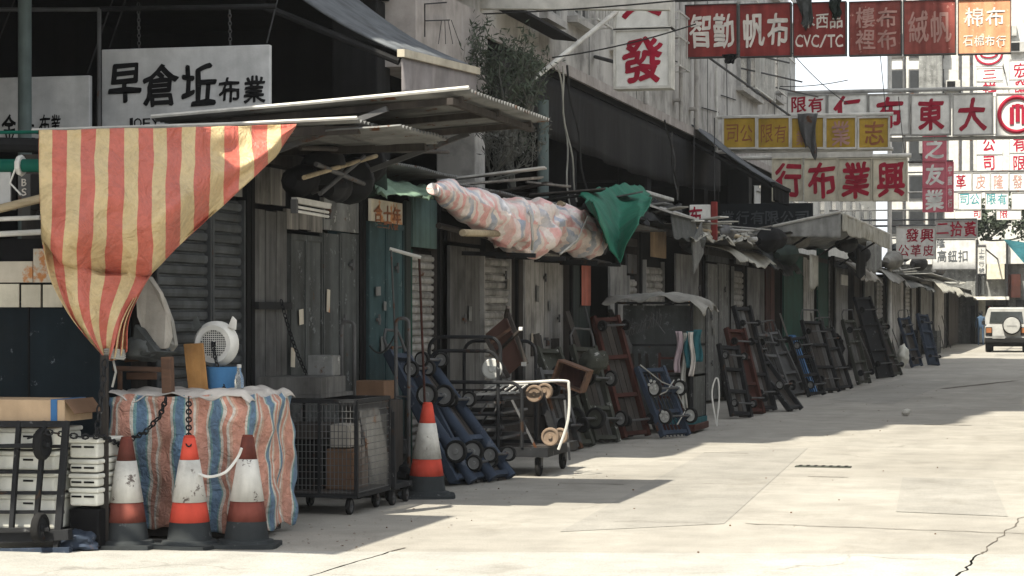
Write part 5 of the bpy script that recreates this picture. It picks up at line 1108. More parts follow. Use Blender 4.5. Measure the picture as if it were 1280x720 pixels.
mb = MB(); mb.span((a.x, Y0 + .02, b.z), (b.x + .1, Y0 + .45, a.z)); mb.build('body', 'card', cbx, bevel=.004)
q = onY(66, 513, Y0); mb = MB(); mb.span((q.x - .022, Y0 + .014, b.z + .002), (q.x + .022, Y0 + .46, a.z + .004)); mb.build('tape', 'blue_tape', cbx)
mb = MB(); mb.poly([(b.x + .1, Y0 + .02, a.z), (b.x + .1, Y0 + .45, a.z), (b.x + .17, Y0 + .45, a.z - .09), (b.x + .17, Y0 + .02, a.z - .09)], (.004, 0, .004)); mb.build('flap', 'card_brown', cbx)
bag('blue_bag', 'dull blue plastic bag crumpled at the foot of the black trolley', onY(98, 682, 13.6) + Vector((0, 0, .02)), .14, .12, .08, 'blue_paint', 6, 'bag')
# ================================================================== CARTS AND TROLLEYS
def hoop(mb, p0, p1, h, r, rad=.08, n=5):
    """upside-down U between two feet p0, p1, height h along +z"""
    p0, p1 = Vector(p0), Vector(p1); d = (p1 - p0).normalized(); up = Vector((0, 0, 1)); pts = [p0, p0 + up * (h - rad)]
    for k in range(1, n + 1): t = math.pi / 2 * k / n; pts.append(p0 + up * (h - rad + rad * math.sin(t)) + d * rad * (1 - math.cos(t)))
    for k in range(n + 1): t = math.pi / 2 * k / n; pts.append(p1 - d * rad * (1 - math.sin(t)) + up * (h - rad + rad * math.cos(t)))
    pts.append(p1); mb.tube(pts, r, 7)
def cart(label, px, py, L, W, lean, m, hub='hub_grey', wr=.085, deck='planks', rz=None, wz=(.16, .82), rails='box', dx=0.0, group='flat carts leaning on the stalls', both=True, loops=False):
    """flat cart stood on end and leaning back on the stalls, wheels outwards; (px, py) is its foot in the photo"""
    P = onZ(px, py); rz = random.uniform(-.6, -.3) if rz is None else rz
    c = thing('flat_cart', label, 'cart', (P.x + dx - W * .3, P.y + W * .35, .03), (random.uniform(-.07, .07), -lean * random.uniform(.85, 1.15), rz), group); B = lambda mb, n, mm, **k: mb.build(n, mm, c, world=False, **k); L *= random.uniform(.9, 1.12); loops = random.random() < .4
    for s_ in (-1, 1):
        mb = MB()
        if rails == 'tube': mb.cyl((0, s_ * W / 2, 0), (0, s_ * W / 2, L), .055, n=14)
        else: mb.box((0, s_ * W / 2, L / 2), (.075, .05, L))
        B(mb, 'side_rail', m, bevel=0 if rails == 'tube' else .004, smooth=40 if rails == 'tube' else None)
    for k in range(4):
        mb = MB(); mb.box((-.004, 0, .05 + (L - .1) * k / 3), (.05, W - .055, .05)); B(mb, 'crossbar', m)
    if deck == 'planks':
        n = 4
        for k in range(n): mb = MB(); mb.box((-.05, -W / 2 + W * (k + .5) / n, L / 2 + random.uniform(-.02, .02)), (.022, W / n - .012, L * random.uniform(.94, 1))); B(mb, 'deck_plank', 'dark_wood' if random.random() < .6 else 'grey_wood')
    elif deck == 'sheet': mb = MB(); mb.box((-.047, 0, L / 2), (.012, W + .03, L * .99)); B(mb, 'deck', m)
    elif deck == 'mesh':
        for k in range(7): mb = MB(); mb.box((-.04, -W / 2 + W * (k + .5) / 7, L / 2), (.012, .012, L * .98)); B(mb, 'deck_bar', m)
    for z in wz:
        zc = z * L; off = .04 + wr
        mb = MB(); mb.cyl((off, -W / 2 + .0, zc), (off, W / 2, zc), .014, n=8); B(mb, 'axle', 'steel')
        for s_ in (-1, 1):
            mb = MB(); mb.poly([(.036, s_ * (W / 2 - .06) - .004, zc - .05), (.036, s_ * (W / 2 - .06) - .004, zc + .05), (off + .01, s_ * (W / 2 - .06) - .004, zc + .02), (off + .01, s_ * (W / 2 - .06) - .004, zc - .02)], (0, .008, 0)); B(mb, 'wheel_bracket', m)
            if both or s_ < 0: wheel(c, (off, s_ * (W / 2), zc), wr, .042, 'y', hub)
    if loops:
        mb = MB(); mb.tube([(.0, -W / 2, L), (.02, -W / 2, L + .12), (.05, -W / 2 + .06, L + .2), (.05, W / 2 - .06, L + .2), (.02, W / 2, L + .12), (0, W / 2, L)], .014, 7); B(mb, 'handle', 'steel', smooth=40)
    return c
cart('dark steel cart with grey hubs leaning just behind the lone cone', 590, 608, 1.25, .38, .52, 'blue_paint', 'hub_grey', .105, 'sheet', wz=(.17, .60), rz=-.12)
cart('dark blue tubular cart leaning with paired roller wheels', 640, 603, 1.38, .44, .62, 'blue_paint', 'hub_grey', .075, 'planks', rails='tube', wz=(.14, .62, .97), rz=-.12)
cart('second dark blue cart tucked behind the tubular one', 612, 606, 1.32, .40, .56, 'blue_paint', 'hub_grey', .075, 'planks', rails='tube', wz=(.1, .93), rz=-.12)
cart('olive green cart with big wheels leaning beside the caged trolley', 738, 562, 1.15, .42, .42, 'olive_paint', 'olive_paint', .13, 'sheet', wz=(.22, .65))
cart('weathered olive cart with one plank deck, second beyond the caged trolley', 768, 556, 1.30, .40, .36, 'olive_paint', 'hub_grey', .10, 'planks', wz=(.2, .62))
cart('tall reddish brown cart leaning left of the star hub cart', 806, 550, 1.42, .45, .36, 'red_brown', 'black_metal', .07, 'planks', wz=(.12, .9))
c_ = cart('blue black cart with white star shaped hubs tied with cord', 858, 549, 1.05, .55, .50, 'blue_paint', 'hub_white', .10, 'mesh', wz=(.22, .62))
for z in (.22, .62):
    for s_ in (-1, 1):
        mb = MB()
        for k in range(5): t = 2 * math.pi * k / 5 + .3; q = Vector((.14 + .046 * math.cos(t), s_ * .302, z * 1.05 + .046 * math.sin(t))); mb.cyl(q - Vector((0, .004, 0)), q + Vector((0, .004, 0)), .019, n=8)
        mb.build('hub_star', 'plastic_white', c_, world=False)
mb = MB(); mb.tube([(.07, -.29, .95), (.09, 0, .7), (.09, .25, .62), (.09, .28, .3), (.08, 0, .12)], .009, 5); mb.tube([(.09, -.28, .5), (.1, 0, .56), (.09, .28, .72)], .009, 5); mb.build('cord', 'rope', c_, world=False)
cart('long black plank cart leaning at the end of the covered rack', 968, 516, 1.65, .42, .30, 'black_metal', 'black_metal', .05, 'planks')
cart('black cart leaning low with its foot furthest out on the road', 1004, 515, 1.55, .45, .60, 'black_metal', 'hub_grey', .075, 'planks', wz=(.3, .8), both=False)
cart('dark cart with pale side rail leaning on the green doors', 1008, 496, 1.45, .5, .42, 'steel', 'black_metal', .065, 'sheet')
cart('black cart beside the blue sheet under the canvas canopy', 1048, 492, 1.5, .6, .30, 'black_metal', 'black_metal', .06, 'planks', both=False)
cart('wide black cart with round wheels at the canopy corner', 1064, 489, 1.45, .6, .36, 'black_metal', 'black_metal', .05, 'planks', wz=(.32, .8))
cart('dark cart leaning on the far narrow shutter stall', 1116, 474, 1.9, .6, .32, 'black_metal', 'black_metal', .075, 'sheet', both=False)
cart('dark cart stacked against the other in front of the far shutter', 1128, 471, 1.6, .6, .36, 'olive_paint', 'black_metal', .065, 'planks')
cart('far blue black cart leaning near the end of the row', 1155, 460, 1.5, .7, .30, 'blue_paint', 'black_metal', .06, 'planks', both=False)
cart('last dark cart in the row, leaning by the far boards', 1176, 458, 1.5, .7, .25, 'blue_paint', 'black_metal', .05, 'sheet')
cart('small black cart between the two carts at the green doors', 1030, 497, 1.3, .5, .33, 'black_metal', 'hub_grey', .075, 'mesh', both=False)
cart('dusty grey brown cart leaning between the hoop trolley and the olive carts', 722, 566, 1.05, .36, .40, 'steel', 'rubber', .09, 'planks', wz=(.25, .7))
cart('dark cart with a bent handle right of the covered rack', 936, 524, 1.2, .42, .34, 'black_metal', 'hub_grey', .06, 'planks', loops=True)
cart('brown rusty cart leaning on the black crate by the bleached roof', 952, 520, 1.35, .40, .38, 'red_brown', 'black_metal', .06, 'sheet')
cart('grey steel cart leaning between the green doors and the blue board', 990, 502, 1.25, .5, .40, 'steel', 'black_metal', .06, 'mesh')
cart('olive cart standing steeply under the canopy far end', 1090, 482, 1.5, .6, .26, 'olive_paint', 'black_metal', .07, 'planks')
# blue sheet beside them
P = onZ(1018, 494); mb = MB(); mb.poly([(P.x - .5, P.y, 1.15), (P.x - .42, P.y, 1.15), (P.x + .02, P.y, .02), (P.x - .12, P.y, .02)], (0, .5, 0)); tag(mb.build('blue_board', 'blue_tape', at=P), 'bright blue board leaning between the carts by the green doors', 'board')
# caged trolley with hoop handles, loaded with frames and wheels
gq = onZ(600, 606)
ct = thing('hoop_trolley', 'black platform trolley with hoop handles loaded with metal frames and wheels', 'trolley', (-5.25, 21.4, 0)); T = lambda mb, n, m, **k: mb.build(n, m, ct, **k)
X0, X1, YA, YB, ZD = -5.95, -4.78, 20.75, 22.1, .19
mb = MB(); mb.span((X0, YA, ZD), (X1, YA + .05, ZD + .09)); mb.span((X0, YB - .05, ZD), (X1, YB, ZD + .09)); mb.span((X0 + .001, YA + .051, ZD + .002), (X0 + .05, YB - .051, ZD + .088)); mb.span((X1 - .05, YA + .051, ZD + .002), (X1 - .001, YB - .051, ZD + .088)); T(mb, 'deck_frame', 'black_metal')
for k in range(8): mb = MB(); y = YA + .1 + (YB - YA - .2) * (k + .5) / 8; mb.span((X0 + .052, y - .06, ZD + .03), (X1 - .052, y + .06, ZD + .06)); T(mb, 'deck_plank', 'dark_wood')
for x in (X0 + .15, X1 - .12):
    for y in (YA + .15, YB - .15):
        wheel(ct, (x, y, .1), .1, .04, 'x', 'black_metal', True); mb = MB(); mb.span((x - .035, y - .03, .1), (x - .028, y + .03, ZD)); mb.span((x + .028, y - .03, .1), (x + .035, y + .03, ZD)); mb.span((x - .034, y - .029, ZD - .014), (x + .034, y + .029, ZD - .002)); T(mb, 'caster_fork', 'steel')
for (y, h, x0, x1, m) in ((YA + .02, .92, X0, X0 + .68, 'black_metal'), (YA + .35, 1.05, X0 - .1, X0 + .62, 'black_metal'), (YB - .05, 1.0, X0, X0 + .75, 'black_metal'), (YA - .0, .62, X0 + .1, X0 + .92, 'black_metal')):
    mb = MB(); hoop(mb, (x0, y, ZD + .09), (x1, y, ZD + .09), h, .018, .12); T(mb, 'hoop', m, smooth=40)
mb = MB(); a = [onY(x, y, YA + .1) for x, y in ((600, 478), (655, 478), (704, 476), (711, 484), (710, 525), (698, 562))]
mb.tube(curve(a, 5), .014, 7); T(mb, 'white_hoop', 'white_paint', smooth=40)
for k in range(4):
    mb = MB(); z = ZD + .16 + k * .12; mb.span((X0 + .1, YA + .12, z), (X0 + .7, YB - .2, z + .02))
    for j in range(5): mb.bar((X0 + .1 + .13 * j, YA + .1, z + .02), (X0 + .16 + .13 * j, YA + .1, z + .11), .015)
    mb.bar((X0 + .08, YA + .1, z + .11), (X0 + .72, YA + .1, z + .115), .02); T(mb, 'stacked_frame', ('steel', 'black_metal', 'steel', 'black_metal')[k])
mb = MB()
for j in range(6): p0 = onY(598 + j * 9, 492, YA + .08); p1 = onY(612 + j * 9, 482, YA + .3); mb.bar(p0, p1, .014)
mb.bar(onY(596, 493, YA + .07), onY(650, 490, YA + .07), .02); mb.bar(onY(606, 482, YA + .3), onY(660, 480, YA + .3), .02); T(mb, 'wire_rack', 'pale_steel')
for (px, py, r, m, yy) in ((668, 492, .085, 'hub_rust', .2), (681, 489, .08, 'hub_rust', .36), (688, 546, .09, 'hub_rust', .2), (700, 545, .08, 'hub_rust', .34), (615, 461, .10, 'hub_white', .15)):
    q = onY(px, py, YA + yy)
    if m == 'hub_white': mb = MB(); mb.lathe([(.012, -.02), (.03, -.02), (.035, -.012), (r * .9, -.012), (r, -.006), (r, .012), (.01, .012)], 24, q, 'y'); T(mb, 'plastic_disc', 'hub_white', smooth=20); continue
    w_ = wheel(ct, q, r, .05, 'y', m, True, 'loose_wheel'); w_.data.materials[0] = M['hub_rust' if m == 'hub_rust' else 'hub_white']
mb = MB(); mb.bar(onY(676, 492, YA + .3), onY(694, 545, YA + .3), .06); T(mb, 'axle_beam', 'black_metal')
mb = MB(); mb.bar(onY(640, 500, YA + .05), onY(676, 572, YA + .05), .02); T(mb, 'brace', 'steel'); mb = MB(); mb.bar(onY(706, 500, YA + .5), onY(712, 575, YA + .5), .02); T(mb, 'brace', 'steel')
# broken brown stool lying on the load
st = thing('broken_stool', 'broken brown leather stool tipped on top of the hoop trolley', 'stool', tuple(onY(630, 476, 21.6)))
def sb_(n, pts, m, w_=.04):
    mb = MB()
    for p, q in zip(pts[:-1], pts[1:]): mb.bar(onY(p[0], p[1], p[2] if len(p) > 2 else 21.5), onY(q[0], q[1], q[2] if len(q) > 2 else 21.5), w_)
    return mb.build(n, m, st, bevel=.004)
mb = MB(); mb.poly([onY(606, 418, 21.55), onY(632, 396, 21.55), onY(654, 452, 21.55), onY(634, 470, 21.55)], (0, .05, 0)); mb.build('seat', 'brown_leather', st, bevel=.01)
sb_('leg', [(634, 388), (658, 455)], 'dark_wood'); sb_('leg', [(606, 420), (636, 472)], 'dark_wood'); sb_('leg', [(650, 413, 21.2), (622, 440)], 'dark_wood', .03); sb_('leg', [(632, 396), (635, 384, 21.3)], 'dark_wood', .035); sb_('stretcher', [(612, 430), (642, 408)], 'brown_wood', .03)
mb = MB(); mb.box(onY(651, 411, 21.2), (.035, .035, .035)); mb.build('foot_cap', 'plastic_white', st, bevel=.004); mb = MB(); mb.box(onY(655, 455, 21.48), (.05, .03, .04)); mb.build('bracket', 'pale_steel', st)
# brown timber box on the olive cart
q = onY(715, 470, 24.0); bx = thing('wooden_box', 'small reddish wooden box tilted on top of the olive carts', 'box', tuple(q)); R_ = Matrix.Rotation(.35, 3, 'Y')
for dz, d in ((-.12, (.36, .3, .02)), (.12, (.36, .3, .02))): mb = MB(); mb.box(q + R_ @ Vector((0, 0, dz)), d, R_); mb.build('board', 'brown_wood', bx)
for dx in (-.17, .17): mb = MB(); mb.box(q + R_ @ Vector((dx, 0, 0)), (.02, .3, .215), R_); mb.build('board', 'brown_wood', bx)
mb = MB(); mb.box(q + R_ @ Vector((0, .1, 0)), (.3, .02, .2), R_); mb.build('panel', 'red_wood', bx)
bag('grey_sack', 'dark grey sack slumped above the tall reddish cart', onY(770, 432, 28.5), .18, .2, .22, 'steel', 9, 'sack')
bag('dark_sack', 'dark sack slumped on top of the weathered olive cart', onY(742, 452, 25.8), .17, .2, .14, 'olive_paint', 10, 'sack')
# ---- near wire cage trolley, white board, upright hoops, boxes
cg = thing('cage_trolley', 'dark wire cage trolley on casters beside the striped block', 'trolley', (-5.66, 16.9, 0)); G = lambda mb, n, m, **k: mb.build(n, m, cg, **k)
ax, bx_, ay, by, z0, z1 = -6.02, -5.30, 16.45, 17.3, .15, .88
mb = MB()
for x in (ax, bx_):
    for y in (ay, by): mb.bar((x, y, z0), (x, y, z1), .028)
for z in (z0, z1):
    for y in (ay, by): mb.bar((ax, y, z), (bx_, y, z), .03)
    for x in (ax, bx_): mb.bar((x, ay, z), (x, by, z), .03)
mb.bar((ax + .42, ay, z0), (ax + .42, ay, z1), .022); G(mb, 'frame', 'black_metal')
mb = MB()
for k in range(22): x = ax + (bx_ - ax) * (k + .5) / 22; mb.bar((x, ay + .005, z0), (x, ay + .005, z1), .005)
for k in range(14): z = z0 + (z1 - z0) * (k + .5) / 14; mb.bar((ax, ay - .002, z), (bx_, ay - .002, z), .005)
G(mb, 'wire_mesh', 'steel', kind='stuff')
mb = MB()
for k in range(26): y = ay + (by - ay) * (k + .5) / 26; mb.bar((bx_ - .003, y, z0), (bx_ - .003, y, z1), .005)
for k in range(14): z = z0 + (z1 - z0) * (k + .5) / 14; mb.bar((bx_ + .004, ay, z), (bx_ + .004, by, z), .005)
G(mb, 'wire_mesh', 'steel', kind='stuff')
mb = MB(); mb.span((ax + .02, ay + .02, z0 + .01), (bx_ - .02, by - .02, z0 + .03)); G(mb, 'floor', 'dark_wood')
for x in (ax + .08, bx_ - .08):
    for y in (ay + .08, by - .08): wheel(cg, (x, y, .065), .065, .035, 'x', 'steel', True, 'caster')
mb = MB(); mb.span((ax - .1, ay + .04, z1 + .02), (bx_ - .3, by, z1 + .05)); mb.span((ax - .1, ay + .04, z1 + .052), (ax + .42, by - .2, z1 + .18)); G(mb, 'top_board', 'grey_wood')
for i, (c_, d_, m) in enumerate((((-5.8, 16.9, .37), (.3, .5, .4), 'dark'), ((-5.5, 16.85, .34), (.22, .4, .32), 'card_brown'), ((-5.8, 16.8, .635), (.3, .4, .12), 'dark_wood'), ((-5.5, 16.8, .6), (.16, .3, .18), 'beige_canvas'))):
    mb = MB(); mb.box(c_, d_); tag(mb.build('stored_box', m, bevel=.01, at=c_), ('dark box inside the wire cage trolley, at the left', 'low brown box inside the wire cage trolley, at the right', 'flat wooden box lying on the dark box in the cage', 'grey box on the brown box in the cage')[i], 'box', 'boxes inside the cage trolley')
wb = thing('panel_trolley', 'low trolley with a pale cream board standing on its side by the cage', 'trolley', (-5.45, 17.2, 0)); q0, q1 = onY(457, 522, 17.35), onY(487, 612, 17.35)
mb = MB(); mb.poly([(q0.x, 17.35, q0.z), (q1.x - .02, 17.35, q0.z + .03), (q1.x, 17.35, q1.z), (q0.x + .04, 17.35, q1.z - .02)], (0, .03, 0)); mb.build('board', 'pale_tarp', wb)
mb = MB(); mb.bar((q0.x - .03, 17.36, q0.z + .03), (q1.x + .02, 17.36, q0.z + .07), .05); mb.bar((q1.x + .03, 17.37, .15), (q1.x + .02, 17.37, q0.z + .05), .035); mb.span((q0.x - .02, 17.38, .13), (q1.x + .03, 17.9, .17)); mb.build('frame', 'black_metal', wb)
for x in (q0.x + .06, q1.x): wheel(wb, (x, 17.42, .06), .06, .035, 'x', 'steel', True, 'caster'); wheel(wb, (x, 17.8, .06), .06, .035, 'x', 'steel', True, 'caster')
a, b = onY(441, 476, 18.1), onY(480, 500, 18.1); mb = MB(); mb.span((a.x, 18.1, b.z), (b.x, 18.4, a.z)); tag(mb.build('brown_box', 'card_brown', at=(a.x, 17.6, b.z), bevel=.006), 'small brown carton behind the cream board', 'box')
mb = MB(); mb.span((a.x - .05, 18.05, .02), (b.x + .05, 18.5, b.z - .005)); tag(mb.build('dark_crate', 'dark_wood', at=(a.x, 17.6, 0), bevel=.01), 'dark wooden crate under the small brown carton', 'crate')
a, b = onY(384, 444, 17.1), onY(416, 470, 17.1); mb = MB(); mb.span((a.x, 17.1, b.z), (b.x, 17.3, a.z)); tag(mb.build('grey_block', 'light_sheet', at=(a.x, 16.9, b.z), bevel=.01), 'grey block sitting on the cage trolley top boards', 'block')
def hoop_stand(label, pa, pb, ptop, Y, m='steel', r=.016):
    a, b = onY(pa[0], pa[1], Y), onY(pb[0], pb[1], Y); a.z = max(a.z, .02); b.z = a.z; h = onY(pa[0], ptop, Y).z - a.z; t = thing('hoop_trolley', label, 'trolley', ((a.x + b.x) / 2, Y, 0), group='narrow upright hoop trolleys')
    mb = MB(); hoop(mb, a, b, h, r, .045); mb.build('hoop', m, t, smooth=40)
    mb = MB()
    for k in (.3, .55): mb.cyl(a + Vector((0, 0, h * k)), b + Vector((0, 0, h * k)), .01, n=6)
    mb.build('crossbar', m, t); mb = MB(); mb.span((a.x - .03, Y - .02, .1), (b.x + .03, Y + .28, .125)); mb.build('toe_plate', m, t)
    for x in (a.x - .02, b.x + .02): wheel(t, (x, Y + .06, .075), .075, .035, 'x', 'black_metal', True)
hoop_stand('tall steel hoop trolley standing left of the lone cone', (495, 618), (511, 612), 398, 18.5)
hoop_stand('shorter steel hoop trolley by the grey metal doors', (427, 600), (443, 600), 402, 17.9)
tb = thing('tee_bar_stand', 'two thin rods joined by a white bar at the top, by the teal door', 'rod stand', (-5.7, 18.9, 0)); p0, p1 = onY(487, 311, 18.8), onY(526, 322, 18.9)
mb = MB(); mb.cyl(p0, p1, .016, n=8); mb.build('top_bar', 'white_paint', tb)
mb = MB(); mb.cyl(onY(489, 312, 18.8), onY(500, 560, 18.8), .009, n=6); mb.build('rod', 'steel', tb); mb = MB(); mb.cyl(onY(524, 322, 18.9), onY(533, 560, 18.9), .011, n=6); mb.build('rod', 'red_brown', tb)
mb = MB(); mb.tube(sag(onX(462, 432, -6.15), onX(495, 415, -5.9), .12) + [onX(497, 470, -5.9)], .008, 5); tag(mb.build('cable', 'dark_rope', at=onX(462, 432, -6.15)), 'dark cable drooping across the teal door', 'cable')
bag('black_sack', 'black sack low behind the tall hoop trolley', onY(487, 560, 18.7), .14, .2, .2, 'black_tarp', 12, 'sack'); bag('dark_bag', 'dark bag low behind the lone cone', onY(500, 595, 18.5), .12, .2, .12, 'dark', 13, 'bag')
# ---- covered cage rack with hanging cloths
P0 = onZ(830, 541); rk = thing('covered_rack', 'tall cage rack on a red base under a grey cloth cover', 'rack', (-5.15, 29.3, 0)); K = lambda mb, n, m, **k: mb.build(n, m, rk, **k)
ax, bx_, ay, by, z1 = -5.72, -4.72, 28.85, 29.9, 1.72
for x in (ax, bx_):
    for y in (ay, by): mb = MB(); mb.bar((x, y, .12), (x, y, z1), .04); K(mb, 'upright', 'black_metal')
for z in (.14, .75, 1.15, z1 - .02):
    mb = MB()
    for y in (ay, by): mb.bar((ax, y, z), (bx_, y, z), .03)
    for x in (ax, bx_): mb.bar((x, ay, z), (x, by, z), .03)
    K(mb, 'shelf_frame', 'black_metal' if z > .2 else 'red_brown')
mb = MB(); mb.span((ax + .55, ay - .12, .03), (bx_ + .06, by, .12)); K(mb, 'base', 'red_brown', bevel=.01); mb = MB(); mb.span((ax + .57, ay - .10, .122), (bx_ + .04, by - .02, .19)); K(mb, 'base_tray', 'teal_cloth')
mb = MB()
for k in range(5): z = .3 + k * .17; mb.bar((ax + .58, ay - .03, z), (bx_ - .12, ay - .03, z), .028)
for x in (ax + .58, bx_ - .12): mb.bar((x, ay - .03, .15), (x, ay - .03, 1.05), .03)
K(mb, 'ladder', 'red_brown')
mb = MB(); mb.span((ax + .03, ay + .3, .2), (bx_ - .03, by - .03, z1 - .05)); K(mb, 'load', 'grey_sheet')
mb = MB(); mb.span((bx_ - .0, ay + .05, .2), (bx_ + .015, by - .05, z1 - .05)); K(mb, 'side_sheet', 'grey_sheet')
random.seed(5)
for k in range(20): p0 = Vector((ax + .02 + k * .03, ay - .05 - .02 * (k % 3), 1.2 + .011 * k)); q_ = p0 + Vector((.02 + random.uniform(-.02, .05), random.uniform(-.03, .03), .2 + random.uniform(-.05, .06))); mb = MB(); mb.tube([p0 + Vector((-.02, 0, .03)), p0, p0.lerp(q_, .5) + Vector((.012, 0, 0)), q_, q_ + Vector((.02, 0, -.03))], .005, 5); K(mb, 'hook', 'steel')
mb = MB(); mb.tube([(ax + .02, ay - .04, 1.28), (ax + .5, ay - .04, 1.5), (bx_ - .35, ay - .04, 1.3)], .012, 6); K(mb, 'hook_rail', 'steel')
def cover(u, v):
    x = ax - .18 + (bx_ - ax + .34) * u; y = ay - .14 + (by - ay + .2) * v; ed = max(0, .12 - v) / .12; eu = max(0, u - .88) / .12
    return wrinkle((x + .02 * eu, y, z1 + .03 + .04 * nz(u * 5, v * 4) + .07 * math.sin(math.pi * u) - ed * (.07 + .05 * math.sin(u * 19)) - eu * (.14 + .05 * math.sin(v * 15))), .03, 6)
cloth('cover', 50, 30, cover, 'grey_canvas', rk)
for i, (px, w_, y0, y1, m, lab) in enumerate(((848, 8, 414, 466, 'pink_cloth', 'pale pink cloth strip hanging on the covered rack'), (856, 6, 416, 510, 'rope', 'long white cloth strip hanging on the covered rack'), (861, 8, 414, 460, 'teal_cloth', 'dark teal cloth strip among the hanging cloths'), (873, 10, 412, 452, 'teal_cloth', 'wide teal cloth at the right of the hanging cloths'), (866, 6, 415, 470, 'white_cloth', 'thin white cloth strip next to the wide teal one'))):
    p = onY(px, y0, ay - .1); q = onY(px, y1, ay - .1); ww = w_ * .0105; k_ = i
    o = cloth('hanging_cloth', 6, 16, lambda u, v: (p.x + ww * (u - .5) + .02 * math.sin(v * 6 + k_), ay - .1 - .02 * k_ + .02 * math.sin(u * 8 + v * 5), p.z + (q.z - p.z) * v), m, at=p); tag(o, lab, 'cloth', 'cloths hanging on the rack')
mb = MB(); p0 = onY(895, 474, ay - .15); mb.tube(curve([onY(x, y, ay - .15) for x, y in ((896, 532), (892, 510), (890, 490), (894, 474), (898, 476), (899, 500), (897, 520), (896, 533))]), .011, 6); tag(mb.build('rope_loop', 'plastic_white', smooth=40, at=p0), 'white cord loop hanging beside the red rack base', 'cord')
# low frame left of the rack
wf = thing('slatted_rack', 'leaning slatted wooden rack left of the covered rack', 'rack', tuple(onY(797, 500, 29.2)))
for px in (788, 797, 806): mb = MB(); mb.bar(onY(px, 390, 29.3), onY(px + 4, 470, 29.1), .04); mb.build('slat', 'dark_wood', wf)
for py in (392, 438, 466): mb = MB(); mb.bar(onY(786, py, 29.28), onY(812, py, 29.28), .03); mb.build('rail', 'dark_wood', wf)
# assorted dark crates filling the foot of the stalls
random.seed(11)
for i, (px, X, w_, d_, h_, m, lab) in enumerate(((655, -5.95, .4, .5, .8, 'dark_wood', 'dark crate behind the hoop trolley'), (700, -5.9, .4, .7, .75, 'dark_wood', 'dark crate behind the olive carts'), (745, -5.85, .4, .8, .9, 'olive_paint', 'tall olive crate behind the weathered cart'), (780, -5.75, .4, .8, .8, 'dark', 'black crate behind the tall reddish cart'), (925, -5.7, .45, .9, .85, 'dark', 'black crate left of the long plank cart'), (948, -5.65, .5, 1.2, 1.0, 'dark_wood', 'tall dark crate behind the long plank cart'), (985, -5.5, .45, 1.4, .8, 'dark', 'dark crate in front of the left green door'), (1022, -5.4, .5, 1.5, .9, 'dark', 'dark crate in front of the right green door'), (1090, -5.3, .5, 2.0, 1.15, 'dark_wood', 'tall dark crate at the narrow shutter stall'), (1140, -5.2, .5, 2.2, 1.0, 'dark', 'dark crate at the black sack stall'), (1165, -5.1, .5, 2.6, .9, 'grey_sheet', 'grey crate near the end of the row'))):
    y = onX(px, 0, X).y; t = thing('crate', lab, 'crate', (X, y, 0), group='crates along the stall fronts')
    n = 4; hh = h_ / n
    for k in range(n): mb = MB(); mb.box((X + random.uniform(-.004, .004), y, hh * (k + .5) + .01), (w_, d_, hh - .015)); mb.build('board', m, t)
    for s_ in (-1, 1): mb = MB(); mb.box((X + w_ / 2 + .012, y + s_ * (d_ / 2 - .04), h_ / 2 + .01), (.02, .06, h_)); mb.build('batten', m, t)
bag('white_bag', 'small pale bag low beside the far dark carts', onZ(1133, 470) + Vector((-.1, .3, .5)), .14, .2, .28, 'foam', 15, 'bag'); bag('round_basket', 'round black bundle at the corner of the canvas canopy stall', onY(1043, 432, 46.5), .2, .2, .25, 'dark', 16, 'bundle')
# ================================================================== ROOF CLUTTER
q = onX(541, 232, -5.7)
bp_ = [onX(541, 236, -5.75), onX(560, 240, -5.75), onX(590, 258, -5.72), onX(625, 277, -5.7), onX(655, 285, -5.7), onX(690, 283, -5.68), onX(722, 290, -5.66), onX(742, 300, -5.62), onX(752, 308, -5.6)]
bd_ = thing('striped_bundle', 'long sagging bundle in pink, white and blue striped sheeting tied on the stall roofs', 'bundle', tuple(bp_[4]))
lumpy(bp_, [.05, .12, .15, .25, .29, .19, .26, .21, .06], 'sheeting', 'bundle_stripe', bd_, n=64, amp=.45, fr=2.3, seed=3, crease=1.1, dens=20)
mb = MB(); p = onX(662, 300, -5.45); mb.tube([onX(655, 250, -5.6), onX(664, 270, -5.38), onX(666, 300, -5.36), onX(665, 312, -5.4)], .014, 6); mb.build('cord', 'rope', bd_, smooth=40)
mb = MB(); mb.tube([onX(700, 318, -5.42), onX(722, 300, -5.34), onX(735, 270, -5.4)], .01, 6); mb.build('cord', 'rope', bd_, smooth=40)
for k_, (px, n_) in enumerate(((580, 4), (622, 4), (668, 5), (700, 5))):
    p = onX(px, 300, -6.2); mb = MB(); mb.bar((-6.22, p.y, 2.2), (-5.42, p.y, 2.17), .045); mb.build('support_arm', 'black_metal', S[n_])
# platform the bundle lies on, bamboo poles poking out
for i, (a, b, X, r, m, lab) in enumerate((((578, 291), (628, 292), -5.62, .035, 'bamboo', 'pale bamboo pole end sticking out under the striped bundle'), ((548, 282), (762, 330), -5.95, .03, 'dark_wood', 'dark pole under the whole striped bundle'), ((700, 255), (760, 282), -5.7, .04, 'bamboo', 'pale pole lying over the right end of the bundle'), ((860, 285), (945, 300), -5.6, .04, 'bamboo', 'long bleached pole on the grey stall roof'), ((935, 300), (985, 296), -5.5, .05, 'pale_steel', 'steel pole on the roof left of the canopy'))):
    p0, p1 = onX(a[0], a[1], X), onX(b[0], b[1], X); mb = MB(); mb.cyl(p0, p1, r, n=9); tag(mb.build('loose_pole', m, smooth=40, at=p0), lab, 'pole', 'poles on the stall roofs')
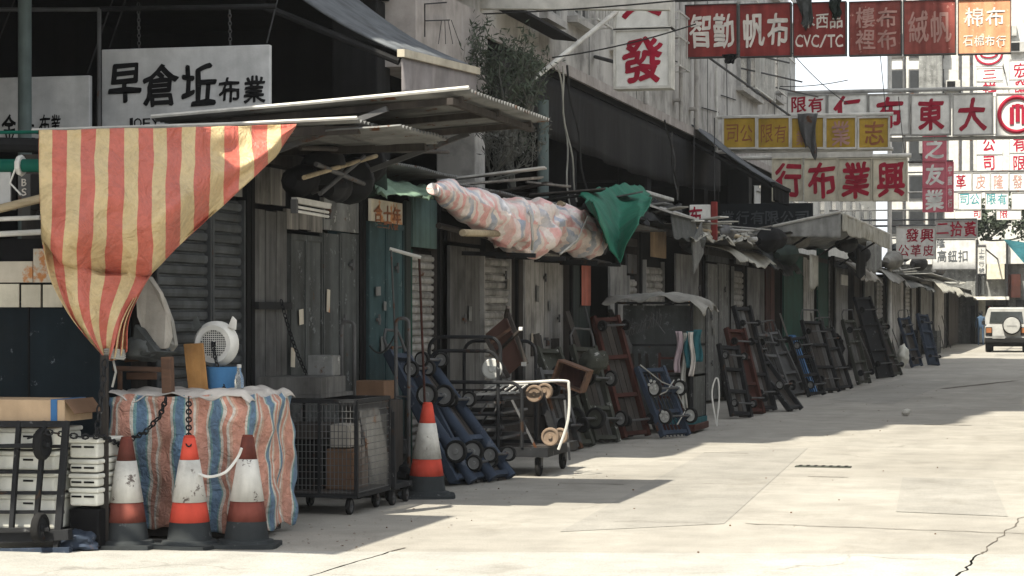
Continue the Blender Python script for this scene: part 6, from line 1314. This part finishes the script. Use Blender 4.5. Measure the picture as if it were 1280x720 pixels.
# light green sheet on the teal stall
cloth_o = cloth('green_sheet', 30, 14, lambda u, v: wrinkle(onX(470 + 72 * u, 222 + 14 * u + (20 - 8 * u) * v, -6.25 + .5 * v), .06, 5), 'light_green_tarp', at=onX(505, 230, -6)); tag(cloth_o, 'pale green plastic sheet folded over the teal stall roof', 'sheet')
mb = MB(); mb.grid(12, 20, lambda u, v: wrinkle(onX(452 + 30 * u, 205 + 40 * v, -6.1 + .2 * u), .06, 4)); tag(mb.build('green_sheet', 'dull_green', solid=.01, smooth=60, at=onX(465, 225, -6)), 'dull green sheet hanging at the near canopy corner', 'sheet')
# green tarpaulin over the next stalls
def gt(u, v):
    top = [(722, 244), (745, 236), (775, 230), (800, 232), (812, 242)]; bot = [(741, 252), (757, 300), (774, 327), (797, 278), (814, 252)]
    x = u * 4; i = min(int(x), 3); k = x - i; t = [top[i][j] + (top[i + 1][j] - top[i][j]) * k for j in (0, 1)]; b = [bot[i][j] + (bot[i + 1][j] - bot[i][j]) * k for j in (0, 1)]
    p = onX(t[0] + (b[0] - t[0]) * v, t[1] + (b[1] - t[1]) * v, -5.9 + .85 * v - .1 * v * v + .1 * math.sin(u * 11) * v); return wrinkle(p, .05, 3.2)
gto = cloth('green_tarpaulin', 60, 40, gt, 'green_tarp', at=onX(775, 235, -5.8), solid=.012); tag(gto, 'dark green tarpaulin hanging in a point over the stall front', 'tarpaulin')
def bt_(u, v): p = onX(700 + 58 * u, 268 - 24 * u + (55 + 20 * u) * v, -6.0 + .25 * v); return wrinkle(p, .06, 4)
o = cloth('black_sheet', 24, 20, bt_, 'black_tarp', at=onX(730, 270, -5.9)); tag(o, 'black plastic sheet under the green tarpaulin', 'sheet')
o = cloth('black_sheet', 30, 14, lambda u, v: wrinkle(onX(790 + 60 * u, 248 + 8 * u + 26 * v, -6.1 + .5 * v), .10, 4), 'black_tarp', at=onX(820, 260, -5.9)); tag(o, 'black plastic sheet on the roof right of the green tarpaulin', 'sheet')
a, b = onX(806, 238, -6.5), onX(839, 252, -6.5); mb = MB(); mb.span((-6.9, a.y, b.z), (-6.45, b.y, a.z)); tag(mb.build('white_box', 'plastic_white', at=(-6.5, a.y, b.z), bevel=.01), 'white box on the roof behind the green tarpaulin', 'box')
# grey hood panel
hd = thing('stall_hood', 'grey sheet metal hood with a bright edge over the rack stall', 'hood', tuple(onX(855, 275, -5.5))); a, b = onX(838, 268, -5.5), onX(869, 303, -5.5)
mb = MB(); mb.grid(10, 8, lambda u, v: (-5.5 + .05 * v, a.y + (b.y - a.y) * u, a.z + .0 + (b.z - a.z) * v * (1 + .08 * math.sin(u * 14)))); mb.build('front_flap', 'grey_sheet', hd, solid=.012)
mb = MB(); mb.poly([(-6.1, a.y - .05, a.z + .22), (-5.45, a.y - .05, a.z), (-5.45, a.y - .05, a.z + .03), (-6.1, a.y - .05, a.z + .25)], (0, b.y - a.y + .1, 0)); mb.build('top_sheet', 'pale_steel', hd)
# loose bleached boards and cloth on the grey stall
o = cloth('pale_sheet', 40, 16, lambda u, v: wrinkle(onX(862 + 80 * u, 282 + 8 * u + 14 * v + 3 * math.sin(u * 20), -6.1 + .7 * v), .09, 4), 'pale_tarp', at=onX(900, 288, -5.8)); tag(o, 'bleached plastic sheet heaped on the grey stall roof', 'sheet')
mb = MB(); p0, p1 = onX(878, 297, -5.45), onX(866, 322, -5.45); mb.bar(p0, p1, .02, .5); tag(mb.build('hanging_board', 'light_sheet', at=p0), 'small board hanging at a slant below the pale sheet', 'board')
for i, (px, py, r, m, lab) in enumerate(((865, 300, .2, 'grey_sheet', 'grey roll of canvas under the bleached sheet'), (905, 292, .16, 'steel', 'grey bundle on the bleached sheet'))):
    P = onX(px, py, -5.6); o = lumpy([P - Vector((0, .7, 0)), P, P + Vector((0, .8, .05))], [r * .4, r, r * .5], 'canvas_roll', m, at=P, seed=20 + i); tag(o, lab, 'bundle')
# ---- pale canvas canopy
cp = thing('canvas_canopy', 'pale grey canvas canopy with a steel front edge over the green door stall', 'canopy', (-5.3, 50, 3.3))
A, Bc, Cc = onY(935, 291, 45), onY(1051, 266, 45), onX(1111, 284, -4.4)
cloth('canvas', 40, 20, lambda u, v: (A.x + (Bc.x - A.x) * u, 45 + 12.5 * v, A.z + (Bc.z - A.z) * u - .05 * math.sin(math.pi * u) + .04 * nz(u * 5, v * 6) - .05 * math.sin(v * math.pi * 4) ** 2), 'grey_roof', cp, solid=.02)
cloth('front_valance', 30, 8, lambda u, v: (A.x + (Bc.x - A.x) * u, 45 - .03 + .03 * math.sin(u * 40) * v, A.z + (Bc.z - A.z) * u - .01 - (.05 + .5 * u) * v * .9), 'grey_roof', cp, solid=.012)
cloth('side_valance', 50, 10, lambda u, v: (Bc.x + .03 + .05 * nz(u * 12, v), 45 + 12.5 * u, Bc.z - .01 - .36 * v * (1 + .06 * math.sin(u * 9)) + .05 * nz(u * 9)), 'pale_tarp', cp, solid=.012)
mb = MB(); mb.cyl((A.x, 44.95, A.z + .02), (Bc.x, 44.95, Bc.z + .02), .03, n=8); mb.cyl((Bc.x + .02, 45, Bc.z), (Bc.x + .02, 57.5, Bc.z), .03, n=8); mb.build('edge_tube', 'white_paint', cp)
for y in (45.2, 51, 57): mb = MB(); mb.cyl((Bc.x - 1.2, y, 2.8), (Bc.x - .05, y, Bc.z - .05), .025, n=6); mb.build('strut', 'black_metal', cp)
for i, (px, py, L, r, m, lab) in enumerate(((965, 300, 2.4, .22, 'dark', 'dark rolled tarpaulin on the stall under the canopy'), (985, 318, 2.0, .2, 'dull_green', 'dull green rolled awning above the left green door'), (1000, 300, 3, .2, 'grey_canvas', 'grey rolled awning under the canopy front'), (1060, 305, 3, .22, 'black_tarp', 'black bundle hanging inside the canopy edge'), (1075, 318, 3, .25, 'dark', 'dark bundle under the canopy end'), (1085, 300, 3, .2, 'beige_canvas', 'beige canvas roll on the far side of the canopy'), (1128, 316, 4, .33, 'black_tarp', 'black sack heap on the far stall roof'), (1118, 326, 4, .28, 'grey_canvas', 'grey canvas roll on the far stall roof'), (1150, 330, 5, .25, 'dark', 'long dark roll on the far boards stall'), (1175, 338, 6, .22, 'steel', 'grey roll at the end of the stall roofs'))):
    X = -5.15 if px > 1040 else -5.35; P = onX(px, py, X); o = lumpy([P - Vector((.1, L / 2, .05)), P - Vector((0, L / 5, 0)), P + Vector((0, L / 5, .03)), P + Vector((-.1, L / 2, -.04))], [r * .4, r, r * .8, r * .4], 'canvas_roll', m, at=P, seed=30 + i, amp=.45, fr=2.5); tag(o, lab, 'bundle', 'rolled canvas on the far stalls')
# hanging flaps under the canopy
for i, (px, y0, y1, w_, m, lab) in enumerate(((1012, 318, 360, 8, 'pale_tarp', 'pale cloth strip hanging between the green doors'), (1083, 300, 336, 18, 'light_sheet', 'grey flap hanging at the canopy far end'), (1070, 310, 345, 10, 'dark', 'dark flap hanging inside the canopy'))):
    X = -5.0; a, b = onX(px, y0, X), onX(px, y1, X); ww = onX(px + w_, y0, X).y - a.y; o = cloth('hanging_flap', 10, 10, lambda u, v: (X + .06 * math.sin(u * 9), a.y + ww * u, a.z + (b.z - a.z) * v * (1 + .1 * math.sin(u * 13))), m, at=a); tag(o, lab, 'flap')
# far green tarpaulin at the right edge
o = cloth('green_tarpaulin', 16, 12, lambda u, v: onY(1254 + 40 * u, 298 + 6 * u + 40 * v * u + 1, 98 - 1.5 * v + .3 * math.sin(u * 7)), 'teal_cloth', at=onY(1270, 315, 98)); tag(o, 'dark green tarpaulin corner at the right edge above the car', 'tarpaulin')
# dark leaves over the far shop
def plant(name, label, base, trunks, m_leaf, nleaf, size, seed, cat='plant', leafshape=(.5, 2.2)):
    random.seed(seed); t = thing(name, label, cat, tuple(base)); mbw = MB(); tips = []
    def grow(p, d, L, r, lvl):
        pts = [p]; rs = [r]; n = 5
        for k in range(n): d = (d + Vector((random.uniform(-.22, .22), random.uniform(-.22, .22), random.uniform(-.05, .2)))).normalized(); p = p + d * L / n; pts.append(p.copy()); rs.append(r * (1 - .6 * (k + 1) / n))
        mbw.tube(pts, rs, 6 if lvl < 2 else 4)
        for q in pts[2:]: tips.append((q, d, lvl))
        if lvl < 3:
            for k in range(4 if lvl < 2 else 3):
                i = random.randint(1, n); a = random.uniform(0, 6.28); s_ = random.uniform(.45, .85); nd = (d * .7 + Vector((math.cos(a) * s_, math.sin(a) * s_, random.uniform(0, .5)))).normalized(); grow(pts[i], nd, L * random.uniform(.5, .75), rs[i] * .65, lvl + 1)
    for p, d, L, r in trunks: grow(Vector(p), Vector(d).normalized(), L, r, 0)
    mbw.build('trunk', 'bark', t, smooth=50)
    mbl = MB(); tl = [q for q in tips if q[2] >= 1]
    for k in range(nleaf):
        q, d, l = random.choice(tl); p = q + Vector((random.gauss(0, 1), random.gauss(0, 1), random.gauss(0, 1))) * size * 1.1
        ax_ = Vector((random.gauss(0, 1), random.gauss(0, 1), random.gauss(.5, 1))).normalized(); bx2 = ax_.cross(Vector((random.gauss(0, 1), random.gauss(0, 1), random.gauss(0, 1)))).normalized(); s_ = size * random.uniform(.6, 1.3)
        e = ax_ * s_ * leafshape[1] * .5; f = bx2 * s_ * leafshape[0] * .5; mbl.add([p - e, p + f, p + e, p - f], [(0, 1, 2, 3)])
    mbl.build('crown', m_leaf, t, kind='stuff'); return t
b0 = onX(640, 205, -6.45)
plant('wild_shrub', 'grey leafy wild shrub growing up in front of the pale wall', b0, [(b0 + Vector((0, 0, -.3)), (.02, 0, 1), 1.0, .055), (b0 + Vector((0, .1, .1)), (.45, .1, .9), .8, .04), (b0 + Vector((0, -.1, .1)), (-.3, -.3, .9), .85, .04), (b0 + Vector((.02, 0, .3)), (.2, .2, .95), .85, .035), (b0 + Vector((0, 0, .2)), (-.1, -.2, .95), .9, .035)], 'leaf', 2600, .045, 3, 'shrub')
b1 = onX(612, 225, -6.5)
plant('dry_creeper', 'tangle of dry dead creeper hanging under the canopy corner', b1, [(b1, (.3, -.3, .25), .6, .02), (b1, (.2, .6, .1), .7, .02), (b1 + Vector((0, .4, 0)), (.3, .8, .2), .7, .02), (b1 + Vector((0, .2, 0)), (0, -.6, .45), .6, .02), (b1 + Vector((0, .8, .05)), (.2, .5, .6), .6, .02)], 'bark', 900, .04, 8, 'creeper')
b2 = onY(1232, 300, 100)
plant('hanging_plant', 'dark leafy plant hanging over the far shop front', b2, [(b2, (.5, 0, .2), 1.3, .05), (b2, (-.4, 0, .4), 1.0, .05), (b2, (.9, 0, -.1), 1.6, .05)], 'leaf', 1500, .16, 4, 'plant', (.9, 1.4))
# ropes, cables, wires
random.seed(3)
for i, (a, b, X, s_, m, lab) in enumerate((((697, 82), (722, 252), -6.3, .0, 'rope', 'long pale rope hanging in front of the dark awning'), ((702, 82), (712, 258), -6.35, .05, 'rope', 'second pale rope hanging close to the first'), ((707, 82), (735, 250), -6.2, .1, 'dark_rope', 'dark rope hanging right of the pale ropes'), ((840, 165), (846, 250), -6.3, .0, 'steel', 'grey cable hanging down behind the white roof box'), ((832, 150), (848, 245), -6.3, .1, 'dark_rope', 'dark cable hanging near the white box sign'), ((625, 190), (640, 250), -6.4, .1, 'dark_rope', 'dark cable in the dry creeper'))):
    p0, p1 = onX(a[0], a[1], X), onX(b[0], b[1], X); pts = [p0.lerp(p1, k / 12) + Vector((.02 * math.sin(k + i), .15 * s_ * math.sin(k * .5) + .3 * s_ * math.sin(math.pi * k / 12), 0)) for k in range(13)]
    mb = MB(); mb.tube(pts, .012 if m != 'dark_rope' else .015, 5); tag(mb.build('hanging_rope', m, smooth=40, at=p0), lab, 'rope', 'ropes and cables hanging from the awnings')
for i, (a, b, Y, s_, lab) in enumerate((((500, 20), (900, -5), 27, .05, 'thin black wire crossing above the shrub'), ((690, 72), (870, 30), 30, .05, 'thin wire running behind the white box sign'), ((975, 108), (1060, 100), 52, .05, 'thin wire in front of the white sky'), ((985, 60), (1060, 130), 55, .1, 'slanting wire in front of the white sky'))):
    p0, p1 = onY(a[0], a[1], Y), onY(b[0], b[1], Y); mb = MB(); mb.tube(sag(p0, p1, s_), .010, 4); tag(mb.build('wire', 'dark_rope', at=p0), lab, 'wire', 'overhead wires')
wf_ = thing('wire_bracket', 'black wire bracket with loose strings on the pale wall panel', 'bracket', tuple(onX(540, 30, -6.9))); mb = MB(); mb.tube([onX(531, 46, -6.9), onX(531, 5, -6.9), onX(558, 3, -6.9)], .008, 6); mb.tube([onX(531, 26, -6.9), onX(562, 25, -6.9)], .008, 6); mb.build('bracket_arm', 'black_metal', wf_)
for k in range(4): mb = MB(); mb.tube([onX(552 + 4 * k, 25, -6.9), onX(548 + 9 * k, 55, -6.88)], .004, 4); mb.build('string', 'dark_rope', wf_)
# pinkish wall panel above the near awning (a projecting flat bay)
a, b = onX(532, 14, -6.95), onX(594, 80, -6.95); mb = MB(); mb.span((FX - .3, a.y - .4, b.z - .3), (-6.95, b.y + .6, a.z + .3)); mb.build('projecting_bay', 'facade_pink', bB)

# ================================================================== LOOSE JUNK: leaning planks and poles, boards and sheets on the roofs
random.seed(21)
where = [(655, 'behind the hoop trolley'), (690, 'between the hoop trolley and the olive carts'), (722, 'by the first olive cart'), (752, 'by the second olive cart'), (784, 'left of the tall reddish cart'), (815, 'left of the covered rack'), (905, 'right of the covered rack'), (925, 'under the bleached roof sheet'), (945, 'behind the long black plank cart'), (972, 'left of the green doors'), (1000, 'in front of the green doors'), (1025, 'beside the bright blue board'), (1058, 'at the canopy corner'), (1085, 'beyond the canopy'), (1108, 'by the far narrow shutter'), (1140, 'under the black sacks'), (1165, 'near the row end')]
for i, (px, wh) in enumerate(where):
    for j, (kind, m, wd, th) in enumerate((('plank', 'grey_wood', .16, .03), ('pole', 'steel', .03, .03), ('plank', 'dark_wood', .24, .025), ('batten', 'pale_wood', .05, .035))):
        if random.random() < .28: continue
        Xw = -6.15 + max(0, px - 700) * .0012; y = onX(px + random.uniform(-9, 9), 0, Xw).y; L = random.uniform(.9, 1.75); ln = random.uniform(.12, .42); yaw = random.uniform(-.25, .25)
        foot = Vector((Xw + .16 + L * math.sin(ln), y, .02)); top = foot + Vector((-L * math.sin(ln), L * .2 * yaw, L * math.cos(ln)))
        mb = MB()
        if kind == 'pole': mb.cyl(foot, top, .016, n=8)
        else: mb.bar(foot, top, wd, th)
        lab = {'plank': ('weathered grey plank', 'broad dark plank'), 'pole': ('thin steel pole',) * 2, 'batten': ('narrow pale batten',) * 2}[kind][1 if j == 2 else 0] + ' leaning ' + wh
        tag(mb.build('leaning_' + kind, m, at=foot, bevel=.003 if kind != 'pole' else 0), lab, kind, 'loose timber and poles leaning on the stalls')
mats = ['pale_wood', 'zinc', 'pale_tarp', 'dark_wood', 'grey_canvas', 'pale_steel', 'grey_wood', 'plastic_white']
names = {'pale_wood': 'pale timber board', 'zinc': 'dull zinc sheet', 'pale_tarp': 'yellowed plastic board', 'dark_wood': 'dark timber board', 'grey_canvas': 'stiff grey canvas sheet', 'pale_steel': 'light metal sheet', 'grey_wood': 'grey timber board', 'plastic_white': 'white plastic board'}
spots = [(590, 'left end of the striped bundle'), (640, 'striped bundle middle'), (700, 'striped bundle right end'), (742, 'green tarpaulin left side'), (795, 'green tarpaulin right side'), (822, 'white roof box'), (850, 'grey metal hood'), (880, 'bleached sheet left end'), (905, 'bleached sheet middle'), (930, 'bleached sheet right end'), (955, 'dark rolled tarpaulin'), (1100, 'canopy far end'), (1122, 'black sack heap'), (1150, 'long dark roll'), (1185, 'end of the roofs')]
for i, (px, wh) in enumerate(spots):
    for j in range(2):
        m = mats[(i * 3 + j * 5) % 8]; Xw = -6.2 + max(0, px - 700) * .0013; y = onX(px, 0, Xw).y; sc = .6 + (px - 590) / 600
        c = Vector((Xw + random.uniform(-.1, .45), y, 2.95 + .09 * j + random.uniform(0, .1))); R_ = Matrix.Rotation(random.uniform(-.5, .5), 3, 'Z') @ Matrix.Rotation(random.uniform(-.2, .12), 3, 'Y') @ Matrix.Rotation(random.uniform(-.06, .06), 3, 'X')
        mb = MB(); mb.box(c, (random.uniform(.5, 1.1), random.uniform(.18, .5) * sc, .022), R_)
        tag(mb.build('loose_board', m, at=c, bevel=.004), ('lower ' if j == 0 else 'upper ') + names[m] + ' lying on the roof by the ' + wh, 'board', 'loose boards on the stall roofs')

# grit, leaves and paper scraps swept against the stalls' feet
random.seed(17); mb = MB()
for k in range(600):
    Y = 14 + 60 * random.random() ** 1.8; X = -4.9 + random.gauss(0, .35) + min(.6, (Y - 14) * .01); r = random.uniform(.003, .013); a = random.random() * 6.28; z = .004 + r * .3
    mb.add([(X + r * math.cos(a + t), Y + r * math.sin(a + t), z + random.uniform(-.3, .3) * r) for t in (0, 1.6, 3.0, 4.6)] , [(0, 1, 2, 3)])
for k in range(90):
    Y = 9 + 45 * random.random(); X = random.uniform(-6, 0); r = random.uniform(.002, .006); mb.box((X, Y, r), (r * 2, r * 2, r * 2), Matrix.Rotation(random.random() * 3, 3, 'Z'))
o = mb.build('litter', 'card_brown', kind='stuff'); tag(o, 'grit, dry leaves and paper scraps strewn over the road', 'litter')

# ================================================================== HAZE: the street's milky air
m = bpy.data.materials.new('haze'); m.use_nodes = True; hn = m.node_tree; hn.nodes.clear()
pv = hn.nodes.new('ShaderNodeVolumePrincipled'); pv.inputs['Color'].default_value = (0.93, 0.95, 0.95, 1); pv.inputs['Density'].default_value = 0.00035; pv.inputs['Anisotropy'].default_value = 0.2
ho = hn.nodes.new('ShaderNodeOutputMaterial'); hn.links.new(pv.outputs[0], ho.inputs['Volume'])
mb = MB(); mb.span((-160, -70, -1.0), (160, 520, 38)); hz_o = mb.build('haze', m, kind='stuff'); tag(hz_o, 'thin milky summer haze filling the whole street', 'haze')
